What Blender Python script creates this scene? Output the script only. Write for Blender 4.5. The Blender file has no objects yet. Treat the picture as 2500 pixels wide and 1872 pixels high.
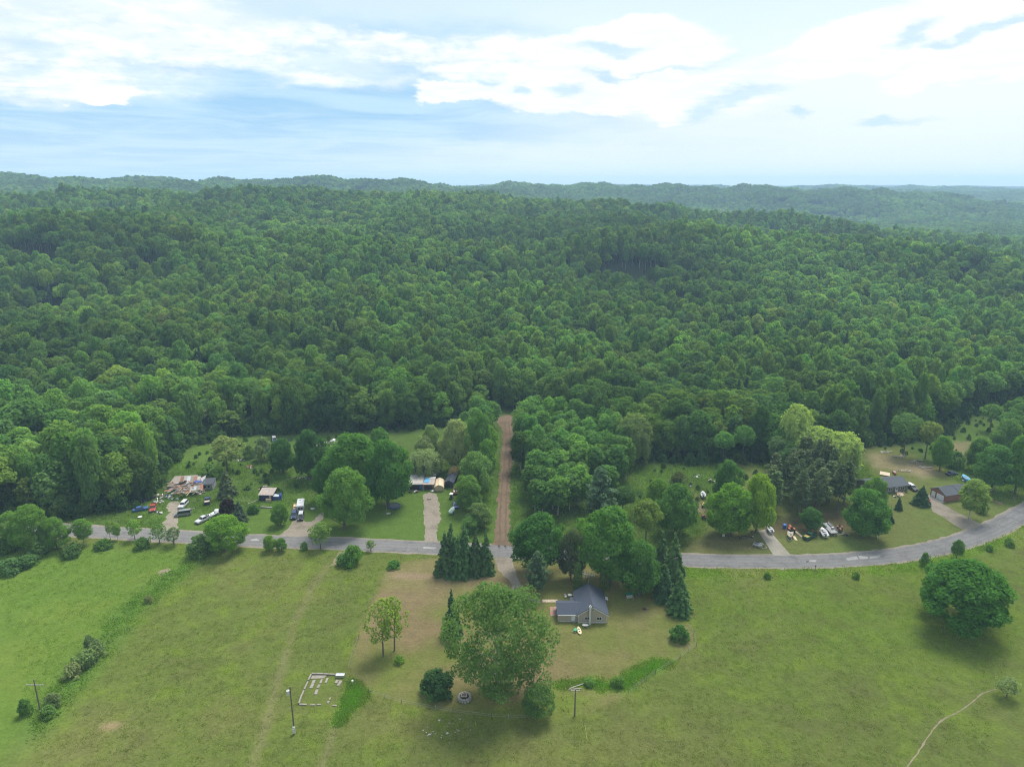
import bpy, bmesh, math, random
import numpy as np
from mathutils import Vector, Matrix
R = math.radians
S = bpy.context.scene
COL = S.collection

# ------------------------------------------------------------------ camera
CAM_H = 105.0
PITCH = 15.7                       # degrees below the horizon
FPX = 1736.0                       # focal length in photograph pixels (2500 wide)
cam_d = bpy.data.cameras.new('camera')
cam_d.sensor_width = 36.0
cam_d.lens = FPX / 2500.0 * 36.0
cam_d.clip_start = 0.5
cam_d.clip_end = 40000.0
cam = bpy.data.objects.new('camera', cam_d)
cam.location = (0, 0, CAM_H)
cam.rotation_euler = (R(90 - PITCH), 0, 0)
COL.objects.link(cam)
S.camera = cam

# ------------------------------------------------------------------ light
SUN_EL, SUN_AZ = 61.0, 30.0         # azimuth clockwise from +Y (the view direction)
sun_d = bpy.data.lights.new('sun', 'SUN')
sun_d.energy = 3.7
sun_d.angle = R(26)
sun_d.color = (1.0, 0.965, 0.90)
sun = bpy.data.objects.new('sun', sun_d)
to_sun = Vector((math.sin(R(SUN_AZ)) * math.cos(R(SUN_EL)), math.cos(R(SUN_AZ)) * math.cos(R(SUN_EL)), math.sin(R(SUN_EL))))
sun.rotation_euler = to_sun.to_track_quat('Z', 'Y').to_euler()
sun.location = (0, 0, 400)
COL.objects.link(sun)

S.view_settings.view_transform = 'Standard'
S.view_settings.look = 'None'
S.view_settings.exposure = 1.0
S.view_settings.gamma = 1.0
S.view_settings.use_curve_mapping = False
S.cycles.max_bounces = 7
S.cycles.diffuse_bounces = 4
S.cycles.glossy_bounces = 2
S.cycles.transmission_bounces = 3
S.cycles.transparent_max_bounces = 4
S.cycles.volume_bounces = 0
S.cycles.use_denoising = True
S.cycles.denoising_prefilter = 'NONE'
S.cycles.filter_width = 1.15
S.cycles.caustics_reflective = False
S.cycles.caustics_refractive = False


# ------------------------------------------------------------------ node helpers
class NT:
    def __init__(self, tree):
        self.t = tree
        tree.nodes.clear()

    def n(self, kind, _in=None, **props):
        nd = self.t.nodes.new(kind)
        for k, v in props.items():
            setattr(nd, k, v)
        if _in:
            for k, v in _in.items():
                self.put(nd.inputs[k], v)
        return nd

    def put(self, sock, v):
        if isinstance(v, bpy.types.NodeSocket):
            self.t.links.new(v, sock)
        elif isinstance(v, bpy.types.Node):
            self.t.links.new(v.outputs[0], sock)
        else:
            if isinstance(v, (tuple, list)) and len(v) == 3 and sock.type == 'RGBA':
                v = (*v, 1.0)
            sock.default_value = v

    def m(self, op, a, b=0.0, c=0.0, clamp=False):
        return self.n('ShaderNodeMath', {0: a, 1: b, 2: c}, operation=op, use_clamp=clamp).outputs[0]

    def mix(self, f, a, b, blend='MIX'):
        nd = self.n('ShaderNodeMix', data_type='RGBA', blend_type=blend)
        self.put(nd.inputs[0], f)
        self.put(nd.inputs[6], a)
        self.put(nd.inputs[7], b)
        return nd.outputs[2]

    def ramp(self, f, stops):
        nd = self.n('ShaderNodeValToRGB', {0: f})
        e = nd.color_ramp.elements
        while len(e) < len(stops):
            e.new(0.5)
        for el, (p, c) in zip(e, stops):
            el.position = p
            el.color = (*c, 1) if isinstance(c, (tuple, list)) else (c, c, c, 1)
        return nd.outputs[0]

    def noise(self, vec, scale, detail=4.0, rough=0.55, dist=0.0):
        return self.n('ShaderNodeTexNoise', {'Vector': vec, 'Scale': scale, 'Detail': detail, 'Roughness': rough, 'Distortion': dist}).outputs[0]

    def sstep(self, v, lo, hi):
        return self.n('ShaderNodeMapRange', {0: v, 1: lo, 2: hi, 3: 0.0, 4: 1.0}, interpolation_type='SMOOTHSTEP').outputs[0]


# ------------------------------------------------------------------ sky: physical sky with a deck of broken cloud
W = bpy.data.worlds.new('World')
S.world = W
W.use_nodes = True
w = NT(W.node_tree)
sky = w.n('ShaderNodeTexSky', sky_type='NISHITA', sun_disc=False)
sky.sun_elevation = R(SUN_EL)
sky.sun_rotation = R(SUN_AZ)
sky.altitude = 300.0
sky.air_density = 1.0
sky.dust_density = 1.6
sky.ozone_density = 1.5
geo = w.n('ShaderNodeTexCoord').outputs['Generated']
sep = w.n('ShaderNodeSeparateXYZ', {0: geo})
SX, SY, SZ = sep.outputs
# clouds lie on a flat deck: direction divided by height above the horizon
den = w.m('MAXIMUM', w.m('ADD', SZ, 0.035), 0.01)
U = w.m('DIVIDE', SX, den)
V = w.m('DIVIDE', SY, den)
deck = w.n('ShaderNodeCombineXYZ', {0: U, 1: V, 2: 0.0}).outputs[0]
# azimuth / elevation for the heaps of cumulus, wobbled by noise
AZ = w.m('ARCTAN2', SX, SY)
EL = w.m('ARCSINE', SZ)
ae = w.n('ShaderNodeCombineXYZ', {0: w.m('MULTIPLY', AZ, 1.0), 1: w.m('MULTIPLY', EL, 2.6), 2: 0.0}).outputs[0]
wob = w.n('ShaderNodeTexNoise', {'Vector': ae, 'Scale': 9.0, 'Detail': 5.0, 'Roughness': 0.64}).outputs['Color']
wv = w.n('ShaderNodeVectorMath', {0: wob, 1: (0.12, 0.06, 0.0), 2: (-0.06, -0.03, 0.0)}, operation='MULTIPLY_ADD').outputs[0]
AE = w.n('ShaderNodeVectorMath', {0: w.n('ShaderNodeCombineXYZ', {0: AZ, 1: EL, 2: 0.0}).outputs[0], 1: wv}, operation='ADD').outputs[0]


def az_el(px, py):
    x, y, z = (px - 1250) / FPX, (936 - py) / FPX, 1.0
    c, s = math.cos(R(PITCH)), math.sin(R(PITCH))
    d = Vector((x, z * c + y * s, -z * s + y * c)).normalized()
    return math.atan2(d.x, d.y), math.asin(d.z)


def blobs(items, lo, hi):
    """union of soft tilted ellipses of cloud"""
    r = None
    for px, py, rx, ry, *tl in items:
        a, e = az_el(px, py)
        mp = w.n('ShaderNodeMapping', {0: AE, 1: (a, e, 0), 2: (0, 0, math.atan(tl[0]) if tl else 0), 3: (rx * 1.6 / FPX, ry * 1.6 / FPX, 1)}, vector_type='TEXTURE')
        g = w.n('ShaderNodeTexGradient', {0: mp.outputs[0]}, gradient_type='SPHERICAL').outputs[1]
        r = g if r is None else w.m('MAXIMUM', r, g)
    return w.sstep(r, lo, hi)


wisps = w.sstep(w.noise(deck, 0.55, 4.0, 0.6, 0.6), 0.36, 0.62)
veil = w.sstep(w.noise(deck, 0.16, 2.0, 0.5), 0.34, 0.66)
soft = blobs([(250, 62, 600, 62, -0.06), (640, 118, 330, 46, -0.12), (1000, 128, 380, 34, -0.06), (1280, 140, 260, 36), (60, 170, 300, 50), (20, 200, 50, 20), (1720, 250, 160, 34), (1900, 165, 200, 40, 0.15)], 0.14, 0.6)
crisp = blobs([(255, 228, 80, 20), (1560, 106, 160, 54), (1400, 130, 120, 34), (1110, 218, 75, 30), (1190, 232, 55, 22), (1330, 222, 150, 46), (1470, 232, 130, 36), (1580, 222, 110, 36), (1690, 262, 90, 30),
               (2080, 110, 130, 46, 0.2), (2200, 80, 130, 62, 0.2), (2330, 50, 130, 70, 0.2), (2450, 120, 110, 50, 0.2), (2300, 170, 120, 20, 0.2)], 0.27, 0.44)
bluelow = blobs([(820, 290, 820, 165), (1420, 335, 480, 90, 0.05), (120, 330, 480, 120), (1120, 200, 420, 60), (1240, 190, 150, 30), (350, 178, 280, 28)], 0.08, 0.5)
shade_b = blobs([(2215, 88, 46, 18, 0.4), (2295, 108, 40, 12), (1480, 118, 90, 14), (1720, 272, 42, 24),
                 (1800, 240, 95, 19, 0.1), (1955, 283, 24, 11), (2170, 292, 65, 11, 0.1), (2430, 75, 95, 12, 0.2), (1275, 215, 26, 15), (1385, 212, 30, 15)], 0.04, 0.75)
fine = w.noise(deck, 2.2, 4.0, 0.65, 0.3)
# clear air between, brightened by thin high haze
clear = w.mix(0.70, w.n('ShaderNodeVectorMath', {0: sky.outputs[0], 3: 0.085}, operation='SCALE').outputs[0], (0.45, 0.55, 0.595))
pale = w.mix(w.m('MULTIPLY', veil, 0.5), clear, (0.60, 0.64, 0.66))
blue = w.mix(w.m('MULTIPLY', w.m('SUBTRACT', 1.0, wisps), 0.8), (0.32, 0.465, 0.57), (0.18, 0.345, 0.525))
c1 = w.mix(w.m('MULTIPLY', bluelow, w.m('ADD', 0.72, w.m('MULTIPLY', fine, 0.4), clamp=True)), pale, blue)
white = w.mix(w.sstep(fine, 0.35, 0.7), (0.575, 0.595, 0.615), (0.70, 0.695, 0.69))
bright = blobs([(2150, 330, 700, 190), (1750, 400, 700, 60)], 0.0, 0.75)
c1 = w.mix(w.m('MULTIPLY', bright, 0.85), c1, (0.555, 0.59, 0.605))
patchy = w.sstep(w.n('ShaderNodeSeparateColor', {0: wob}).outputs[2], 0.36, 0.58)
c2 = w.mix(w.m('MULTIPLY', soft, w.m('MULTIPLY', w.m('ADD', 0.40, w.m('MULTIPLY', patchy, 0.60)), w.m('ADD', 0.5, w.m('MULTIPLY', fine, 0.9), clamp=True))), c1, white)
c2 = w.mix(w.m('MULTIPLY', crisp, 0.9), c2, white)
c3 = w.mix(w.m('MULTIPLY', shade_b, 0.7), c2, (0.32, 0.46, 0.60))
low = w.m('SUBTRACT', 1.0, w.sstep(EL, 0.0, 0.10))
c4 = w.mix(w.m('MULTIPLY', low, 0.5), c3, (0.485, 0.56, 0.605))
bg = w.n('ShaderNodeBackground', {0: c4, 1: 0.88})
w.n('ShaderNodeOutputWorld', {0: bg.outputs[0]})
W.cycles.sampling_method = 'MANUAL'
W.cycles.sample_map_resolution = 128


# ------------------------------------------------------------------ pixels of the photograph to places on the ground
def P(px, py, z=0.0):
    """the point at height z on the ray through pixel (px, py) of the photograph"""
    x, y = (px - 1250) / FPX, (936 - py) / FPX
    c, s = math.cos(R(PITCH)), math.sin(R(PITCH))
    dx, dy, dz = x, c + y * s, -s + y * c
    t = (z - CAM_H) / dz
    return Vector((dx * t, dy * t, z))


def top_height(base, py):
    """height of a thing standing at base whose top shows at picture row py"""
    c, s = math.cos(R(PITCH)), math.sin(R(PITCH))
    y = (936 - py) / FPX
    t = base.y / (c + y * s)
    return CAM_H + t * (-s + y * c) - base.z


def metres(base, npx):
    c, s = math.cos(R(PITCH)), math.sin(R(PITCH))
    depth = base.y * c + (CAM_H - base.z) * s
    return npx * depth / FPX


# ------------------------------------------------------------------ terrain
def sm(t):
    t = np.clip(t, 0, 1)
    return t * t * (3 - 2 * t)


_rs = np.random.RandomState(5)
_waves = [(_rs.uniform(0, 2 * math.pi), _rs.uniform(0, 2 * math.pi), l, a) for l, a in
          [(420, 1.0), (330, 0.9), (250, 0.8), (190, 0.7), (150, 0.55), (110, 0.4), (80, 0.3), (60, .2)]]


def rolling(x, y):
    r = np.zeros_like(x)
    for ang, ph, lam, a in _waves:
        r += a * np.sin((x * math.cos(ang) + y * math.sin(ang)) * 2 * math.pi / lam + ph)
    return r


def height(x, y):
    x = np.asarray(x, float)
    y = np.asarray(y, float)
    foot = 322 + 0.20 * np.clip(x, 0, None) - 0.10 * np.clip(-x, 0, 400)
    crest = 1080 - 0.30 * np.clip(x, 0, 900) - 0.12 * np.clip(-x, 0, 900)
    hc = np.interp(x, [-2500, -1200, -806, -500, -355, -161, 32, 155, 280, 420, 560, 700, 1000, 2500],
                   [50, 60, 65, 72, 74, 71, 63, 49, 41, 31, 17, -2, -14, -10])
    t = (y - foot) / (crest - foot)
    front = hc * sm(np.clip(t, 0, 1))
    base_far = np.interp(x, [-2500, -600, 0, 500, 900, 2500], [45, 40, 26, -8, -26, -14])
    back = base_far + (hc - base_far) * (1 - sm((y - crest) / 520.0))
    h = np.where(t < 1, front, back)
    amp = sm((y - foot - 20) / 320.0)
    h = h + amp * rolling(x, y) * np.interp(y, [300, 700, 1200, 2500], [3.4, 5.0, 4.6, 6.0])

    def g(cx, cy, sx, sy, a, rot=0.0):
        c, s = math.cos(rot), math.sin(rot)
        u = (x - cx) * c + (y - cy) * s
        v = -(x - cx) * s + (y - cy) * c
        return a * np.exp(-0.5 * ((u / sx) ** 2 + (v / sy) ** 2))
    h = h + amp * (g(-330, 620, 150, 80, 20) + g(300, 660, 170, 70, 19, -0.35) - g(360, 860, 160, 60, 12, -0.35) + g(40, 640, 120, 90, 6) - g(-60, 820, 90, 140, 5))
    h = h + sm((y - foot) / 50.0) * g(-225, 375, 85, 42, 12)
    # ridges beyond
    h = h + g(-900, 1850, 500, 260, 29) + g(-330, 1950, 330, 240, 30) + g(200, 2350, 330, 260, 50, -0.2) + g(650, 2500, 350, 300, 38)
    h = h + g(960, 2050, 330, 230, 66, -0.25) + g(1500, 2500, 500, 400, 44) + g(-1600, 1900, 500, 400, 50)
    far = np.interp(np.hypot(x, y), [1900, 3200, 4300, 6500, 12000], [0, 34, 62, 70, 60])
    h = np.maximum(h, far + amp * rolling(x * 0.42, y * 0.42) * np.interp(y, [2000, 3000, 6000], [3.0, 6.0, 9.0]))
    flat = sm((y - foot) / 60.0)
    return h * np.where(y > foot, flat, 0.0)


def h1(x, y):
    return float(height(np.array([x]), np.array([y]))[0])


# value noise for numpy
_grid = np.random.RandomState(11).rand(256, 256)


def vnoise(x, y, lam):
    u, v = np.asarray(x) / lam + 91.7, np.asarray(y) / lam + 47.3
    i, j = np.floor(u).astype(int), np.floor(v).astype(int)
    fu, fv = u - i, v - j
    fu, fv = fu * fu * (3 - 2 * fu), fv * fv * (3 - 2 * fv)
    a, b = _grid[i % 256, j % 256], _grid[(i + 1) % 256, j % 256]
    c, d = _grid[i % 256, (j + 1) % 256], _grid[(i + 1) % 256, (j + 1) % 256]
    return (a * (1 - fu) + b * fu) * (1 - fv) + (c * (1 - fu) + d * fu) * fv


def fbm(x, y, lam, n=4):
    s, a, t = 0, 1.0, 0
    for k in range(n):
        s = s + a * vnoise(np.asarray(x) + 13.1 * k, np.asarray(y) - 7.7 * k, lam / 2 ** k)
        t += a
        a *= 0.6
    return s / t


def poly(pts):
    return np.array([P(*p)[:2] for p in pts])


def sdist(x, y, pg):
    """signed distance to a closed polygon, positive inside"""
    x, y = np.asarray(x, float), np.asarray(y, float)
    inside = np.zeros(x.shape, bool)
    dmin = np.full(x.shape, 1e9)
    n = len(pg)
    for i in range(n):
        ax, ay = pg[i]
        bx, by = pg[(i + 1) % n]
        ex, ey = bx - ax, by - ay
        tt = np.clip(((x - ax) * ex + (y - ay) * ey) / (ex * ex + ey * ey + 1e-9), 0, 1)
        dmin = np.minimum(dmin, np.hypot(x - ax - tt * ex, y - ay - tt * ey))
        cond = ((ay > y) != (by > y))
        xi = ex * (y - ay) / (ey if abs(ey) > 1e-9 else 1e-9) + ax
        inside ^= cond & (x < xi)
    return np.where(inside, dmin, -dmin)


def ldist(x, y, pts):
    dmin = np.full(np.shape(x), 1e9)
    for i in range(len(pts) - 1):
        ax, ay = pts[i]
        bx, by = pts[i + 1]
        ex, ey = bx - ax, by - ay
        tt = np.clip(((x - ax) * ex + (y - ay) * ey) / (ex * ex + ey * ey + 1e-9), 0, 1)
        dmin = np.minimum(dmin, np.hypot(x - ax - tt * ex, y - ay - tt * ey))
    return dmin


# ------------------------------------------------------------------ places on the ground
road_c = [P(*p) for p in [(-330, 1264), (-150, 1277), (0, 1285), (230, 1297), (600, 1318), (790, 1325), (1060, 1337), (1360, 1352), (1660, 1366), (1850, 1370),
                          (2000, 1369), (2110, 1363), (2200, 1353), (2300, 1334), (2400, 1302), (2500, 1252), (2620, 1185), (2760, 1110)]]
ROAD_W = 6.9
Z_forest = poly([(-260, 1275), (90, 1268), (200, 1260), (330, 1238), (378, 1195), (392, 1150), (430, 1112), (470, 1088), (560, 1064), (640, 1062), (760, 1057),
                 (830, 1052), (950, 1052), (1080, 1040), (1150, 1018), (1200, 1006), (1245, 1003), (1290, 1012), (1400, 1045), (1540, 1120), (1700, 1131),
                 (1860, 1128), (1960, 1118), (2090, 1095), (2150, 1083), (2260, 1073), (2310, 1050), (2345, 1020), (2400, 1005), (2480, 990), (2800, 980),
                 (2800, 700), (-260, 700)])
Z_meadowL = poly([(-100, 1900), (66, 1828), (140, 1750), (203, 1676), (260, 1605), (348, 1499), (420, 1432), (459, 1397), (494, 1372), (560, 1352), (300, 1335), (-200, 1320), (-400, 1900)])
Z_ditch = poly([(20, 1860), (66, 1828), (203, 1676), (348, 1499), (459, 1397), (494, 1372), (440, 1372), (380, 1405), (300, 1480), (200, 1590), (110, 1690), (30, 1790)])
Z_yard = poly([(943, 1391), (916, 1461), (875, 1559), (850, 1635), (880, 1672), (900, 1692), (980, 1717), (1106, 1739), (1280, 1756), (1340, 1749), (1440, 1740),
               (1523, 1698), (1700, 1575), (1682, 1533), (1644, 1508), (1660, 1440), (1640, 1395), (1440, 1385), (1240, 1368), (1060, 1362), (960, 1372)])
Z_lawnN = poly([(540, 1268), (640, 1240), (760, 1235), (900, 1230), (1030, 1200), (1150, 1200), (1205, 1240), (1208, 1320), (1060, 1322), (800, 1308), (600, 1302), (430, 1296), (440, 1240), (470, 1250)])
Z_lawnE = poly([(1660, 1348), (1720, 1300), (1760, 1200), (1800, 1130), (2000, 1180), (2130, 1230), (2140, 1190), (2110, 1090), (2200, 1090), (2290, 1150), (2330, 1170),
                (2440, 1230), (2500, 1200), (2420, 1290), (2330, 1320), (2200, 1338), (2000, 1352), (1800, 1352)])
Z_dirtE = poly([(2118, 1105), (2160, 1107), (2230, 1130), (2290, 1142), (2320, 1160), (2250, 1165), (2190, 1152), (2130, 1140)])
Z_dirtF = poly([(2310, 1082), (2370, 1080), (2365, 1110), (2325, 1108)])
Z_brownE = poly([(1660, 1345), (1680, 1325), (1790, 1300), (1850, 1300), (1880, 1345), (1800, 1350)])  # browner ground between the maples and the road
Z_pathK = poly([(1692, 1200), (1735, 1240), (1728, 1255), (1700, 1245)])
Z_dirtY = poly([(955, 1400), (1000, 1399), (1068, 1402), (1062, 1411), (1000, 1414), (962, 1411)])
Z_tallA = poly([(862, 1660), (900, 1692), (830, 1768), (818, 1764), (838, 1720), (845, 1690)])
Z_tallB = poly([(1345, 1670), (1450, 1652), (1490, 1662), (1540, 1634), (1605, 1606), (1640, 1615), (1530, 1690), (1470, 1690), (1400, 1672), (1355, 1682)])
Z_tallC = poly([(1150, 1745), (1230, 1725), (1340, 1690), (1400, 1690), (1470, 1690), (1450, 1725), (1350, 1748), (1270, 1754)])
Z_vergeE = poly([(1665, 1386), (1850, 1390), (2030, 1388), (2200, 1374), (2350, 1340), (2500, 1275), (2600, 1230), (2600, 1275), (2400, 1352), (2200, 1400), (1900, 1412), (1668, 1408)])
Z_dryS = poly([(1260, 1765), (1560, 1760), (1760, 1872), (1500, 1950), (1150, 1950), (1160, 1800)])
Z_dryW = poly([(100, 1830), (260, 1760), (340, 1800), (260, 1900), (80, 1900)])
Z_pinefloor = poly([(1860, 1270), (2080, 1240), (2110, 1300), (1880, 1310)])
Z_bushring = poly([(1632, 1560), (1676, 1528), (1696, 1556), (1690, 1578), (1660, 1585)])
pathSE = [tuple(P(*p)[:2]) for p in [(2180, 1910), (2215, 1872), (2245, 1830), (2272, 1788), (2300, 1757), (2340, 1737), (2372, 1715), (2400, 1692), (2440, 1679)]]
trackW1 = [tuple(P(*p)[:2]) for p in [(610, 1900), (640, 1800), (680, 1660), (720, 1520), (770, 1420), (800, 1380)]]
trackW2 = [tuple(P(*p)[:2]) for p in [(775, 1900), (800, 1830), (815, 1780)]]


def ground_colour(x, y):
    x, y = np.asarray(x, float), np.asarray(y, float)
    n1, n2, n3 = fbm(x, y, 60), fbm(x + 300, y, 18), fbm(x, y + 500, 5, 3)
    wob = (fbm(x - 200, y + 90, 9) - 0.5) * 5.0
    wob2 = (fbm(x - 200, y + 90, 3.5) - 0.5) * 2.4

    def C(*c):
        return np.array(c)[None, :]
    col = np.repeat(C(0.113, 0.142, 0.036), x.size, 0).reshape(*x.shape, 3)

    def lay(m, c, k=1.0):
        nonlocal col
        m = (np.clip(m, 0, 1) * k)[..., None]
        col = col * (1 - m) + np.array(c) * m

    def inside(pg, soft, wb=wob):
        return np.clip((sdist(x, y, pg) + wb) / soft * 0.5 + 0.5, 0, 1)
    lay((n1 - 0.45) * 3.0, (0.112, 0.165, 0.028), 0.8)
    lay((0.48 - n2) * 4.0, (0.150, 0.150, 0.055), 0.55)
    lay((n3 - 0.56) * 5.0, (0.135, 0.185, 0.028), 0.6)
    lay((0.42 - n3) * 5.0, (0.10, 0.105, 0.04), 0.45)
    # everything north of the road is lusher
    north = np.clip((y - np.interp(x, [p.x for p in road_c], [p.y for p in road_c])) / 3.0, 0, 1) * (np.abs(x) < 600)
    lay(north, (0.074, 0.122, 0.030), 0.85)
    lay(north * np.clip((n2 - 0.5) * 4, 0, 1), (0.095, 0.160, 0.03), 0.8)
    lay(inside(Z_meadowL, 4), (0.100, 0.165, 0.028), 0.9)
    lay(inside(Z_meadowL, 4) * np.clip((n2 - 0.5) * 4, 0, 1), (0.130, 0.178, 0.034), 0.7)
    lay(inside(Z_ditch, 3), (0.082, 0.145, 0.030), 0.8)
    lay(inside(Z_lawnN, 3), (0.092, 0.150, 0.030), 0.9)
    lay(inside(Z_lawnE, 3), (0.135, 0.150, 0.048), 0.9)
    lay(inside(Z_lawnE, 3) * np.clip((n2 - 0.48) * 4, 0, 1), (0.115, 0.160, 0.040), 0.7)
    lay(inside(Z_brownE, 4), (0.135, 0.115, 0.060), 0.7)
    lay(inside(Z_pinefloor, 3), (0.10, 0.075, 0.045), 0.8)
    lay(inside(Z_dirtE, 3), (0.300, 0.225, 0.155), 0.8 * np.clip(0.3 + n2, 0, 1))
    lay(inside(Z_dirtF, 3), (0.280, 0.210, 0.140), 0.6)
    lay(inside(Z_pathK, 2), (0.260, 0.200, 0.140), 0.8)
    # the house yard: mown, drying out
    yd = inside(Z_yard, 1.2, wob2 * 0.4)
    lay(yd, (0.155, 0.152, 0.054), 0.9)
    lay(yd * np.clip((n2 - 0.46) * 5, 0, 1), (0.205, 0.170, 0.085), 0.7)
    lay(yd * np.clip((0.46 - n2) * 5, 0, 1), (0.115, 0.155, 0.030), 0.7)
    stripes = 0.5 + 0.5 * np.sin((x * 0.86 + y * 0.5) * 2 * math.pi / 1.7)
    lay(yd * stripes * (x < -10) * np.clip((n1 - 0.35) * 3, 0, 1), (0.215, 0.190, 0.085), 0.45)
    brown = yd * np.clip((fbm(x + 55, y + 10, 22, 3) - 0.55) * 6, 0, 1)
    lay(brown, (0.20, 0.148, 0.088), 0.8)
    lay(inside(Z_dirtY, 1.2, wob2), (0.265, 0.190, 0.135), 0.8)
    lay(inside(Z_bushring, 1.5, wob2), (0.200, 0.150, 0.095), 0.6)
    for z in (Z_tallA, Z_tallB):
        lay(inside(z, 1.5, wob2), (0.085, 0.200, 0.016), 0.95)
    lay(inside(Z_tallC, 2.5, wob2), (0.125, 0.190, 0.024), 0.8)
    vg = inside(Z_vergeE, 2.5, wob2)
    lay(vg, (0.115, 0.185, 0.024), 0.85)
    lay(vg * np.clip((0.47 - n2) * 6, 0, 1), (0.185, 0.170, 0.070), 0.5)
    lay(inside(Z_dryS, 14), (0.155, 0.140, 0.062), 0.6 * np.clip(n2 * 1.6 - 0.2, 0, 1))
    lay(inside(Z_dryW, 9), (0.165, 0.135, 0.070), 0.6 * np.clip(n2 * 1.6 - 0.2, 0, 1))
    bare = np.exp(-(((x - P(270, 1772).x) / 2.6) ** 2 + ((y - P(270, 1772).y) / 1.6) ** 2))
    lay(bare ** 2, (0.30, 0.22, 0.145), 0.9)
    for ln, wd, k in ((trackW1, 1.0, 0.5), (trackW2, 0.8, 0.5), (pathSE, 0.33, 0.0)):
        lay(np.exp(-(ldist(x, y, ln) / wd) ** 2), (0.190, 0.165, 0.095), k)
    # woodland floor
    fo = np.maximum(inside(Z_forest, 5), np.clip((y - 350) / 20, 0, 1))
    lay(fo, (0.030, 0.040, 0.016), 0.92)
    farfield = np.exp(-(((x - 1080) / 150) ** 4 + ((y - 2840) / 120) ** 4))
    lay(np.where(y > 2500, farfield * 3, 0), (0.26, 0.29, 0.10), 1.0)
    fld = np.clip((np.hypot(x, y) - 3300) / 300, 0, 1)
    lay(fld, (0.045, 0.075, 0.03), 1.0)
    return np.clip(col * np.array([0.93, 0.93, 0.88]), 0.005, 0.9)


# ------------------------------------------------------------------ mesh helpers
def np_mesh(name, verts, faces, k):
    me = bpy.data.meshes.new(name)
    verts = np.asarray(verts, np.float32)
    faces = np.asarray(faces, np.int32)
    me.vertices.add(len(verts))
    me.vertices.foreach_set('co', verts.ravel())
    me.loops.add(faces.size)
    me.loops.foreach_set('vertex_index', faces.ravel())
    me.polygons.add(len(faces))
    me.polygons.foreach_set('loop_start', np.arange(0, faces.size, k, dtype=np.int32))
    me.update(calc_edges=True)
    return me


MATS = {}


def new_mat(name):
    m = bpy.data.materials.new(name)
    m.use_nodes = True
    return m, NT(m.node_tree)


def finish(t, shader):
    t.n('ShaderNodeOutputMaterial', {0: shader})


# ground material: painted zones times fine grain and a rough sward
m, t = new_mat('ground_sward')
vc = t.n('ShaderNodeVertexColor', layer_name='zone').outputs[0]
pos = t.n('ShaderNodeNewGeometry').outputs['Position']
g1 = t.noise(pos, 1.6, 4, 0.7)
g2 = t.noise(pos, 0.35, 3, 0.6)
k = t.m('MULTIPLY', t.m('ADD', 0.52, t.m('MULTIPLY', g1, 0.96)), t.m('ADD', 0.75, t.m('MULTIPLY', g2, 0.5)))
cc = t.n('ShaderNodeVectorMath', {0: vc, 3: k}, operation='SCALE').outputs[0]
hgt = t.m('ADD', t.m('MULTIPLY', g1, 0.22), t.m('MULTIPLY', g2, 0.5))
bmp = t.n('ShaderNodeBump', {'Strength': 0.9, 'Distance': 0.6, 'Height': hgt})
finish(t, t.n('ShaderNodeBsdfDiffuse', {'Color': cc, 'Roughness': 0.9, 'Normal': bmp}).outputs[0])
MATS['ground'] = m


def axis(segs):
    out = []
    for a, b, st in segs:
        out += list(np.arange(a, b, st))
    out.append(segs[-1][1])
    return np.array(out)


xs = axis([(-6600, -2400, 420), (-2400, -900, 60), (-900, -270, 21), (-270, -130, 1.7), (-130, 130, 0.85), (130, 270, 1.7), (270, 900, 21), (900, 2400, 60), (2400, 6600, 420)])
ys = axis([(-300, 60, 40), (60, 225, 0.85), (225, 345, 1.5), (345, 1300, 19), (1300, 3600, 50), (3600, 8000, 400)])
GX, GY = np.meshgrid(xs, ys)
GZ = height(GX, GY)
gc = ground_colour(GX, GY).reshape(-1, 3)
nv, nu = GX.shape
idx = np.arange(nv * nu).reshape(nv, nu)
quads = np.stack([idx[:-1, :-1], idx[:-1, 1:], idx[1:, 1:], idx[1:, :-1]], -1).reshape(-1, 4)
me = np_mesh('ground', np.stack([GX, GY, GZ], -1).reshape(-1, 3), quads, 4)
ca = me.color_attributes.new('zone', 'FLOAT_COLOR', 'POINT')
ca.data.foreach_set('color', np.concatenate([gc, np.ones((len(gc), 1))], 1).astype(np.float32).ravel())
me.polygons.foreach_set('use_smooth', np.ones(len(quads), bool))
me.materials.append(MATS['ground'])
ground = bpy.data.objects.new('ground', me)
ground['kind'] = 'structure'
COL.objects.link(ground)

# ------------------------------------------------------------------ foliage and bark
def foliage(name, trans=0.40, hue=0.35):
    m, t = new_mat(name)
    tint = t.n('ShaderNodeAttribute', attribute_type='INSTANCER', attribute_name='tint').outputs[0]
    oc = t.n('ShaderNodeTexCoord').outputs['Object']
    n1 = t.noise(oc, 0.55, 2, 0.5)
    n2 = t.noise(oc, 2.6, 2, 0.6)
    k = t.m('ADD', 0.55, t.m('ADD', t.m('MULTIPLY', n1, 0.45), t.m('MULTIPLY', n2, 0.5)))
    c = t.n('ShaderNodeVectorMath', {0: tint, 3: k}, operation='SCALE').outputs[0]
    warm = t.n('ShaderNodeVectorMath', {0: c, 1: (1.18, 1.09, 0.85)}, operation='MULTIPLY').outputs[0]
    c = t.mix(t.sstep(n1, 0.5, 0.75), c, warm)
    d = t.n('ShaderNodeBsdfDiffuse', {'Color': c, 'Roughness': 0.6})
    tc = t.n('ShaderNodeVectorMath', {0: c, 1: (1.25, 1.3, 0.6)}, operation='MULTIPLY').outputs[0]
    tr = t.n('ShaderNodeBsdfTranslucent', {'Color': tc})
    mx = t.n('ShaderNodeMixShader', {0: trans, 1: d.outputs[0], 2: tr.outputs[0]})
    finish(t, mx.outputs[0])
    MATS[name] = m


foliage('foliage')
foliage('needles', 0.10)


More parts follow.
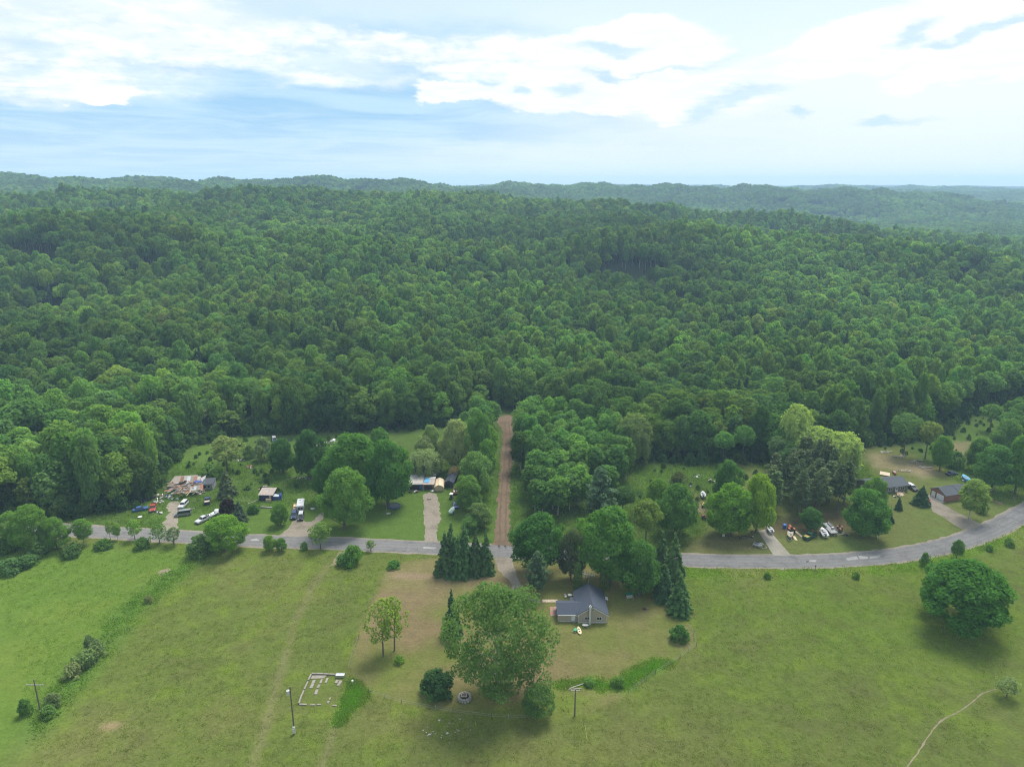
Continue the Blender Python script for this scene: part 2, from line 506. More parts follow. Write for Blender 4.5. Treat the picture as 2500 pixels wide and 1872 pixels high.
def bark(name, a, b):
    m, t = new_mat(name)
    oc = t.n('ShaderNodeTexCoord').outputs['Object']
    sc = t.n('ShaderNodeVectorMath', {0: oc, 1: (6.0, 6.0, 1.2)}, operation='MULTIPLY').outputs[0]
    n = t.noise(sc, 1.0, 4, 0.65)
    c = t.mix(t.sstep(n, 0.35, 0.7), a, b)
    finish(t, t.n('ShaderNodeBsdfDiffuse', {'Color': c, 'Roughness': 0.8}).outputs[0])
    MATS[name] = m


bark('bark_grey', (0.10, 0.085, 0.065), (0.20, 0.175, 0.145))
bark('bark_pale', (0.30, 0.29, 0.25), (0.52, 0.50, 0.45))
bark('bark_brown', (0.07, 0.048, 0.035), (0.15, 0.105, 0.075))


def unit(v):
    return v / (np.linalg.norm(v, axis=-1, keepdims=True) + 1e-9)


def leaf_quads(rs, c, n, size, aspect=1.0):
    """one rhombic leaf spray per centre c, facing about n"""
    N = len(c)
    r = rs.normal(size=(N, 3))
    a = unit(np.cross(n, r))
    b = np.cross(n, a)
    s = (size * rs.uniform(0.65, 1.3, N))[:, None]
    fold = n * s * rs.uniform(-0.25, 0.25, (N, 1))
    v = np.stack([c - a * s * aspect, c - b * s * 0.7 + fold, c + a * s * aspect, c + b * s * 0.7 + fold], 1).reshape(-1, 3)
    f = np.arange(4 * N).reshape(N, 4)
    return v, f


def crown_clumps(seed, H, Rr, z0, nclump, leaf, cover, rc=(0.26, 0.42), egg=0.0, lowcut=-0.7, rough=0.16, flat=0.85, inner=0.25):
    """broadleaf crown: leaf sprays over the skins of many clumps that fill a dome"""
    rs = np.random.RandomState(seed)
    zc, rz = (z0 + H) / 2, (H - z0) / 2
    i = np.arange(nclump) + 0.5
    ph = np.arccos(1 - 2 * i / nclump)
    th = math.pi * (1 + 5 ** 0.5) * i + rs.uniform(0, 6)
    d = np.stack([np.cos(th) * np.sin(ph), np.sin(th) * np.sin(ph), np.cos(ph)], 1) + rs.normal(size=(nclump, 3)) * 0.13
    d = unit(d)
    d = d[d[:, 2] > lowcut]
    C, Nn = [], []
    f1, f2 = rs.uniform(0, 6.28, 2)
    for q in d:
        fr = rs.uniform(*rc)
        aq = math.atan2(q[1], q[0])
        rad = Rr * (1 + egg * (-q[2])) * (1 + 0.13 * math.sin(aq + f1) + 0.11 * math.sin(2 * aq + f2)) * rs.uniform(1 - rough, 1 + rough * 0.6)
        if rs.rand() < inner:
            rad *= 0.6
        cen = np.array([q[0] * rad * (1 - fr * 0.8), q[1] * rad * (1 - fr * 0.8), zc + q[2] * rz * (1 - fr * 0.75 * Rr / max(rz, Rr)) * rs.uniform(0.88, 1.03)])
        r = Rr * fr
        k = max(6, int(cover * 2.2 * math.pi * r * r / (leaf * leaf * 1.4)))
        v = unit(rs.normal(size=(k * 2, 3)))
        v = v[(v @ q) > -0.35][:k]
        pos = cen + v * np.array([1, 1, flat]) * r * rs.uniform(0.72, 1.06, (len(v), 1))
        nn = unit(v * 0.8 + q * 0.25 + np.array([0, 0, 0.3]) + rs.normal(size=v.shape) * 0.6)
        C.append(pos)
        Nn.append(nn)
    C, Nn = np.concatenate(C), np.concatenate(Nn)
    keep = C[:, 2] > z0 * 0.6
    return leaf_quads(rs, C[keep], Nn[keep], leaf)


def crown_cone(seed, H, Rr, z0, leaf, cover, layers=18, power=0.78, droop=0.35):
    """spruce: whorls of drooping branches"""
    rs = np.random.RandomState(seed)
    C, Nn = [], []
    for L in range(layers):
        f = (L + rs.uniform(-0.2, 0.2)) / layers
        z = z0 + (H - z0) * f
        r = Rr * (1 - max(f, 0)) ** power + 0.05
        nb = max(5, int(11 * (1 - f) + 5))
        for b in range(nb):
            a = rs.uniform(0, 2 * math.pi)
            ln = r * rs.uniform(0.72, 1.12)
            k = max(4, int(cover * 2.4 * ln * ln / nb * 6 / (leaf * leaf * 1.4)))
            s = np.sqrt(rs.uniform(0.02, 1, k))
            w_ = rs.normal(size=k) * 0.16 * ln * (1.15 - s)
            x = s * ln
            pos = np.stack([x * math.cos(a) - w_ * math.sin(a), x * math.sin(a) + w_ * math.cos(a), z - droop * ln * s ** 1.4 + rs.normal(size=k) * 0.05 * Rr], 1)
            nn = unit(np.stack([np.full(k, math.cos(a) * 0.55), np.full(k, math.sin(a) * 0.55), np.full(k, 0.8)], 1) + rs.normal(size=(k, 3)) * 0.4)
            C.append(pos)
            Nn.append(nn)
    tip = np.array([[0, 0, H - 0.3]]) + rs.normal(size=(12, 3)) * np.array([0.12, 0.12, 0.45])
    C.append(tip)
    Nn.append(unit(rs.normal(size=(12, 3)) + np.array([0, 0, .5])))
    return leaf_quads(rs, np.concatenate(C), np.concatenate(Nn), leaf, 1.2)


def crown_pine(seed, H, Rr, z0, leaf, cover, nb=46):
    """pine: upswept plates of needles on separate boughs"""
    rs = np.random.RandomState(seed)
    C, Nn = [], []
    for b in range(nb):
        f = (b + rs.uniform(0, 1)) / nb
        z = z0 + (H - z0) * f ** 0.9
        a = b * 2.4 + rs.uniform(-0.5, 0.5)
        ln = Rr * (1.05 - f ** 1.6) * rs.uniform(0.6, 1.15) * (0.75 if f < 0.12 else 1)
        nt = 3 if ln > Rr * 0.5 else 2
        for q in range(nt):
            s = (q + 1) / nt
            cen = np.array([math.cos(a) * ln * s, math.sin(a) * ln * s, z + 0.22 * ln * s - 0.10 * ln * s * s])
            r = Rr * 0.24 * rs.uniform(0.7, 1.2)
            k = max(5, int(cover * 6 * r * r / (leaf * leaf * 1.4)))
            v = unit(rs.normal(size=(k, 3)))
            pos = cen + v * np.array([1, 1, 0.5]) * r * rs.uniform(0.5, 1.05, (k, 1))
            C.append(pos)
            Nn.append(unit(v * 0.6 + np.array([0, 0, 0.55]) + rs.normal(size=(k, 3)) * 0.5))
    return leaf_quads(rs, np.concatenate(C), np.concatenate(Nn), leaf, 1.3)


def crown_willow(seed, H, Rr, z0, leaf, cover):
    rs = np.random.RandomState(seed)
    C, Nn = [], []
    n = 85
    for i in range(n):
        a = i * 2.399 + rs.uniform(-.3, .3)
        s = math.sqrt((i + 0.5) / n)
        top = z0 + (H - z0) * (0.52 + 0.46 * math.sqrt(max(0, 1 - (s * 0.96) ** 2))) * rs.uniform(0.9, 1.02)
        L = (top - z0) * (0.25 + 0.75 * s) * rs.uniform(0.6, 1.0)
        cx, cy = math.cos(a) * Rr * s, math.sin(a) * Rr * s
        k = max(10, int(cover * L * Rr * 0.42 / (leaf * leaf)))
        u = rs.uniform(0, 1, k) ** 1.25
        pos = np.stack([cx * (1 + 0.06 * u) + rs.normal(size=k) * 0.10 * Rr * (1 - 0.3 * u), cy * (1 + 0.06 * u) + rs.normal(size=k) * 0.10 * Rr * (1 - 0.3 * u), top - u * L], 1)
        out = np.array([math.cos(a) * s, math.sin(a) * s, 0])
        nn = unit(out + np.stack([np.zeros(k), np.zeros(k), 0.9 * (1 - u)], 1) + rs.normal(size=(k, 3)) * 0.35)
        C.append(pos)
        Nn.append(nn)
    return leaf_quads(rs, np.concatenate(C), np.concatenate(Nn), leaf, 1.35)


def crown_column(seed, H, Rr, z0, leaf, cover):
    rs = np.random.RandomState(seed)
    k = int(cover * 2 * math.pi * Rr * H / (leaf * leaf * 1.4))
    u = rs.uniform(0, 1, k)
    a = rs.uniform(0, 2 * math.pi, k)
    r = Rr * np.minimum(1, (1.02 - u) * 3.2) ** 0.6 * (0.82 + 0.18 * np.minimum(1, u * 6)) * rs.uniform(0.7, 1.08, k) * (1 + 0.10 * np.sin(a * 3 + u * 9))
    pos = np.stack([np.cos(a) * r, np.sin(a) * r, z0 + u * (H - z0)], 1)
    nn = unit(np.stack([np.cos(a), np.sin(a), 0.25 + 0.9 * (u > 0.85)], 1) + rs.normal(size=(k, 3)) * 0.4)
    return leaf_quads(rs, pos, nn, leaf, 1.2)


def tube_np(pts, radii, n=6):
    pts = [np.array(p, float) for p in pts]
    V, F = [], []
    for i, p in enumerate(pts):
        d = unit((pts[min(i + 1, len(pts) - 1)] - pts[max(i - 1, 0)])[None])[0]
        ref = np.array([1.0, 0, 0]) if abs(d[0]) < 0.8 else np.array([0, 1.0, 0])
        a = unit(np.cross(d, ref)[None])[0]
        b = np.cross(d, a)
        for k in range(n):
            an = 2 * math.pi * k / n
            V.append(p + (a * math.cos(an) + b * math.sin(an)) * radii[i])
    for i in range(len(pts) - 1):
        for k in range(n):
            F.append((i * n + k, i * n + (k + 1) % n, (i + 1) * n + (k + 1) % n, (i + 1) * n + k))
    return np.array(V), np.array(F)


def trunk_mesh(seed, H, r, limbs, z0, Rr, fork=0.7, n=6):
    rs = np.random.RandomState(seed)
    lean = rs.normal(size=2) * 0.015 * H
    V, F = tube_np([(0, 0, -0.3), (lean[0] * .2, lean[1] * .2, H * 0.12), (lean[0] * .6, lean[1] * .6, H * 0.4), (lean[0], lean[1], H * fork)], [r * 1.35, r, r * 0.72, r * 0.22], n)
    Vs, Fs, off = [V], [F], len(V)
    for i in range(limbs):
        a = i * 2.4 + rs.uniform(-.4, .4)
        zz = z0 + (H * fork * 0.85 - z0) * (i + 0.5) / max(limbs, 1)
        ln = Rr * rs.uniform(0.5, 0.8)
        V, F = tube_np([(lean[0] * .5, lean[1] * .5, zz), (math.cos(a) * ln * .5, math.sin(a) * ln * .5, zz + ln * 0.30), (math.cos(a) * ln, math.sin(a) * ln, zz + ln * 0.75)],
                       [r * 0.42, r * 0.28, r * 0.08], max(4, n - 2))
        Vs.append(V)
        Fs.append(F + off)
        off += len(V)
    return np.concatenate(Vs), np.concatenate(Fs)


# species: reference size, crown maker, bark.  detail: leaf size in metres.
SPECIES = {
    'maple':  dict(H=18.0, R=7.0, z0=0.6, bark='bark_grey', r=0.42, limbs=7, fol='foliage'),
    'oak':    dict(H=20.0, R=6.0, z0=8.0, bark='bark_grey', r=0.32, limbs=6, fol='foliage'),
    'ash':    dict(H=24.0, R=11.0, z0=0.8, bark='bark_pale', r=0.40, limbs=11, fol='foliage'),
    'aspen':  dict(H=17.0, R=3.6, z0=4.0, bark='bark_pale', r=0.17, limbs=5, fol='foliage'),
    'thin':   dict(H=10.0, R=3.4, z0=2.2, bark='bark_grey', r=0.16, limbs=8, fol='foliage'),
    'bush':   dict(H=4.0, R=2.6, z0=0.0, bark='bark_brown', r=0.08, limbs=5, fol='foliage'),
    'spruce': dict(H=13.0, R=3.2, z0=0.7, bark='bark_brown', r=0.20, limbs=0, fol='needles'),
    'pine':   dict(H=20.0, R=5.0, z0=4.0, bark='bark_brown', r=0.30, limbs=8, fol='needles'),
    'redpine': dict(H=18.0, R=3.6, z0=5.0, bark='bark_grey', r=0.20, limbs=6, fol='needles'),
    'willow': dict(H=15.0, R=7.0, z0=1.0, bark='bark_grey', r=0.40, limbs=8, fol='foliage'),
    'column': dict(H=7.0, R=1.1, z0=0.1, bark='bark_brown', r=0.10, limbs=0, fol='needles'),
}


def make_crown(kind, seed, leaf, cover=1.0):
    s = SPECIES[kind]
    H, Rr, z0 = s['H'], s['R'], s['z0']
    if kind == 'maple':
        return crown_clumps(seed, H, Rr, z0, 86, leaf, cover * 0.9, (0.16, 0.36), 0.10, -0.7, 0.26, 0.9, 0.28)
    if kind == 'oak':
        return crown_clumps(seed, H, Rr, z0, 62, leaf, cover * 0.9, (0.18, 0.38), -0.02 + 0.12 * ((seed % 5) - 2) / 2, -0.6, 0.30, 0.95, 0.3)
    if kind == 'ash':
        return crown_clumps(seed, H, Rr, z0, 120, leaf, cover * 0.42, (0.12, 0.28), 0.08, -0.9, 0.38, 0.8, 0.4)
    if kind == 'aspen':
        return crown_clumps(seed, H, Rr, z0, 44, leaf, cover * 0.85, (0.28, 0.44), 0.05, -0.95, 0.22, 0.9, 0.3)
    if kind == 'thin':
        return crown_clumps(seed, H, Rr, z0, 60, leaf, cover * 0.30, (0.16, 0.30), 0.0, -0.8, 0.25, 0.8, 0.5)
    if kind == 'bush':
        return crown_clumps(seed, H, Rr, -H * 0.5, 70, leaf, cover * 0.85, (0.15, 0.38), 0.0, -0.25, 0.42, 0.9, 0.25)
    if kind == 'spruce':
        return crown_cone(seed, H, Rr, z0, leaf, cover)
    if kind == 'pine':
        return crown_pine(seed, H, Rr, z0, leaf, cover)
    if kind == 'redpine':
        return crown_pine(seed, H, Rr, z0, leaf, cover * 0.9, 40)
    if kind == 'willow':
        return crown_willow(seed, H, Rr, z0, leaf, cover)
    return crown_column(seed, H, Rr, z0, leaf, cover)


_cache = {}


def crown_of(kind, var, leaf, cover=1.0):
    key = ('c', kind, var, leaf, cover)
    if key not in _cache:
        v, f = make_crown(kind, 100 + var * 17, leaf, cover)
        me = np_mesh(kind + '_crown', v, f, 4)
        me.materials.append(MATS[SPECIES[kind]['fol']])
        _cache[key] = me
    return _cache[key]


def trunk_of(kind, var):
    key = ('t', kind, var)
    if key not in _cache:
        s = SPECIES[kind]
        v, f = trunk_mesh(200 + var * 13, s['H'], s['r'], s['limbs'], s['z0'], s['R'], 0.9 if kind in ('spruce', 'redpine', 'pine', 'column') else 0.72)
        me = np_mesh(kind + '_trunk', v, f, 4)
        me.polygons.foreach_set('use_smooth', np.ones(len(f), bool))
        me.materials.append(MATS[s['bark']])
        _cache[key] = me
    return _cache[key]


rng = random.Random(3)


def link(o, parent=None):
    COL.objects.link(o)
    if parent is not None:
        o.parent = parent
    return o


def plant_tree(kind, loc, H, width, tint, name, label, cat, group=None, var=None, leaf=None, cover=1.0):
    s = SPECIES[kind]
    var = rng.randrange(3) if var is None else var
    e = bpy.data.objects.new(name, None)
    e.empty_display_size = 1.0
    e.location = loc
    e.rotation_euler = (0, 0, rng.uniform(0, 6.28))
    sx = width / 2 / s['R']
    e.scale = (sx * rng.uniform(0.9, 1.12), sx * rng.uniform(0.9, 1.12), H / s['H'])
    link(e)
    e['label'] = label
    e['category'] = cat
    if group:
        e['group'] = group
    tr = link(bpy.data.objects.new('trunk', trunk_of(kind, var)), e)
    cr = link(bpy.data.objects.new('crown', crown_of(kind, var, leaf or 0.5, cover)), e)
    cr['tint'] = tint if name == 'forest_tree' else tuple(float(a * b_) for a, b_ in zip(tint, (1.34, 1.42, 1.22)))
    return e


# ------------------------------------------------------------------ scatter of uncountable things (forest beyond the first trees, grass)
def scatter(name, protos, pts, rot, scl, kind, tint, label, cat, tilt=None):
    pc = bpy.data.collections.new(name + '_kinds')
    for i, (pn, me) in enumerate(protos):
        pc.objects.link(bpy.data.objects.new('%s_%s' % ('abcdefghijklmnopq'[i], pn), me))
    me = bpy.data.meshes.new(name)
    n = len(pts)
    me.vertices.add(n)
    me.vertices.foreach_set('co', np.asarray(pts, np.float32).ravel())
    a = me.attributes.new('pick', 'INT', 'POINT')
    a.data.foreach_set('value', np.asarray(kind, np.int32))
    rv = np.zeros((n, 3), np.float32)
    rv[:, 2] = rot
    if tilt is not None:
        rv[:, :2] = tilt
    a = me.attributes.new('turn', 'FLOAT_VECTOR', 'POINT')
    a.data.foreach_set('vector', rv.ravel())
    a = me.attributes.new('size', 'FLOAT_VECTOR', 'POINT')
    a.data.foreach_set('vector', np.asarray(scl, np.float32).ravel())
    a = me.attributes.new('tint', 'FLOAT_VECTOR', 'POINT')
    a.data.foreach_set('vector', np.asarray(tint, np.float32).ravel())
    ng = bpy.data.node_groups.new(name + '_scatter', 'GeometryNodeTree')
    ng.interface.new_socket('Geometry', in_out='INPUT', socket_type='NodeSocketGeometry')
    ng.interface.new_socket('Geometry', in_out='OUTPUT', socket_type='NodeSocketGeometry')
    nd, ln = ng.nodes, ng.links
    gi, go = nd.new('NodeGroupInput'), nd.new('NodeGroupOutput')
    mp, ip, ci = nd.new('GeometryNodeMeshToPoints'), nd.new('GeometryNodeInstanceOnPoints'), nd.new('GeometryNodeCollectionInfo')
    ci.inputs[0].default_value = pc
    ci.inputs[1].default_value = True
    ci.inputs[2].default_value = True

    def attr(nm, dt):
        q = nd.new('GeometryNodeInputNamedAttribute')
        q.data_type = dt
        q.inputs[0].default_value = nm
        return q.outputs[0]
    er = nd.new('FunctionNodeEulerToRotation')
    ln.new(attr('turn', 'FLOAT_VECTOR'), er.inputs[0])
    ln.new(gi.outputs[0], mp.inputs[0])
    ln.new(mp.outputs[0], ip.inputs['Points'])
    ln.new(ci.outputs[0], ip.inputs['Instance'])
    ip.inputs['Pick Instance'].default_value = True
    ln.new(attr('pick', 'INT'), ip.inputs['Instance Index'])
    ln.new(er.outputs[0], ip.inputs['Rotation'])
    ln.new(attr('size', 'FLOAT_VECTOR'), ip.inputs['Scale'])
    ln.new(ip.outputs[0], go.inputs[0])
    o = bpy.data.objects.new(name, me)
    md = o.modifiers.new('scatter', 'NODES')
    md.node_group = ng
    link(o)
    o['kind'] = 'stuff'
    o['label'] = label
    o['category'] = cat
    return o


# ------------------------------------------------------------------ the forest
def joined(kind, var, leaf, cover=1.0):
    s = SPECIES[kind]
    v1, f1 = make_crown(kind, 500 + var * 31, leaf, cover)
    v2, f2 = trunk_mesh(300 + var, s['H'], s['r'], min(s['limbs'], 4), s['z0'], s['R'], 0.75, 5)
    me = np_mesh('forest_' + kind, np.concatenate([v1, v2]), np.concatenate([f1, f2 + len(v1)]), 4)
    me.materials.append(MATS[s['fol']])
    me.materials.append(MATS[s['bark']])
    mi = np.zeros(len(f1) + len(f2), np.int32)
    mi[len(f1):] = 1
    me.polygons.foreach_set('material_index', mi)
    return me


fr = np.random.RandomState(21)


def jitter_grid(x0, x1, y0, y1, step):
    a = np.arange(x0, x1, step)
    b = np.arange(y0, y1, step * 0.9)
    gx, gy = np.meshgrid(a, b)
    gx = gx + (np.arange(len(b)) % 2)[:, None] * step * 0.5
    gx = gx + fr.uniform(-0.38, 0.38, gx.shape) * step
    gy = gy + fr.uniform(-0.38, 0.38, gy.shape) * step
    return gx.ravel(), gy.ravel()


bands = [(160, 340, 7.4), (340, 900, 6.7), (900, 1500, 7.4), (1500, 2600, 8.8), (2600, 4600, 14.0)]
FX, FY, FB = [], [], []
for bi, (a, b, st) in enumerate(bands):
    gx, gy = jitter_grid(-0.95 * b, 0.95 * b, a * 0.5, b * 1.05, st)
    d = np.hypot(gx, gy)
    az = np.degrees(np.arctan2(gx, gy))
    k = (d >= a) & (d < b) & (np.abs(az) < (46 if b <= 900 else 40))
    FX.append(gx[k])
    FY.append(gy[k])
    FB.append(np.full(k.sum(), bi))
FX, FY, FB = np.concatenate(FX), np.concatenate(FY), np.concatenate(FB)
sd = sdist(FX, FY, Z_forest)
inw = np.where(FY < 460, sd > 2.0, True) & ~((np.abs(FX - 1080) < 150) & (np.abs(FY - 2840) < 115))
dens = fbm(FX, FY, 70, 3)
slit = np.abs(fbm(FX * 0.55 - 900, FY * 1.5 + 333, 170, 3) - 0.5)
gap_on = fbm(FX + 4000, FY, 200, 2)
inw &= ~((dens < 0.20) & (FY > 420))
inw &= ~((slit < 0.020) & (gap_on > 0.50) & (FY > 430))
FX, FY, FB, sd = FX[inw], FY[inw], FB[inw], sd[inw]
FZ = height(FX, FY)
FD = np.hypot(FX, FY)
stand = fbm(FX + 900, FY, 130, 3)
FH = 19.5 * np.clip(0.96 + fr.normal(size=len(FX)) * 0.17, 0.5, 1.35) * np.interp(stand, [0.25, 0.75], [0.86, 1.10])
FH = np.where(FB >= 3, 17.5 + (FH - 18.5) * 0.45, FH)
# keep only trees that can be seen past nearer ones (with a margin for a step to the side)
order = np.argsort(FD)
bins = np.clip(((np.degrees(np.arctan2(FX, FY)) + 47) / 94 * 580).astype(int), 0, 579)
runmax = np.full(580, -90.0)
keep = np.zeros(len(FX), bool)
elev = np.degrees(np.arctan2(FZ + FH - CAM_H, FD))
elow = np.degrees(np.arctan2(FZ + FH * 0.55 - CAM_H, FD))
ring = -1
pend = []
for i in order:
    rg = int(FD[i] // 12)
    if rg != ring:
        for j in pend:
            b = bins[j]
            e = elow[j]
            for q in (b - 1, b, b + 1):
                if 0 <= q < 580 and e > runmax[q]:
                    runmax[q] = e
        pend = []
        ring = rg
    b = bins[i]
    if elev[i] > runmax[max(0, b - 2):b + 3].min() - 0.35:
        keep[i] = True
        pend.append(i)
FX, FY, FB, FZ, FD, FH, sd, stand = [q[keep] for q in (FX, FY, FB, FZ, FD, FH, sd, stand)]
n = len(FX)
GREENS = np.array([(0.060, 0.108, 0.030), (0.050, 0.098, 0.030), (0.070, 0.122, 0.030), (0.042, 0.084, 0.030), (0.088, 0.140, 0.034), (0.100, 0.135, 0.045), (0.066, 0.098, 0.046)])
patch = fbm(FX - 400, FY + 250, 90, 3)
pick = np.clip((patch - 0.5) * 6 + fr.normal(size=n) * 1.1 + 1.6, 0, 6).astype(int)
FT = GREENS[pick] * np.array([1.98, 1.95, 1.70]) * fr.uniform(0.74, 1.28, (n, 1)) * np.interp(fbm(FX + 77, FY - 1200, 150, 3), [0.3, 0.7], [0.78, 1.28])[:, None] * (1 + fr.normal(size=(n, 3)) * 0.05)
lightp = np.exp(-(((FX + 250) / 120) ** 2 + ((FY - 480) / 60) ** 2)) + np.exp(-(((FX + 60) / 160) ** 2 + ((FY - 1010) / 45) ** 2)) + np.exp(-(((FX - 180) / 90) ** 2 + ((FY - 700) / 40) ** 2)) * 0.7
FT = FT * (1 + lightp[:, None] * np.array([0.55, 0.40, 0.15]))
FS = np.clip(1.0 + fr.normal(size=n) * 0.2, 0.6, 1.5)
rough_kind = fr.rand(n)
left_front = (FD < 420) & (FX < -60)
kind_of = np.where(rough_kind < 0.055, 'spruce', np.where(rough_kind < 0.20 + 0.20 * (stand > 0.55), 'aspen', 'oak'))
kind_of = np.where((kind_of == 'spruce') & (FD > 700), 'oak', kind_of)
# the 300 nearest that stand in view are trees of their own
inview = np.abs(np.degrees(np.arctan2(FX, FY))) < 36.5
near_ids = [i for i in np.argsort(FD) if inview[i]][:290]
near_set = np.zeros(n, bool)
near_set[near_ids] = True
FLAB = {'maple': 'broad tree leafy down to the ground at the forest edge', 'oak': 'tall leafy broadleaf tree in the wooded edge of the forested hill',
        'aspen': 'slender pale trunked leafy tree in the wooded edge of the forested hill',
        'spruce': 'dark pointed conifer among the leafy trees of the forest edge'}
for i in near_ids:
    kd = kind_of[i]
    s = SPECIES[kd]
    if kd == 'oak' and (sd[i] < 11 or FD[i] < 260):
        kd = 'maple'
    wd = {'maple': 10.4, 'oak': 10.8, 'aspen': 7.6, 'spruce': 6.5}[kd] * FS[i]
    tn = FT[i] if kd != 'spruce' else np.array((0.055, 0.095, 0.05))
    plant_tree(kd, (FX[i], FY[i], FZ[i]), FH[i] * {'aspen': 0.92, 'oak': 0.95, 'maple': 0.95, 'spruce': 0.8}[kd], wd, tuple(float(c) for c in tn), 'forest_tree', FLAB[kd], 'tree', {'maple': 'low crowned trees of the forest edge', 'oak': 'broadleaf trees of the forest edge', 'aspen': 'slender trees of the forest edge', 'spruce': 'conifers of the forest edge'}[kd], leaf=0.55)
protos = [('oak', joined('oak', q, 0.58)) for q in range(5)] + [('aspen', joined('aspen', 0, 0.55)), ('spruce', joined('spruce', 0, 0.6))]
protos += [('oak', joined('oak', 10 + q, 0.8)) for q in range(5)] + [('aspen', joined('aspen', 4, 0.8))] + [('oak', joined('oak', 20 + q, 1.2, 0.9)) for q in range(3)]
rest = ~near_set
ASP = kind_of == 'aspen'
ko = np.where(ASP, 5, np.where(kind_of == 'spruce', 6, fr.randint(0, 5, n)))
ko = np.where(FD > 600, np.where(ASP, 12, 7 + fr.randint(0, 5, n)), ko)
ko = np.where(FD > 1300, 13 + fr.randint(0, 3, n), ko)
ASP = (ko == 5) | (ko == 12)
refH = np.where(ASP, 17.0, np.where(ko == 6, 13.0, 20.0))
wide = np.where(ASP, 0.95, np.where(ko == 6, 1.0, 0.80)) * FS * np.where(FB == 0, 1.15, 1.0)
big = np.array([1.0, 1.0, 1.05, 1.2, 1.7])[FB]
scl = np.stack([wide * big, wide * big, FH / refH * np.where(ASP, 1.03, 1) * np.where(ko == 6, 0.85, 1)], 1)
tint = np.where((ko == 6)[:, None], np.array([[0.055, 0.095, 0.05]]), FT)
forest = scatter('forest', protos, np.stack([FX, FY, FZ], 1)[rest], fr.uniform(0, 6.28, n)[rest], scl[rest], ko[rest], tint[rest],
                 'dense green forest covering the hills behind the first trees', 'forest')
print('FOREST', n, rest.sum())

# ------------------------------------------------------------------ trees, shrubs and hedges of the farmyards
DK, MD, BR, YG, SP = (0.050, 0.112, 0.032), (0.082, 0.160, 0.038), (0.125, 0.215, 0.036), (0.235, 0.295, 0.095), (0.052, 0.092, 0.048)
GW, OL, LT, PU = (0.135, 0.175, 0.098), (0.115, 0.155, 0.050), (0.105, 0.190, 0.052), (0.030, 0.018, 0.024)


def T(kind, bx, by, ty, wpx, tint, name, label, group=None, leaf=None, cover=1.0, cat='tree', var=None):
    b = P(bx, by)
    b.z = h1(b.x, b.y)
    H = top_height(b, ty)
    return plant_tree(kind, b, max(H, 0.8), metres(b, wpx), tint, name, label, cat, group, var, leaf, cover)


# round the white trimmed house
T('ash', 1216, 1706, 1426, 248, (0.088, 0.150, 0.046), 'ash_tree', 'huge airy light green tree spreading over the lawn beside the tan house', leaf=0.25)
T('thin', 936, 1602, 1462, 92, (0.165, 0.215, 0.050), 'fruit_tree', 'larger of two sparse yellowish green trees on the mown strip', leaf=0.24, cat='tree', cover=1.25)
T('thin', 963, 1588, 1456, 84, (0.160, 0.215, 0.045), 'fruit_tree', 'smaller of two sparse yellowish green trees on the mown strip', leaf=0.24, cover=1.2)
T('bush', 975, 1618, 1600, 26, BR, 'shrub', 'small bright shoot growing at the foot of the two sparse trees', leaf=0.2, cat='shrub')
T('spruce', 1104, 1550, 1440, 50, SP, 'spruce_tree', 'narrow dark spruce half behind the huge airy tree', leaf=0.26)
T('bush', 1069, 1690, 1640, 86, (0.042, 0.085, 0.034), 'shrub', 'big round dark green shrub on the lawn next to the stone ring', leaf=0.24, cat='shrub', cover=1.3)
T('maple', 1312, 1752, 1672, 78, (0.095, 0.160, 0.050), 'apple_tree', 'small round leafed tree at the fence corner below the huge airy tree', leaf=0.26, cover=0.8)
T('bush', 1658, 1562, 1526, 42, (0.060, 0.135, 0.034), 'shrub', 'round green shrub in a bare earth patch at the pasture fence', leaf=0.24, cat='shrub', cover=1.2)
T('bush', 1438, 1672, 1658, 30, LT, 'shrub', 'low pale shrub in the lush strip beyond the lawn', leaf=0.2, cat='shrub')
T('bush', 1510, 1675, 1652, 34, (0.10, 0.175, 0.04), 'shrub', 'small leafy shrub sprouting in the tall bright grass', leaf=0.22, cat='shrub')
T('maple', 2340, 1534, 1374, 226, (0.058, 0.140, 0.028), 'pasture_oak', 'lone broad dense tree standing in the open pasture', leaf=0.27, cover=1.15)
T('thin', 2457, 1702, 1655, 56, (0.150, 0.190, 0.090), 'hawthorn_tree', 'small greyish green tree at the end of the cattle path', leaf=0.26, cover=1.6)
T('column', 1410, 1438, 1370, 21, (0.070, 0.115, 0.034), 'arborvitae', 'columnar evergreen behind the house on the porch side', leaf=0.2, cover=1.2)
T('column', 1471, 1440, 1380, 14, (0.085, 0.112, 0.036), 'arborvitae', 'taller of two joined columnar evergreens behind the house', leaf=0.2, cover=1.2)
T('column', 1482, 1440, 1386, 13, (0.075, 0.110, 0.036), 'arborvitae', 'shorter of two joined columnar evergreens behind the house', leaf=0.2, cover=1.2)
T('maple', 1488, 1424, 1236, 154, (0.075, 0.158, 0.036), 'maple_tree', 'tall wide green maple rising right behind the tan house', leaf=0.31)
T('maple', 1313, 1398, 1254, 132, (0.048, 0.115, 0.030), 'maple_tree', 'dark dense maple at the mouth of the dirt track', leaf=0.31)
T('maple', 1560, 1454, 1322, 112, (0.060, 0.130, 0.034), 'maple_tree', 'rounded dark maple shading the side yard of the house', leaf=0.30)
T('spruce', 1612, 1420, 1300, 62, (0.066, 0.112, 0.046), 'spruce_tree', 'pointed spruce peeping over the dark maple by the road', leaf=0.3)
T('spruce', 1640, 1442, 1306, 76, (0.068, 0.115, 0.044), 'spruce_tree', 'tall spruce at the corner of the yard beside the road', leaf=0.3)
T('spruce', 1657, 1494, 1404, 72, (0.062, 0.118, 0.044), 'spruce_tree', 'broad low spruce at the pasture corner of the yard', leaf=0.28)
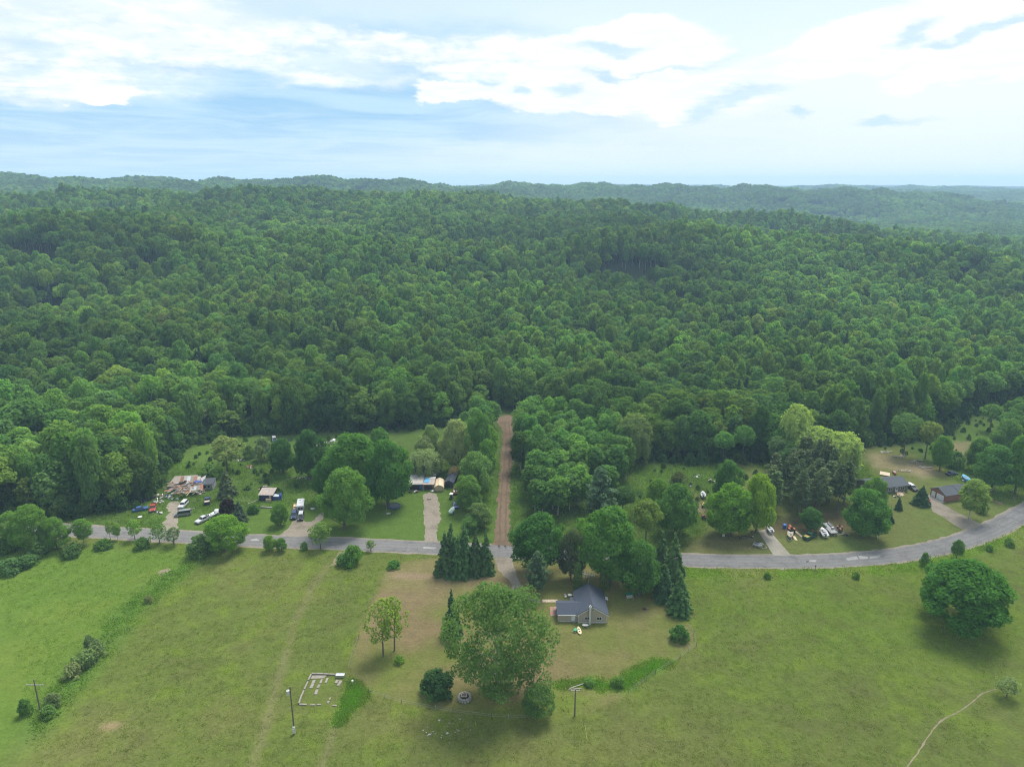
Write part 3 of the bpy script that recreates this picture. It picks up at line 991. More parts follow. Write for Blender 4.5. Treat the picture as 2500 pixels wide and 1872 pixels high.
T('spruce', 1622, 1462, 1380, 64, (0.055, 0.1, 0.048), 'spruce_tree', 'dark spruce squeezed between the rounded maple and the broad spruce', leaf=0.28)
T('pine', 1312, 1456, 1348, 62, (0.062, 0.098, 0.055), 'pine_tree', 'grey green pine between the driveway and the tan house', leaf=0.3)
T('maple', 1393, 1416, 1292, 66, (0.068, 0.092, 0.050), 'plum_tree', 'dull grey green tree between the two maples behind the house', leaf=0.32, cover=0.8)
T('oak', 1575, 1332, 1222, 92, (0.115, 0.160, 0.042), 'oak_tree', 'yellowish green oak across the road from the house', leaf=0.31)
T('maple', 1648, 1304, 1181, 98, (0.068, 0.138, 0.034), 'maple_tree', 'round dark maple across the road by the worn lawn', leaf=0.31)
T('maple', 1602, 1264, 1168, 62, (0.105, 0.185, 0.038), 'maple_tree', 'light green maple tucked behind the round dark maple', leaf=0.31)
T('pine', 1462, 1290, 1142, 84, (0.072, 0.115, 0.068), 'pine_tree', 'shaggy white pine standing among the roadside trees', leaf=0.34, cover=1.2)
T('oak', 1520, 1262, 1190, 66, (0.055, 0.105, 0.034), 'oak_tree', 'dark tree between the shaggy pine and the yellowish oak', leaf=0.31)
for q, (bx, by, ty, wd) in enumerate([(1088, 1402, 1300, 60), (1104, 1396, 1279, 62), (1136, 1400, 1284, 66), (1162, 1400, 1302, 56), (1186, 1398, 1298, 50), (1120, 1406, 1310, 56)]):
    T('spruce', bx, by, ty, wd, (0.062, 0.104 + 0.008 * (q % 3), 0.046), 'cedar_tree', 'dark cedar in the tight clump between driveway and road', 'cedars in the clump by the driveway', leaf=0.28, cover=1.5)
# across the road, west of the track
T('maple', 842, 1292, 1140, 112, (0.098, 0.180, 0.042), 'maple_tree', 'lighter green maple standing in front of the great dark maples', leaf=0.30)
T('maple', 948, 1238, 1072, 120, (0.062, 0.140, 0.034), 'maple_tree', 'great spreading maple over the trampoline', leaf=0.31)
T('maple', 868, 1220, 1056, 150, (0.072, 0.152, 0.034), 'maple_tree', 'great wide maple behind the lighter green maple', leaf=0.31)
T('maple', 798, 1225, 1120, 62, (0.058, 0.130, 0.034), 'maple_tree', 'dark maple edging the junk yard beside the wide maple', leaf=0.31)
T('maple', 760, 1172, 1048, 80, (0.046, 0.100, 0.034), 'maple_tree', 'tall dark maple between the far debris heap and the blue shed', leaf=0.31)
T('maple', 692, 1156, 1070, 66, (0.052, 0.112, 0.036), 'maple_tree', 'rounded dark tree behind the blue shed', leaf=0.31)
T('maple', 930, 1140, 1045, 70, (0.075, 0.150, 0.040), 'maple_tree', 'leafy tree showing behind the great spreading maple', leaf=0.38)
T('bush', 646, 1122, 1066, 44, GW, 'willow_shrub', 'pale grey green willow bush by the forest edge', leaf=0.3, cat='shrub')
T('bush', 610, 1118, 1085, 30, (0.12, 0.17, 0.06), 'willow_shrub', 'smaller olive bush next to the pale willow bush', leaf=0.3, cat='shrub')
T('thin', 556, 1148, 1064, 88, (0.155, 0.185, 0.075), 'crab_apple_tree', 'yellowish blossoming tree above the collapsed barn', leaf=0.3, cover=2.2)
T('bush', 512, 1170, 1130, 46, (0.105, 0.175, 0.045), 'shrub', 'bright leafy shrub behind the collapsed barn', leaf=0.3, cat='shrub')
T('spruce', 556, 1212, 1148, 46, (0.085, 0.105, 0.055), 'juniper_tree', 'brownish conifer beside the end of the collapsed barn', leaf=0.3)
T('maple', 556, 1262, 1218, 34, PU, 'purple_leaf_tree', 'small purple leaved tree among the junk cars', leaf=0.22, cover=1.2)
T('spruce', 586, 1272, 1222, 42, (0.060, 0.088, 0.056), 'spruce_tree', 'small grey green spruce next to the purple leaved tree', leaf=0.24)
T('bush', 620, 1252, 1230, 30, (0.06, 0.12, 0.04), 'shrub', 'round shrub at the low wall below the blue shed', leaf=0.22, cat='shrub')
T('maple', 686, 1284, 1228, 44, (0.088, 0.165, 0.034), 'young_maple', 'young maple on the lawn beside the parked cars', leaf=0.24)
T('maple', 1112, 1150, 1020, 76, (0.20, 0.235, 0.115), 'willow_tree', 'tall grey leaved willow behind the tarpaulin roofed shack', leaf=0.30)
T('maple', 1040, 1150, 1062, 60, (0.18, 0.22, 0.105), 'willow_tree', 'middle grey leaved willow behind the tarpaulin roofed shack', leaf=0.30)
T('maple', 1052, 1142, 1034, 52, (0.15, 0.205, 0.09), 'willow_tree', 'pointed grey green willow at the back of the shack clearing', leaf=0.30)
T('willow', 1040, 1166, 1095, 74, (0.19, 0.235, 0.115), 'willow_tree', 'low grey willow drooping behind the shack', leaf=0.32)
for bx, by, ty, wd, tn, lb in [(1172, 1160, 1000, 66, (0.085, 0.165, 0.045), 'tall green poplar at the upper end of the dirt track'), (1194, 1140, 1035, 48, BR, 'bright green poplar overhanging the dirt track'),
                               (1160, 1216, 1100, 80, (0.120, 0.195, 0.065), 'pale green willow like tree beside the dark gable shed'), (1190, 1190, 1072, 44, (0.095, 0.175, 0.04), 'rounded poplar leaning on the dirt track bank'),
                               (1145, 1250, 1160, 72, (0.105, 0.180, 0.045), 'bushy green tree by the parked golf cart'), (1168, 1288, 1228, 62, (0.115, 0.165, 0.062), 'olive tinted small tree near the cedar clump'),
                               (1152, 1298, 1260, 54, (0.080, 0.150, 0.045), 'low leafy tree in front of the olive tinted one'), (1130, 1120, 1042, 44, (0.09, 0.165, 0.05), 'leafy tree between the tall willow and the poplars')]:
    T('maple' if wd > 50 else 'aspen', bx, by, ty, wd, tn, 'poplar_tree', lb, leaf=0.30)
# east of the track
T('willow', 1545, 1128, 1006, 82, (0.135, 0.180, 0.070), 'weeping_willow', 'weeping willow at the edge of the back meadow', leaf=0.31)
T('maple', 1772, 1236, 1122, 74, (0.066, 0.140, 0.036), 'maple_tree', 'narrow dark maple behind the bright pair by the driveway', leaf=0.31)
T('maple', 1782, 1308, 1182, 104, (0.100, 0.190, 0.030), 'maple_tree', 'bright wide maple standing over the parked boat trailer', leaf=0.34, cover=1.1)
T('maple', 1846, 1300, 1154, 82, (0.150, 0.225, 0.032), 'maple_tree', 'brightest yellow green maple beside the concrete driveway', leaf=0.34, cover=1.1)
T('bush', 1655, 1176, 1150, 40, (0.095, 0.115, 0.045), 'shrub', 'dull olive shrub alone in the back meadow', leaf=0.26, cat='shrub', cover=0.8)
for bx, by, ty, wd, tn, lb in [(1935, 1132, 985, 76, YG, 'tallest yellow green willow above the pine grove'), (1985, 1150, 1040, 92, (0.215, 0.275, 0.09), 'broad yellow green willow behind the pine grove'),
                               (2040, 1160, 1050, 92, YG, 'rounded yellow green willow nearest the ranch house'), (1965, 1180, 1105, 64, (0.185, 0.24, 0.08), 'low yellow green willow among the pines')]:
    T('willow', bx, by, ty, wd, tn, 'willow_tree', lb, leaf=0.36, cover=1.2)
T('maple', 2105, 1312, 1194, 108, (0.068, 0.148, 0.034), 'maple_tree', 'dense green maple beside the roadside lamp pole', leaf=0.30)
T('maple', 2130, 1262, 1164, 60, (0.092, 0.170, 0.038), 'maple_tree', 'lighter maple screening the end of the ranch house', leaf=0.30)
T('maple', 1978, 1298, 1240, 52, (0.055, 0.120, 0.036), 'young_maple', 'small dark tree between the red tractor and the boats', leaf=0.28)
T('spruce', 2193, 1244, 1213, 22, SP, 'spruce_tree', 'small rounded spruce on the lawn of the ranch house', leaf=0.22)
T('spruce', 2170, 1275, 1243, 25, (0.036, 0.060, 0.046), 'spruce_tree', 'small blue green cone shaped spruce near the lamp pole', leaf=0.22)
T('spruce', 2248, 1232, 1186, 42, (0.048, 0.088, 0.044), 'spruce_tree', 'largest of the lawn spruces next to the garage drive', leaf=0.26)
T('aspen', 2365, 1268, 1170, 72, (0.150, 0.205, 0.055), 'birch_tree', 'light green tree with a bare stem in front of the brick garage', leaf=0.26)
T('bush', 2396, 1252, 1222, 28, (0.09, 0.15, 0.04), 'shrub', 'low shrub beside the light green tree at the garage', leaf=0.24, cat='shrub')
T('maple', 2293, 1150, 1063, 54, (0.092, 0.178, 0.034), 'maple_tree', 'rounded bright maple at the back of the ranch lawn', leaf=0.31)
T('oak', 2258, 1120, 1030, 56, (0.150, 0.185, 0.055), 'poplar_tree', 'yellowish tall tree behind the rounded bright maple', leaf=0.38)
T('oak', 2205, 1112, 1008, 70, (0.095, 0.160, 0.058), 'poplar_tree', 'pale feathery tree above the bare earth patch', leaf=0.38, cover=0.8)
T('bush', 2330, 1140, 1100, 40, (0.095, 0.160, 0.055), 'shrub', 'leafy thicket bush beside the rounded bright maple', leaf=0.3, cat='shrub')
T('maple', 2385, 1150, 1068, 60, (0.088, 0.160, 0.040), 'maple_tree', 'maple at the pasture side of the earth track', leaf=0.38)
T('maple', 2420, 1200, 1085, 96, (0.072, 0.150, 0.045), 'maple_tree', 'large maple behind the garage', leaf=0.31)
T('maple', 2478, 1205, 1060, 80, (0.085, 0.165, 0.040), 'maple_tree', 'tall maple by the bend of the road', leaf=0.31)
T('maple', 2450, 1120, 1022, 70, (0.100, 0.170, 0.055), 'maple_tree', 'light maple beyond the large one behind the garage', leaf=0.38)
T('maple', 2520, 1180, 1050, 70, (0.085, 0.150, 0.040), 'maple_tree', 'leafy maple where the road leaves the wood', leaf=0.31)
T('maple', 2335, 1362, 1316, 30, (0.080, 0.155, 0.036), 'young_maple', 'young round tree on the road bank by the pasture', leaf=0.22)
T('bush', 2256, 1382, 1348, 26, (0.085, 0.155, 0.040), 'shrub', 'upright leafy shrub on the road bank', leaf=0.22, cat='shrub')
for bx, by in [(1872, 1405), (2415, 1338), (2465, 1328), (2462, 1322), (2090, 1405)]:
    T('bush', bx, by + 6, by - 9, 20, (0.09, 0.16, 0.035), 'shrub', 'low weed clump on the grassy road verge', 'weed clumps on the verge', leaf=0.2, cat='shrub')
# roadside row on the near side, west
for bx, by, ty, wd, tn, kd, nm, lb in [
        (36, 1338, 1250, 58, (0.105, 0.185, 0.045), 'aspen', 'poplar_tree', 'leafy tree at the western end of the roadside row'),
        (84, 1342, 1232, 78, (0.110, 0.195, 0.042), 'maple', 'poplar_tree', 'tallest tree of the western roadside row'),
        (140, 1340, 1262, 64, (0.100, 0.180, 0.042), 'maple', 'poplar_tree', 'rounded tree next to the tallest of the roadside row'),
        (206, 1330, 1266, 42, (0.105, 0.190, 0.040), 'aspen', 'poplar_tree', 'single leafy tree separated from the roadside row by a gap'),
        (270, 1316, 1270, 18, (0.130, 0.205, 0.045), 'thin', 'sapling', 'thin sapling leaning over the road'),
        (288, 1318, 1276, 22, (0.135, 0.215, 0.045), 'aspen', 'sapling', 'bright sapling at the road edge'),
        (330, 1318, 1268, 38, (0.130, 0.215, 0.042), 'thin', 'sapling', 'bright forked sapling at the road edge facing the barn'),
        (390, 1326, 1278, 40, (0.105, 0.175, 0.050), 'thin', 'sapling', 'sparse sapling facing the dirt driveway'),
        (425, 1330, 1288, 44, (0.115, 0.155, 0.075), 'thin', 'sapling', 'grey twiggy sapling beside the sparse one'),
        (550, 1346, 1258, 104, (0.120, 0.215, 0.034), 'maple', 'boxelder_tree', 'bright bushy tree hiding the road below the junk yard'),
        (658, 1346, 1306, 30, (0.120, 0.205, 0.034), 'maple', 'young_maple', 'bright small tree at the road edge opposite the gravel drive'),
        (688, 1346, 1312, 28, (0.090, 0.170, 0.038), 'maple', 'young_maple', 'darker small tree beside the bright one at the road edge'),
        (783, 1340, 1276, 56, (0.125, 0.190, 0.055), 'thin', 'ash_sapling', 'airy young tree with bare stem at the gravel drive mouth'),
        (905, 1345, 1318, 26, (0.130, 0.190, 0.06), 'thin', 'sapling', 'wispy sapling at the road edge above the mown strip')]:
    T(kd, bx, by, ty, wd, tn, nm, lb, leaf=0.24, cover=2.0 if kd == 'thin' else 1.0)
for bx, by, ty, wd, tn, lb in [(20, 1345, 1312, 60, (0.075, 0.130, 0.04), 'dark tangle of shrub under the western roadside row'), (100, 1352, 1318, 66, (0.085, 0.145, 0.045), 'wide shrub under the tallest roadside tree'),
                               (178, 1350, 1322, 48, (0.095, 0.135, 0.050), 'olive shrub beneath the rounded roadside tree'), (178, 1358, 1330, 42, (0.072, 0.125, 0.042), 'rounded shrub at the meadow edge by the road'),
                               (30, 1395, 1362, 62, (0.085, 0.150, 0.062), 'grey green thicket in the corner of the western meadow'), (68, 1382, 1355, 48, (0.075, 0.135, 0.05), 'dark thicket in the corner of the western meadow'),
                               (348, 1336, 1312, 40, (0.07, 0.13, 0.035), 'low hedge shrub below the forked sapling'), (255, 1336, 1316, 46, (0.07, 0.13, 0.035), 'low hedge shrub at the road opposite the wood'),
                               (490, 1354, 1306, 66, (0.085, 0.140, 0.050), 'dark spreading shrub beside the bright bushy tree'), (862, 1376, 1330, 46, (0.080, 0.165, 0.034), 'pointed green shrub by the field entrance'),
                               (845, 1378, 1350, 40, (0.075, 0.15, 0.04), 'low shrub leaning on the pointed one'), (744, 1342, 1322, 20, (0.085, 0.16, 0.04), 'little shrub at the foot of the airy young tree'),
                               (962, 1384, 1368, 34, (0.065, 0.15, 0.034), 'flat green shrub at the corner of the mown strip'),
                               (222, 1592, 1550, 34, (0.115, 0.160, 0.085), 'grey green willow bush at the top of the ditch thicket'), (240, 1600, 1560, 40, (0.15, 0.195, 0.09), 'pale willow bush in the ditch'),
                               (212, 1622, 1586, 54, (0.14, 0.19, 0.085), 'widest pale willow bush in the ditch'), (180, 1648, 1618, 48, (0.17, 0.195, 0.095), 'straw tinted willow bush in the ditch'),
                               (62, 1745, 1706, 34, (0.07, 0.135, 0.04), 'dark shrub beside the pole in the ditch'), (132, 1722, 1690, 40, (0.130, 0.165, 0.080), 'pale weeds clump next to the pole in the ditch'),
                               (120, 1745, 1722, 44, (0.095, 0.165, 0.045), 'green weeds clump below the pole in the ditch'),
                               (362, 1470, 1452, 22, (0.165, 0.185, 0.08), 'straw coloured bush at the ditch above the field corner')]:
    T('bush', bx, by, ty, wd, tn, 'shrub', lb, leaf=0.24, cat='shrub')


def fill(pg, step, fn, seed, edge=0.5):
    rr = np.random.RandomState(seed)
    x0, y0 = pg.min(0)
    x1, y1 = pg.max(0)
    a, b = np.meshgrid(np.arange(x0, x1, step), np.arange(y0, y1, step))
    a = (a + rr.uniform(-.4, .4, a.shape) * step).ravel()
    b = (b + rr.uniform(-.4, .4, b.shape) * step).ravel()
    k = sdist(a, b, pg) > edge
    for x, y in zip(a[k], b[k]):
        fn(float(x), float(y), rr)


def vary(c, rr, s=0.14):
    f = 1 + rr.normal() * s
    return tuple(float(q * f * (1 + rr.normal() * 0.04)) for q in c)


def aspen(x, y, rr):
    near = y < 232
    plant_tree('aspen', (x, y, h1(x, y)), rr.uniform(12.5, 18.5) * (0.8 if near else 1), rr.uniform(6.0, 9.0), vary([(0.085, 0.165, 0.048), (0.105, 0.190, 0.048), (0.078, 0.148, 0.044)][rr.randint(3)], rr),
               'aspen_tree', 'slender pale stemmed aspen in the dense stand east of the dirt track', 'tree', 'aspens of the stand beside the track', leaf=0.38)


fill(poly([(1268, 1046), (1266, 1255), (1330, 1262), (1425, 1258), (1500, 1212), (1552, 1150), (1500, 1085), (1400, 1062), (1300, 1030)]), 5.6, aspen, 8)
fill(poly([(1140, 1140), (1190, 1120), (1212, 1040), (1160, 1030), (1120, 1060)]), 6.0,
     lambda x, y, rr: plant_tree('aspen', (x, y, h1(x, y)), rr.uniform(11, 16), rr.uniform(6, 8.5), vary((0.090, 0.165, 0.048), rr), 'aspen_tree', 'slender aspen in the strip west of the dirt track', 'tree', 'aspens west of the track', leaf=0.4), 9)
fill(poly([(1868, 1258), (1880, 1195), (1960, 1170), (2060, 1185), (2100, 1232), (2066, 1256), (1960, 1268)]), 5.0,
     lambda x, y, rr: plant_tree('redpine', (x, y, 0), rr.uniform(14, 18), rr.uniform(5.5, 7.5), vary((0.082, 0.108, 0.054), rr), 'pine_tree', 'brownish needled pine with bare lower stem in the planted grove', 'tree', 'pines of the grove', leaf=0.42), 10)
fill(poly([(1872, 1190), (1880, 1135), (2100, 1112), (2116, 1160), (2060, 1182), (1960, 1166)]), 7.5,
     lambda x, y, rr: plant_tree('oak', (x, y, 0), rr.uniform(11, 16), rr.uniform(7.5, 10), vary([(0.078, 0.150, 0.042), (0.060, 0.115, 0.042), (0.090, 0.125, 0.055)][rr.randint(3)], rr), 'mixed_tree', 'leafy tree of the copse behind the pine grove', 'tree', 'trees of the copse behind the grove', leaf=0.42), 11)
fill(poly([(1640, 1120), (1860, 1120), (1870, 1140), (1700, 1136)]), 7.0,
     lambda x, y, rr: plant_tree('oak', (x, y, h1(x, y)), rr.uniform(11, 17), rr.uniform(7, 9.5), vary((0.078, 0.155, 0.044), rr), 'mixed_tree', 'leafy tree in the row behind the back meadow', 'tree', 'row behind the back meadow', leaf=0.42), 12)
fill(poly([(2380, 1042), (2500, 1018), (2560, 1020), (2560, 1100), (2440, 1075), (2390, 1062)]), 9.0,
     lambda x, y, rr: plant_tree('oak', (x, y, h1(x, y)), rr.uniform(10, 15), rr.uniform(8, 11), vary((0.092, 0.165, 0.05), rr), 'mixed_tree', 'leafy tree of the copse east of the small field', 'tree', 'copse east of the small field', leaf=0.42), 13)

# rough scrub in the unmown clearings north of the road
Z_scrub = [poly([(400, 1190), (470, 1100), (600, 1075), (820, 1065), (960, 1060), (990, 1150), (900, 1200), (700, 1225), (600, 1215), (520, 1205), (470, 1160)]),
           poly([(1560, 1140), (1700, 1140), (1860, 1140), (1850, 1190), (1700, 1230), (1600, 1190)]), poly([(2300, 1050), (2420, 1015), (2440, 1040), (2390, 1075), (2310, 1085)]),
           poly([(2120, 1100), (2260, 1080), (2340, 1100), (2320, 1130), (2240, 1118), (2160, 1098)])]
# undergrowth along the forest edge
ux, uy = jitter_grid(-330, 420, 150, 400, 3.6)
us = sdist(ux, uy, Z_forest)
k = (us > -2.5) & (us < 20) & (uy < 400)
k &= ~((np.abs(ux - P(1240, 1010).x) < 5.5) & (uy < P(1240, 1003).y + 8))
sc = np.maximum.reduce([sdist(ux, uy, z) for z in Z_scrub])
k |= (sc > 0) & (fr.rand(len(ux)) < 0.34)
ux, uy, us, sc = ux[k], uy[k], us[k], sc[k]
uh = fr.uniform(0.45, 1.5, len(ux)) * np.where(us > -2.5, np.interp(us, [-3, 6], [0.55, 1.0]), 0.30)
ut = np.array([(0.075, 0.145, 0.040), (0.055, 0.110, 0.036), (0.095, 0.165, 0.045)])[fr.randint(0, 3, len(ux))] * fr.uniform(0.8, 1.2, (len(ux), 1))
scatter('undergrowth', [('bush', crown_of('bush', 0, 0.45)), ('bush', crown_of('bush', 1, 0.45))], np.stack([ux, uy, height(ux, uy)], 1), fr.uniform(0, 6.28, len(ux)),
        np.stack([uh * 0.9, uh * 0.9, uh * 1.25], 1), fr.randint(0, 2, len(ux)), ut, 'leafy undergrowth along the forest edge and in the rough clearings', 'undergrowth')

# ------------------------------------------------------------------ surfaces and materials for built things
def paint(name, col, rough=0.55, metal=0.0, grime=0.25, scale=3.0, spec=0.4):
    if name in MATS:
        return MATS[name]
    m, t = new_mat(name)
    oc = t.n('ShaderNodeTexCoord').outputs['Object']
    n = t.noise(oc, scale, 4, 0.6)
    dark = tuple(c * (1 - grime) * 0.8 + 0.02 * grime for c in col)
    c = t.mix(t.sstep(n, 0.35, 0.75), col, dark)
    p = t.n('ShaderNodeBsdfPrincipled', {'Base Color': c, 'Roughness': rough, 'Metallic': metal, 'Specular IOR Level': spec})
    finish(t, p.outputs[0])
    MATS[name] = m
    return m


def banded(name, a, b, axis_, freq, rough=0.8, nz=0.5):
    """courses, laps or corrugations along one axis"""
    m, t = new_mat(name)
    oc = t.n('ShaderNodeTexCoord').outputs['Object']
    sp = t.n('ShaderNodeSeparateXYZ', {0: oc}).outputs[axis_]
    saw = t.m('FRACT', t.m('MULTIPLY', sp, freq))
    n = t.noise(oc, 1.3, 5, 0.65)
    f = t.m('ADD', t.m('MULTIPLY', saw, 1 - nz), t.m('MULTIPLY', n, nz), clamp=True)
    c = t.mix(f, a, b)
    bp = t.n('ShaderNodeBump', {'Strength': 0.5, 'Distance': 0.03, 'Height': saw})
    p = t.n('ShaderNodeBsdfPrincipled', {'Base Color': c, 'Roughness': rough, 'Normal': bp, 'Specular IOR Level': 0.25})
    finish(t, p.outputs[0])
    MATS[name] = m
    return m


def rough_ground(name, a, b, c3, sc, rough=0.95, crack=None):
    m, t = new_mat(name)
    pos = t.n('ShaderNodeNewGeometry').outputs['Position']
    n1 = t.noise(pos, sc, 5, 0.7)
    n2 = t.noise(pos, sc * 0.12, 4, 0.6)
    c = t.mix(t.sstep(n1, 0.3, 0.7), a, b)
    c = t.mix(t.m('MULTIPLY', t.sstep(n2, 0.45, 0.7), 0.8), c, c3)
    if crack:
        wv = t.n('ShaderNodeTexNoise', {'Vector': pos, 'Scale': 0.5, 'Detail': 3.0}).outputs['Color']
        pv = t.n('ShaderNodeVectorMath', {0: wv, 1: (2.6, 2.6, 0), 2: pos}, operation='MULTIPLY_ADD').outputs[0]
        vo = t.n('ShaderNodeTexVoronoi', {'Vector': pv, 'Scale': 0.30}, feature='DISTANCE_TO_EDGE').outputs[0]
        f = t.m('SUBTRACT', 1.0, t.sstep(vo, 0.010, 0.026))
        c = t.mix(t.m('MULTIPLY', t.m('MULTIPLY', f, 0.85), t.sstep(n2, 0.43, 0.58)), c, crack)
    bp = t.n('ShaderNodeBump', {'Strength': 0.6, 'Distance': 0.05, 'Height': n1})
    finish(t, t.n('ShaderNodeBsdfDiffuse', {'Color': c, 'Roughness': rough, 'Normal': bp}).outputs[0])
    MATS[name] = m
    return m


rough_ground('asphalt', (0.185, 0.178, 0.174), (0.230, 0.222, 0.215), (0.150, 0.145, 0.143), 2.0, crack=(0.11, 0.105, 0.105))
rough_ground('gravel', (0.225, 0.192, 0.152), (0.31, 0.268, 0.218), (0.17, 0.15, 0.11), 1.4)
rough_ground('dirt', (0.165, 0.115, 0.075), (0.225, 0.162, 0.11), (0.13, 0.092, 0.062), 0.9)
rough_ground('rut', (0.13, 0.095, 0.065), (0.18, 0.135, 0.095), (0.12, 0.09, 0.06), 1.2)
rough_ground('concrete', (0.30, 0.27, 0.225), (0.35, 0.32, 0.27), (0.25, 0.23, 0.19), 1.2)
rough_ground('path_dust', (0.22, 0.185, 0.125), (0.29, 0.245, 0.175), (0.14, 0.14, 0.06), 0.8)
rough_ground('tar_patch', (0.30, 0.29, 0.28), (0.38, 0.37, 0.35), (0.24, 0.23, 0.22), 1.5)
rough_ground('dark_patch', (0.09, 0.085, 0.085), (0.12, 0.115, 0.11), (0.08, 0.08, 0.08), 1.5)


def catmull(pts, n=8):
    out = []
    p = [Vector(q) for q in pts]
    p = [p[0] * 2 - p[1]] + p + [p[-1] * 2 - p[-2]]
    for i in range(1, len(p) - 2):
        for k in range(n):
            t_ = k / n
            a, b, c, d = p[i - 1], p[i], p[i + 1], p[i + 2]
            out.append(0.5 * ((2 * b) + (c - a) * t_ + (2 * a - 5 * b + 4 * c - d) * t_ ** 2 + (-a + 3 * b - 3 * c + d) * t_ ** 3))
    out.append(p[-2])
    return out


def ribbon(name, pts, width, z, mat, n=8, jit=0.12, seed=1, kind='structure'):
    rr = random.Random(seed)
    c = catmull([(q[0], q[1], 0) for q in pts], n)
    V, F = [], []
    for i, p in enumerate(c):
        d = (c[min(i + 1, len(c) - 1)] - c[max(i - 1, 0)]).normalized()
        nr = Vector((-d.y, d.x, 0))
        for s in (-1, -0.33, 0.33, 1):
            q = p + nr * s * (width / 2 + (rr.uniform(-jit, jit) if abs(s) == 1 else 0))
            V.append((q.x, q.y, z))
    for i in range(len(c) - 1):
        for k in range(3):
            a = i * 4 + k
            F.append((a, a + 4, a + 5, a + 1))
    me = np_mesh(name, V, F, 4)
    me.flip_normals()
    me.materials.append(MATS[mat])
    o = link(bpy.data.objects.new(name, me))
    o['kind'] = kind
    return o


def sheet(name, pxpts, z, mat, jit=0.25, seed=1, smooth=True):
    """a flat patch of ground with a slightly ragged outline"""
    rr = random.Random(seed)
    p = [P(*q) for q in pxpts]
    pts = []
    for i in range(len(p)):
        a, b = p[i], p[(i + 1) % len(p)]
        k = max(1, int((b - a).length / 1.2))
        for j in range(k):
            q = a.lerp(b, j / k)
            pts.append((q.x + rr.uniform(-jit, jit), q.y + rr.uniform(-jit, jit), z))
    bm = bmesh.new()
    f = bm.faces.new([bm.verts.new(q) for q in pts])
    if f.normal.z < 0:
        f.normal_flip()
    f.normal_update()
    if f.normal.z < 0:
        f.normal_flip()
    bmesh.ops.triangulate(bm, faces=bm.faces[:])
    me = bpy.data.meshes.new(name)
    bm.to_mesh(me)
    bm.free()
    me.materials.append(MATS[mat])
    o = link(bpy.data.objects.new(name, me))
    o['kind'] = 'structure'
    return o


ribbon('road_shoulder', road_c, ROAD_W + 1.5, 0.006, 'gravel', 10, 0.35, 2)
ribbon('road', road_c, ROAD_W, 0.016, 'asphalt', 10, 0.10, 3)
rough_ground('asphalt_worn', (0.165, 0.158, 0.155), (0.205, 0.197, 0.192), (0.140, 0.135, 0.133), 2.0)
for i, off in enumerate((-2.45, -0.95, 0.95, 2.45)):
    cc_ = catmull([(q[0], q[1], 0) for q in road_c], 3)
    pp = []
    for j, q in enumerate(cc_):
        d_ = (cc_[min(j + 1, len(cc_) - 1)] - cc_[max(j - 1, 0)]).normalized()
        pp.append((q.x - d_.y * off, q.y + d_.x * off))
    ribbon('wheel_path', pp, 0.62, 0.019, 'asphalt_worn', 5, 0.14, 40 + i)
for i, pts in enumerate([[(2064, 1362), (2090, 1357), (2096, 1364), (2070, 1368)], [(2096, 1356), (2120, 1358), (2118, 1364), (2100, 1364)], [(2122, 1358), (2150, 1354), (2146, 1360), (2124, 1363)],
                         [(1976, 1367), (1994, 1366), (1990, 1371), (1978, 1370)], [(1034, 1334), (1066, 1336), (1060, 1340), (1034, 1338)], [(610, 1316), (626, 1315), (634, 1319), (616, 1320)]]):
    sheet('road_patch', pts, 0.021, 'tar_patch', 0.12, i)
sheet('road_patch', [(1968, 1369), (1976, 1368), (1974, 1372), (1967, 1372)], 0.021, 'dark_patch', 0.08, 9)
sheet('dirt_driveway', [(384, 1300), (436, 1300), (432, 1280), (436, 1255), (446, 1236), (436, 1222), (418, 1222), (404, 1236), (416, 1250), (400, 1272)], 0.011, 'gravel', 0.5, 4)
sheet('gravel_driveway', [(672, 1312), (696, 1296), (722, 1266), (740, 1264), (746, 1274), (762, 1272), (788, 1248), (797, 1244), (802, 1250), (776, 1280), (766, 1298), (772, 1315)], 0.011, 'gravel', 0.3, 5)
sheet('gravel_driveway', [(1034, 1206), (1050, 1202), (1066, 1206), (1072, 1230), (1076, 1266), (1067, 1290), (1068, 1318), (1076, 1330), (1022, 1328), (1034, 1318), (1038, 1292), (1034, 1250)], 0.011, 'gravel', 0.4, 6)
sheet('dirt_track', [(1212, 1022), (1236, 1012), (1266, 1016), (1254, 1052), (1256, 1110), (1247, 1171), (1243, 1250), (1246, 1314), (1252, 1346), (1198, 1342), (1208, 1314), (1212, 1250), (1218, 1171), (1224, 1108), (1229, 1054)], 0.011, 'dirt', 0.5, 7)
for q_, off in enumerate((-0.9, 0.95)):
    ribbon('wheel_rut', [(P(*c_).x + off, P(*c_).y) for c_ in [(1237, 1030), (1241, 1075), (1239, 1110), (1233, 1171), (1228, 1250), (1227, 1314), (1226, 1338)]], 0.55, 0.016, 'rut', 14, 0.22, 20 + q_)
sheet('house_driveway', [(1206, 1356), (1250, 1360), (1262, 1402), (1282, 1458), (1320, 1462), (1322, 1472), (1262, 1466), (1246, 1420), (1218, 1392)], 0.011, 'gravel', 0.3, 8)
sheet('concrete_driveway', [(1851, 1296), (1875, 1290), (1937, 1362), (1893, 1362)], 0.012, 'concrete', 0.03, 9)
sheet('garage_driveway', [(2268, 1212), (2282, 1212), (2300, 1229), (2340, 1252), (2405, 1284), (2398, 1304), (2350, 1312), (2352, 1294), (2336, 1284), (2306, 1264), (2276, 1248)], 0.011, 'gravel', 0.2, 10)
sheet('field_entrance', [(806, 1380), (828, 1348), (852, 1344), (836, 1362), (824, 1380)], 0.009, 'path_dust', 0.3, 11)
ribbon('cattle_path', pathSE, 0.28, 0.008, 'path_dust', 6, 0.10, 12)
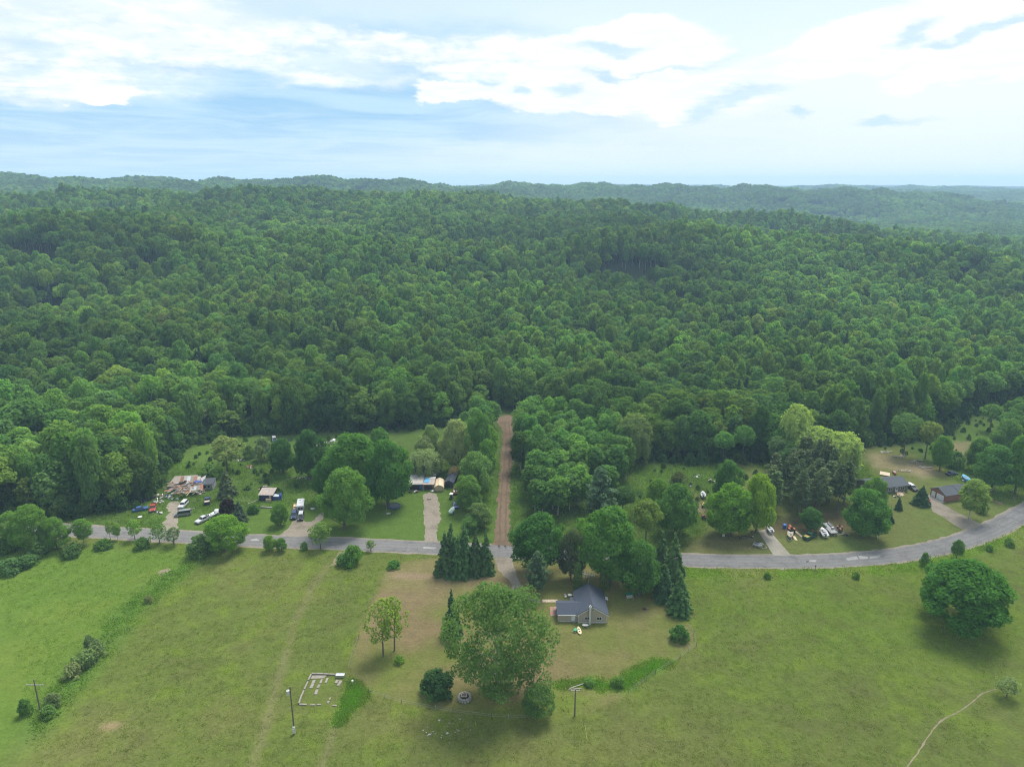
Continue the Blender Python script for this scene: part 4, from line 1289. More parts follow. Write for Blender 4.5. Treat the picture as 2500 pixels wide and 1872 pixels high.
sheet('bare_earth', [(2418, 1216), (2446, 1226), (2450, 1234), (2420, 1222)], 0.009, 'dirt', 0.2, 13)
sheet('bare_earth', [(386, 1395), (412, 1385), (418, 1390), (396, 1408), (388, 1404)], 0.009, 'path_dust', 0.3, 14)

# ------------------------------------------------------------------ builders for made things
class MB:
    """collects simple shapes and links them as one mesh object"""

    def __init__(self):
        self.bm = bmesh.new()

    def _xf(self, verts, M):
        for v in verts:
            v.co = M @ v.co

    def box(self, c, s, rz=0.0, rx=0.0, ry=0.0, bev=0.0):
        r = bmesh.ops.create_cube(self.bm, size=1.0)
        vs = r['verts']
        self._xf(vs, Matrix.Diagonal((*s, 1)))
        if bev:
            es = list({e for v in vs for e in v.link_edges})
            rb = bmesh.ops.bevel(self.bm, geom=es, offset=bev, segments=2, affect='EDGES')
            vs = list({v for f in rb['faces'] for v in f.verts} | {v for v in vs if v.is_valid})
        M = Matrix.Translation(c) @ Matrix.Rotation(rz, 4, 'Z') @ Matrix.Rotation(ry, 4, 'Y') @ Matrix.Rotation(rx, 4, 'X')
        self._xf(vs, M)
        return self

    def poly(self, pts):
        self.bm.faces.new([self.bm.verts.new(p) for p in pts])
        return self

    def hull(self, pts_list):
        """loft closed rings of equal length, capped"""
        rings = [[self.bm.verts.new(p) for p in ring] for ring in pts_list]
        n_ = len(rings[0])
        for a, b in zip(rings, rings[1:]):
            for k in range(n_):
                self.bm.faces.new((a[k], a[(k + 1) % n_], b[(k + 1) % n_], b[k]))
        self.bm.faces.new(rings[0][::-1])
        self.bm.faces.new(rings[-1])
        return self

    def slab(self, quad, th):
        """a four-cornered panel with thickness downwards along its normal"""
        q = [Vector(p) for p in quad]
        nrm = (q[1] - q[0]).cross(q[3] - q[0]).normalized()
        return self.hull([[p - nrm * th for p in q], q])

    def tube(self, p0, p1, r, n_=6, r2=None):
        p0, p1 = Vector(p0), Vector(p1)
        d = (p1 - p0)
        L = d.length
        rr = bmesh.ops.create_cone(self.bm, cap_ends=True, segments=n_, radius1=r, radius2=r if r2 is None else r2, depth=L)
        self._xf(rr['verts'], Matrix.Translation((p0 + p1) / 2) @ d.to_track_quat('Z', 'Y').to_matrix().to_4x4())
        return self

    def disc(self, c, r, h, n_=20):
        return self.tube((c[0], c[1], c[2] - h / 2), (c[0], c[1], c[2] + h / 2), r, n_)

    def torus(self, c, r, t_, ax='Z', n_=18, m_=6):
        rings = []
        for i in range(n_):
            a = 2 * math.pi * i / n_
            ring = []
            for k in range(m_):
                b = 2 * math.pi * k / m_
                x, y, z = (r + t_ * math.cos(b)) * math.cos(a), (r + t_ * math.cos(b)) * math.sin(a), t_ * math.sin(b)
                if ax == 'Y':
                    x, y, z = x, z, y
                elif ax == 'X':
                    x, y, z = z, x, y
                ring.append(self.bm.verts.new((c[0] + x, c[1] + y, c[2] + z)))
            rings.append(ring)
        for i in range(n_):
            a, b = rings[i], rings[(i + 1) % n_]
            for k in range(m_):
                self.bm.faces.new((a[k], b[k], b[(k + 1) % m_], a[(k + 1) % m_]))
        return self

    def blob(self, c, s, seed=0, rough=0.18, sub=2):
        r = bmesh.ops.create_icosphere(self.bm, subdivisions=sub, radius=1.0)
        rr = random.Random(seed)
        for v in r['verts']:
            v.co *= 1 + rr.uniform(-rough, rough)
        self._xf(r['verts'], Matrix.Translation(c) @ Matrix.Diagonal((*s, 1)))
        return self

    def mesh(self, name, mat):
        bmesh.ops.recalc_face_normals(self.bm, faces=self.bm.faces[:])
        me = bpy.data.meshes.new(name)
        self.bm.to_mesh(me)
        self.bm.free()
        me.materials.append(MATS[mat] if isinstance(mat, str) else mat)
        return me

    def obj(self, name, mat, parent=None, smooth=False):
        me = self.mesh(name, mat)
        if smooth:
            me.polygons.foreach_set('use_smooth', np.ones(len(me.polygons), bool))
        return link(bpy.data.objects.new(name, me), parent)


def thing(name, label, cat, loc=(0, 0, 0), rz=0.0, group=None, scale=1.0):
    o = bpy.data.objects.new(name, None)
    o.empty_display_size = 0.5
    o.location = loc
    o.rotation_euler = (0, 0, rz)
    o.scale = (scale, scale, scale)
    o['label'] = label
    o['category'] = cat
    if group:
        o['group'] = group
    return link(o)


def tag(o, label, cat, group=None):
    o['label'] = label
    o['category'] = cat
    if group:
        o['group'] = group
    return o


def heading(a, b):
    """turn so that local +X points from picture point a to picture point b on the ground"""
    d = P(*b) - P(*a)
    return math.atan2(d.y, d.x)

# ------------------------------------------------------------------ materials of buildings
paint('white_trim', (0.52, 0.52, 0.51), 0.5, grime=0.12)
paint('glass_dark', (0.02, 0.025, 0.03), 0.08, grime=0.1, spec=0.6)
paint('door_white', (0.60, 0.63, 0.66), 0.45, grime=0.1)
banded('siding_tan', (0.30, 0.265, 0.215), (0.36, 0.32, 0.265), 2, 7.0)
banded('siding_dark', (0.12, 0.11, 0.10), (0.165, 0.152, 0.135), 2, 6.0)
banded('shingle_blue', (0.030, 0.038, 0.056), (0.052, 0.062, 0.084), 1, 5.0, 0.85, 0.6)
banded('shingle_grey', (0.040, 0.047, 0.056), (0.064, 0.073, 0.083), 0, 5.0, 0.85, 0.6)
banded('brick', (0.19, 0.092, 0.068), (0.27, 0.14, 0.105), 2, 9.0)
banded('tin_pale', (0.34, 0.33, 0.32), (0.46, 0.445, 0.43), 0, 4.0, 0.5)
banded('tin_worn', (0.24, 0.225, 0.205), (0.36, 0.34, 0.31), 0, 4.0, 0.6)
banded('tin_blue', (0.24, 0.28, 0.295), (0.34, 0.385, 0.40), 0, 5.0, 0.55)
banded('tin_rust', (0.14, 0.07, 0.045), (0.26, 0.135, 0.09), 0, 5.0, 0.85)
banded('old_boards', (0.13, 0.115, 0.095), (0.24, 0.21, 0.18), 0, 6.0, 0.9)
paint('grey_wall', (0.22, 0.225, 0.23), 0.8)
paint('tarp_blue', (0.03, 0.06, 0.22), 0.5)
paint('tarp_bright', (0.06, 0.28, 0.52), 0.5)
paint('navy_wall', (0.018, 0.025, 0.085), 0.6)
paint('roof_brown', (0.30, 0.25, 0.225), 0.8, scale=1.5)
paint('canvas_tan', (0.50, 0.40, 0.27), 0.75, grime=0.12)
paint('canvas_ochre', (0.52, 0.36, 0.15), 0.75, grime=0.12)
paint('shed_black', (0.03, 0.035, 0.045), 0.6)
paint('lumber', (0.46, 0.35, 0.23), 0.8)
paint('lumber_pale', (0.42, 0.345, 0.245), 0.8)
paint('pole_wood', (0.13, 0.105, 0.085), 0.9)
paint('steel', (0.42, 0.43, 0.44), 0.4, 0.6)
paint('aluminium', (0.55, 0.56, 0.57), 0.35, 0.7)
paint('rust', (0.22, 0.095, 0.05), 0.9)
paint('rubber', (0.02, 0.02, 0.021), 0.85)
paint('black_paint', (0.02, 0.02, 0.022), 0.4)
paint('stone_grey', (0.30, 0.285, 0.26), 0.9)
paint('slab', (0.205, 0.185, 0.155), 0.9, scale=2.0)
paint('ash_and_void_black', (0.035, 0.032, 0.032), 0.95)  # ash, and the painted dark of the hole in the barn
paint('birch_log', (0.36, 0.345, 0.30), 0.9)
paint('plastic_white', (0.50, 0.50, 0.49), 0.4, grime=0.1)
paint('plastic_green', (0.02, 0.20, 0.10), 0.4)
paint('plastic_cream', (0.66, 0.52, 0.30), 0.4, grime=0.1)
paint('plastic_blue', (0.03, 0.11, 0.42), 0.4)
paint('lamp_glass', (0.60, 0.66, 0.74), 0.3)


def window(parent, c, w_, h_, face=-1, panes=2, axis_='x', name='window'):
    """framed window on a wall whose outside is towards face along y (axis_ x) or along x (axis_ y)"""
    def S3(a, b, c_):
        return (a, b, c_) if axis_ == 'x' else (b, a, c_)

    def C3(du, dv, dz):
        return (c[0] + du, c[1] + dv, c[2] + dz) if axis_ == 'x' else (c[0] + dv, c[1] + du, c[2] + dz)
    b = MB()
    t_ = 0.10
    for s in (-1, 1):
        b.box(C3(0, face * 0.04, s * (h_ / 2 - t_ / 2)), S3(w_, 0.10, t_))
        b.box(C3(s * (w_ / 2 - t_ / 2), face * 0.045, 0), S3(t_, 0.11, h_ - 2 * t_))
    for k in range(1, panes):
        b.box(C3(-w_ / 2 + w_ * k / panes, face * 0.04, 0), S3(t_, 0.10, h_ - 2 * t_))
    wo = b.obj(name, 'white_trim', parent)
    for k in range(panes):
        MB().box(C3(-w_ / 2 + w_ * (k + 0.5) / panes, face * 0.015, 0), S3(w_ / panes - t_, 0.03, h_ - 2 * t_)).obj('pane', 'glass_dark', wo)
    return wo


def gable_walls(W_, L_, eave, ridge):
    b = MB()
    sec = [(-W_ / 2, 0), (W_ / 2, 0), (W_ / 2, eave), (0, ridge), (-W_ / 2, eave)]
    b.hull([[(x, -L_ / 2, z) for x, z in sec], [(x, L_ / 2, z) for x, z in sec]])
    return b


def gable_roof(W_, L_, eave, ridge, ov=0.35, th=0.14, lift=0.02):
    """two roof planes with thickness, one mesh each"""
    out = []
    k = (ridge - eave) / (W_ / 2)
    for s in (-1, 1):
        xe, ze = s * (W_ / 2 + ov), eave - k * ov + th + lift
        zr = ridge + th + lift
        q = [(0, -L_ / 2 - ov, zr), (xe, -L_ / 2 - ov, ze), (xe, L_ / 2 + ov, ze), (0, L_ / 2 + ov, zr)]
        if s > 0:
            q = q[::-1]
        out.append(MB().slab([Vector(p) for p in q], th))
    return out


# ------------------------------------------------------------------ the tan house
A, B = P(1411, 1520), P(1481.5, 1520.5)
hw, hl = B.x - A.x, 10.0
house = thing('farmhouse', 'tan sided house with blue grey shingle roof and white trim', 'house', ((A.x + B.x) / 2, A.y + hl / 2, 0))
eave, ridge = 2.35, 4.55
gable_walls(hw, hl, eave, ridge).obj('wall', 'siding_tan', house)
rf = gable_roof(hw, hl, eave, ridge, 0.38)
ra = rf[0].obj('roof', 'shingle_blue', house)
rb_ = rf[1].obj('roof', 'shingle_blue', house)
MB().tube((0, -hl / 2 - 0.38, ridge + 0.19), (0, hl / 2 + 0.38, ridge + 0.19), 0.09, 6).obj('ridge_cap', 'shingle_grey', house)
k_ = (ridge - eave) / (hw / 2)
for s in (-1, 1):
    MB().slab([(0, -hl / 2 - 0.42, ridge + 0.17), (s * (hw / 2 + 0.4), -hl / 2 - 0.42, eave - k_ * 0.4 + 0.17), (s * (hw / 2 + 0.4), -hl / 2 - 0.42, eave - k_ * 0.4 - 0.05), (0, -hl / 2 - 0.42, ridge - 0.05)], 0.04).obj('barge_board', 'white_trim', house)
    MB().box((s * (hw / 2 - 0.05), -hl / 2 - 0.02, eave / 2 - 0.05), (0.16, 0.08, eave - 0.1)).obj('corner_board', 'white_trim', house)
    MB().box((s * (hw / 2 + 0.40), 0, eave - k_ * 0.38 + 0.02), (0.10, hl + 0.7, 0.14)).obj('gutter', 'white_trim', house)
MB().box((0, -hl / 2 - 0.03, 0.12), (hw - 0.4, 0.06, 0.24)).obj('skirting', 'white_trim', house)
window(house, (-1.35, -hl / 2, 1.35), 1.15, 0.85)
window(house, (1.65, -hl / 2, 1.30), 1.25, 0.90)
vent = MB().box((0.05, -hl / 2 - 0.04, ridge - 0.95), (0.85, 0.10, 0.55)).obj('gable_vent', 'white_trim', house)
MB().box((0.05, -hl / 2 - 0.10, ridge - 0.95), (0.62, 0.03, 0.38)).obj('louvre', 'grey_wall', vent)
ch = MB().box((-0.72, -hl / 2 - 0.58, 2.45), (0.44, 0.44, 4.9), bev=0.03).obj('chimney', 'plastic_white', house)
MB().box((-0.72, -hl / 2 - 0.58, 4.96), (0.56, 0.56, 0.10)).tube((-0.72, -hl / 2 - 0.58, 5.0), (-0.72, -hl / 2 - 0.58, 5.35), 0.13, 8).obj('chimney_cap', 'steel', ch)
# side wing
wl = P(1362, 1517).x - house.location.x
ww = -hw / 2 - wl
wy0, wy1 = P(1380, 1517).y - house.location.y, P(1380, 1517).y + 5.7 - house.location.y
wcx, wcy = wl + ww / 2 + 0.2, (wy0 + wy1) / 2
b = MB()
sec = [(wy0, 0), (wy1, 0), (wy1, 2.2), (wcy, 3.35), (wy0, 2.05)]
b.hull([[(wl, y, z) for y, z in sec], [(-hw / 2 + 0.05, y, z) for y, z in sec]]).obj('wing_wall', 'siding_tan', house)
MB().slab([(wl - 0.3, wy0 - 0.35, 2.02), (-hw / 2 + 0.6, wy0 - 0.35, 2.02), (-hw / 2 + 1.7, wcy, 3.52), (wl - 0.3, wcy, 3.52)], 0.12).obj('wing_roof', 'shingle_blue', house)
MB().slab([(wl - 0.3, wcy, 3.54), (-hw / 2 + 1.7, wcy, 3.54), (-hw / 2 + 0.6, wy1 + 0.3, 2.20), (wl - 0.3, wy1 + 0.3, 2.20)], 0.12).obj('wing_roof', 'shingle_blue', house)
MB().box((wcx - 0.1, wy0 - 0.36, 1.98), (ww + 0.2, 0.08, 0.17)).obj('fascia', 'white_trim', house)
dr = MB().box((-hw / 2 - 1.15, wy0 - 0.04, 0.98), (0.92, 0.10, 1.92), bev=0.01).obj('door', 'door_white', house)
MB().blob((-hw / 2 - 0.80, wy0 - 0.13, 0.95), (0.05, 0.05, 0.05)).obj('handle', 'steel', dr)
MB().box((-hw / 2 - 1.15, wy0 - 0.35, 0.10), (1.1, 0.6, 0.20)).obj('door_step', 'slab', house)
MB().box((wcx, wy0 - 0.03, 0.10), (ww - 0.5, 0.05, 0.2)).obj('skirting', 'white_trim', house)
# little back porch roof and a side awning on posts
MB().slab([(-hw / 2 - 1.5, 1.6, 1.95), (-hw / 2 - 0.05, 1.6, 2.15), (-hw / 2 - 0.05, 3.3, 2.15), (-hw / 2 - 1.5, 3.3, 1.95)], 0.10).obj('porch_roof', 'shingle_grey', house)
for y in (1.7, 3.2):
    MB().box((-hw / 2 - 1.4, y, 0.93), (0.1, 0.1, 1.86)).obj('porch_post', 'white_trim', house)
MB().slab([(hw / 2 + 0.15, 2.3, 2.05), (hw / 2 + 1.25, 2.3, 1.75), (hw / 2 + 1.25, 3.7, 1.75), (hw / 2 + 0.15, 3.7, 2.05)], 0.05).obj('awning', 'plastic_white', house)
MB().tube((hw / 2 + 1.2, 2.4, 0), (hw / 2 + 1.2, 2.4, 1.72), 0.04).tube((hw / 2 + 1.2, 3.6, 0), (hw / 2 + 1.2, 3.6, 1.72), 0.04).obj('awning_frame', 'lumber', house)
an = thing('tv_antenna', 'spiky old television antenna on a mast behind the house roof', 'antenna', (house.location.x - 0.05, house.location.y + hl / 2 + 0.75, 0))
MB().tube((0, 0, 0), (0, 0, 7.2), 0.05, 6).obj('mast', 'steel', an)
MB().tube((-1.6, 0.2, 7.3), (1.6, -0.2, 6.95), 0.035, 6).obj('boom', 'aluminium', an)
for q in range(8):
    x = -1.5 + q * 0.43
    ln_ = 1.25 - q * 0.10
    MB().tube((x, -ln_, 7.28 - q * 0.045 - 0.25), (x, ln_, 7.28 - q * 0.045 + 0.25), 0.028, 5).obj('element', 'aluminium', an)


def box_thing(name, label, cat, px, py, size, mat, rz=0.0, group=None, lift=0.0, bev=0.02):
    p = P(px, py)
    o = MB().box((0, 0, size[2] / 2 + lift), size, bev=bev).obj(name, mat)
    o.location = p
    o.rotation_euler = (0, 0, rz)
    return tag(o, label, cat, group)


# deck walk, patio things
dk = thing('board_walk', 'pale timber boardwalk leading to the house wing', 'boardwalk', (P(1343, 1467).x, P(1343, 1467).y, 0))
for q in range(9):
    MB().box((-1.8 + q * 0.45, 0, 0.09), (0.42, 1.25, 0.05)).obj('plank', 'lumber_pale', dk)
for s in (-0.5, 0.5):
    MB().box((0, s, 0.03), (4.0, 0.1, 0.06)).obj('bearer', 'lumber', dk)
pt = thing('patio_deck', 'reddish brick patio beside the house wing', 'patio', (P(1352, 1492).x, P(1352, 1492).y, 0))
for i in range(2):
    for j in range(6):
        MB().box((-0.5 + i * 0.9, -1.7 + j * 0.68, 0.04), (0.86, 0.64, 0.08)).obj('slab', 'brick' if (i + j) % 3 else 'slab', pt)


def garden_chair(px, py, rz, mat, label, group=None):
    t_ = thing('garden_chair', label, 'chair', P(px, py), rz, group)
    MB().box((0, 0, 0.42), (0.52, 0.50, 0.06)).obj('seat', mat, t_)
    MB().box((0, 0.26, 0.72), (0.52, 0.06, 0.60), rx=-0.2).obj('backrest', mat, t_)
    for sx in (-1, 1):
        MB().box((sx * 0.27, 0.02, 0.62), (0.06, 0.46, 0.04)).obj('armrest', mat, t_)
        for sy in (-1, 1):
            MB().tube((sx * 0.22, sy * 0.2, 0), (sx * 0.22, sy * 0.2, 0.4), 0.03).obj('leg', mat, t_)


def round_table(px, py, r, h, mat, label, sy=1.0):
    t_ = thing('garden_table', label, 'table', P(px, py))
    o = MB().disc((0, 0, h), r, 0.05, 20).obj('tabletop', mat, t_)
    o.scale = (1, sy, 1)
    for a in range(4):
        an_ = a * math.pi / 2 + 0.78
        MB().tube((math.cos(an_) * r * 0.7, math.sin(an_) * r * 0.7 * sy, 0), (math.cos(an_) * r * 0.6, math.sin(an_) * r * 0.6 * sy, h), 0.035).obj('leg', mat, t_)


garden_chair(1381, 1459, 0.5, 'plastic_white', 'white garden chair on the patio behind the wing roof')
garden_chair(1398, 1456, -2.6, 'plastic_white', 'white garden chair facing the small patio table')
round_table(1391, 1457, 0.55, 0.70, 'plastic_white', 'small white round table on the patio')
round_table(1429, 1531, 0.78, 0.72, 'plastic_white', 'white oval table on the lawn below the chimney', 0.6)
ka = thing('kayak', 'cream coloured kayak lying on the lawn below the house', 'kayak', P(1414, 1541), R(95))
b = MB()
rings = []
for i in range(9):
    u = -1 + i / 4
    wd = 0.52 * math.sqrt(max(0.03, 1 - abs(u) ** 2.6))
    rings.append([(u * 1.5, wd * math.cos(a) * 1.0, 0.22 + 0.18 * math.sin(a) + 0.06 * u * u) for a in [k * math.pi / 5 for k in range(10)]])
b.hull(rings).obj('hull', 'plastic_cream', ka, True)
for x in (-0.55, 0.5):
    MB().blob((x, 0, 0.38), (0.34, 0.26, 0.06), 1, 0.02).obj('cockpit', 'black_paint', ka, True)
wb = thing('wheelbarrow', 'green wheelbarrow tub beside the cream kayak', 'wheelbarrow', P(1405, 1541), R(60))
MB().hull([[(-0.35, -0.25, 0.2), (0.35, -0.25, 0.2), (0.35, 0.25, 0.2), (-0.35, 0.25, 0.2)], [(-0.6, -0.42, 0.6), (0.6, -0.42, 0.6), (0.6, 0.42, 0.6), (-0.6, 0.42, 0.6)]]).obj('tub', 'plastic_green', wb)
MB().torus((0.75, 0, 0.2), 0.16, 0.05, 'Y').obj('wheel', 'rubber', wb)
for s in (-1, 1):
    MB().tube((0.75, s * 0.08, 0.2), (-1.1, s * 0.32, 0.45), 0.03).obj('handle', 'lumber', wb)
sw = thing('garden_swing', 'white and green canopy swing seat under the maple edge', 'swing', P(1537, 1462), 0.2)
for s in (-1, 1):
    MB().tube((s * 0.9, -0.5, 0), (s * 0.8, 0, 1.7), 0.04).tube((s * 0.9, 0.5, 0), (s * 0.8, 0, 1.7), 0.04).obj('side_frame', 'plastic_white', sw)
MB().slab([(-1.1, -0.6, 1.65), (1.1, -0.6, 1.65), (1.1, 0.6, 1.8), (-1.1, 0.6, 1.8)], 0.06).obj('canopy', 'plastic_green', sw)
MB().box((0, 0, 0.5), (1.5, 0.5, 0.1)).obj('seat', 'plastic_white', sw)
MB().box((0, 0.25, 0.8), (1.5, 0.08, 0.5)).obj('backrest', 'plastic_white', sw)
fp = thing('fire_ring', 'dark charred fire ring on the side lawn', 'fire ring', P(1573, 1487))
MB().torus((0, 0, 0.10), 0.55, 0.10, 'Z').obj('ring', 'rust', fp)
MB().disc((0, 0, 0.03), 0.5, 0.05).obj('ash_bed', 'ash_and_void_black', fp)

# ------------------------------------------------------------------ stone ring, foundation, poles, fence
sr = thing('stone_ring', 'ring of grey field stones with a framed opening near the dark shrub', 'stone well', P(1134, 1706))
for q in range(14):
    a = q / 14 * 2 * math.pi
    MB().blob((math.cos(a) * 1.25, math.sin(a) * 1.25, 0.28), (0.34, 0.34, 0.34), q, 0.16, 1).obj('stone', 'stone_grey', sr)
for q in range(14):
    a = (q + 0.5) / 14 * 2 * math.pi
    MB().blob((math.cos(a) * 1.22, math.sin(a) * 1.22, 0.72), (0.32, 0.32, 0.26), q + 30, 0.16, 1).obj('stone', 'stone_grey', sr)
MB().disc((0, 0, 0.5), 1.05, 0.3).obj('fill', 'ash_and_void_black', sr)
for dx, dy, sx, sy in ((0, -0.45, 1.0, 0.1), (0, 0.45, 1.0, 0.1), (-0.55, 0, 0.1, 1.0), (0.55, 0, 0.1, 1.0)):
    MB().box((-0.1 + dx, dy, 0.98), (sx, sy, 0.12)).obj('frame_board', 'lumber_pale', sr)
MB().box((-0.1, 0, 0.80), (0.9, 0.8, 0.2)).obj('hatch', 'black_paint', sr)

fo = thing('old_foundation', 'remains of a concrete foundation with broken slabs in the pasture', 'foundation', (0, 0, 0))


def slab_px(quad, th, name='slab', mat='slab'):
    q = [P(*p) for p in quad]
    MB().slab([(p.x, p.y, th) for p in q][::-1], th + 0.05).obj(name, mat, fo)


def wall_px(a, b_, wd, h_, mat='slab'):
    a, b_ = P(*a), P(*b_)
    d = (b_ - a)
    MB().box(((a.x + b_.x) / 2, (a.y + b_.y) / 2, h_ / 2 - 0.02), (d.length, wd, h_), rz=math.atan2(d.y, d.x)).obj('footing', mat, fo)


for a, b_, h_ in [((762, 1646), (790, 1646.5), 0.42), ((791, 1646.5), (824, 1648), 0.36), ((760, 1648), (753, 1662), 0.40), ((752, 1664), (743, 1683), 0.24), ((742, 1685), (737, 1697), 0.2), ((737, 1698), (730, 1719), 0.42),
                 ((731, 1720), (749, 1721), 0.30), ((758, 1721), (770, 1721), 0.22), ((774, 1720.5), (784, 1720), 0.2), ((812, 1722), (822, 1723), 0.2)]:
    wall_px(a, b_, 0.32, h_)
for q in [[(763, 1649), (797, 1649), (792, 1656), (758, 1657)], [(764, 1660), (771, 1660), (763, 1680), (755, 1680)], [(784, 1658), (788, 1658), (785, 1668), (779, 1668)], [(777, 1671), (783, 1671), (779, 1679), (773, 1679)],
          [(771, 1683), (778, 1683), (774, 1695), (767, 1695)], [(797, 1656), (803, 1655), (797, 1668), (793, 1667)], [(821, 1659), (828, 1660), (823, 1668), (817, 1667)], [(829, 1661), (836, 1662), (829, 1674), (822, 1674)],
          [(804, 1705), (808, 1702), (807, 1708), (803, 1709)], [(800, 1711), (806, 1711), (802, 1717), (798, 1717)]]:
    slab_px(q, 0.12 + 0.05 * rng.random())
tk = thing('water_trough', 'grey stock tank standing on the old foundation', 'trough', P(831, 1652), 0.0)
MB().box((0, 0, 0.12), (1.9, 0.85, 0.08)).obj('bottom', 'steel', tk)
for dx, dy, sx, sy in ((0, -0.43, 1.9, 0.05), (0, 0.43, 1.9, 0.05), (-0.95, 0, 0.05, 0.8), (0.95, 0, 0.05, 0.8)):
    MB().box((dx, dy, 0.42), (sx, sy, 0.68)).obj('side', 'steel', tk)
MB().box((0, 0, 0.66), (1.8, 0.78, 0.02)).obj('water', 'lamp_glass', tk)
gd = thing('yard_hydrant', 'white capped standpipe in the bright tall grass by the foundation', 'hydrant', P(861, 1672))
MB().tube((0, 0, 0), (0, 0, 1.0), 0.06).obj('pipe', 'steel', gd)
MB().blob((0, 0, 1.1), (0.28, 0.28, 0.24), 2, 0.04).obj('cap', 'plastic_white', gd, True)


def utility_pole(px, py, ty, label, arm=None, transformer=False, meter=False, lamp=False):
    b0 = P(px, py)
    H = top_height(b0, ty)
    t_ = thing('utility_pole', label, 'pole', b0)
    MB().tube((0, 0, -0.2), (0, 0, H), 0.17, 8, 0.11).obj('pole', 'pole_wood', t_)
    if arm:
        am = MB().box((0, 0, H - arm[1]), (arm[0], 0.12, 0.14)).obj('crossarm', 'stone_grey', t_)
        for x in (-0.45, -0.15, 0.45):
            MB().tube((x * arm[0], 0, H - arm[1] + 0.07), (x * arm[0], 0, H - arm[1] + 0.27), 0.05).obj('insulator', 'plastic_white', am)
    if transformer:
        tr = MB().tube((-0.42, -0.1, H - 1.75), (-0.42, -0.1, H - 0.75), 0.30, 12).obj('transformer', 'plastic_white', t_, False)
        MB().tube((-0.42, -0.1, H - 0.75), (-0.42, -0.1, H - 0.45), 0.06).obj('bushing', 'stone_grey', tr)
        MB().tube((0.1, 0, H - 0.2), (0.28, 0, H + 0.15), 0.05).obj('arrester', 'stone_grey', t_)
    if meter:
        MB().box((0, -0.26, 1.1), (0.5, 0.28, 1.5), bev=0.02).obj('meter_box', 'plastic_white', t_)
        MB().disc((0, -0.45, 1.4), 0.14, 0.05).obj('meter', 'lamp_glass', t_)
    if lamp:
        MB().tube((0, 0, H - 0.2), (0.5, -0.2, H + 0.1), 0.05).obj('lamp_arm', 'steel', t_)
        MB().blob((0.6, -0.25, H + 0.05), (0.34, 0.26, 0.16), 3, 0.03).obj('lamp_head', 'lamp_glass', t_, True)
        MB().box((0, -0.2, 0.9), (0.35, 0.2, 0.7)).obj('meter_box', 'plastic_white', t_)
    return t_


utility_pole(719, 1790, 1676, 'wooden pole with white transformer and meter box in the pasture', None, True, True)
utility_pole(100, 1742, 1658, 'wooden pole with long crossarm standing in the ditch thicket', (3.6, 1.3))
utility_pole(1403, 1748, 1682, 'wooden pole with crossarm at the fence below the lawn', (1.9, 0.35))
utility_pole(2140, 1314, 1266, 'yard lamp pole with meter box beside the dense maple', None, False, False, True)
gm = thing('guy_marker', 'thin yellow guy wire marker stake leaning in the grass', 'stake', P(1433, 1804))
paint('marker_yellow', (0.62, 0.56, 0.16), 0.5)
MB().tube((0, 0, 0), (-0.35, 0.9, 2.3), 0.05).obj('sleeve', 'marker_yellow', gm)
MB().tube((-0.35, 0.9, 2.3), (-0.8, 2.1, 5.2), 0.012, 4).obj('wire', 'steel', gm)


def fence(px_pts, label, step=3.2, h_=1.15):
    pts = [P(*p) for p in px_pts]
    t_ = thing('wire_fence', label, 'fence', pts[0])
    base = pts[0]
    for a, b_ in zip(pts, pts[1:]):
        n_ = max(1, int((b_ - a).length / step))
        for q in range(n_):
            p = a.lerp(b_, q / n_) - base
            MB().tube((p.x, p.y, -0.05), (p.x, p.y, h_), 0.055, 5).obj('post', 'birch_log' if q % 3 else 'pole_wood', t_)
        for z in (0.5, 0.95):
            MB().tube(a - base + Vector((0, 0, z)), b_ - base + Vector((0, 0, z)), 0.012, 4).obj('wire', 'steel', t_)


fence([(875, 1559), (862, 1596), (850, 1635)], 'short wire fence between mown strip and pasture')
fence([(900, 1692), (980, 1717), (1106, 1741), (1200, 1752), (1283, 1756)], 'wire fence along the foot of the lawn')
fence([(1535, 1690), (1600, 1645), (1660, 1606), (1700, 1577), (1694, 1548), (1682, 1533)], 'wire fence bending round the earth patch of the round shrub')
pg_ = thing('pole_stack', 'crossed pale poles on the weedy bank under the crossarm pole', 'poles', P(1425, 1672))
MB().tube((-3.2, -1.2, 0.15), (1.6, 0.9, 0.35), 0.09).obj('pole', 'birch_log', pg_)
MB().tube((-3.4, -1.4, 0.1), (-0.6, -1.2, 0.2), 0.08).obj('pole', 'birch_log', pg_)

# loose white stones in the pasture below the lawn
st_mesh = [MB().blob((0, 0, 0.1), (0.28, 0.24, 0.2), q, 0.2, 1).mesh('field_stone', 'birch_log') for q in range(3)]
rs_ = np.random.RandomState(4)
for q in range(24):
    px, py = 1090 + rs_.normal() * 42, 1783 + rs_.normal() * 15
    o = link(bpy.data.objects.new('field_stone', st_mesh[q % 3]))
    s = rs_.uniform(0.3, 0.75) if q > 2 else rs_.uniform(0.9, 1.2)
    o.location, o.scale, o.rotation_euler = P(px, py), (s, s, s), (0, 0, rs_.uniform(0, 6))
    tag(o, 'pale stone lying loose in the pasture below the lawn fence', 'stone', 'loose stones in the pasture')

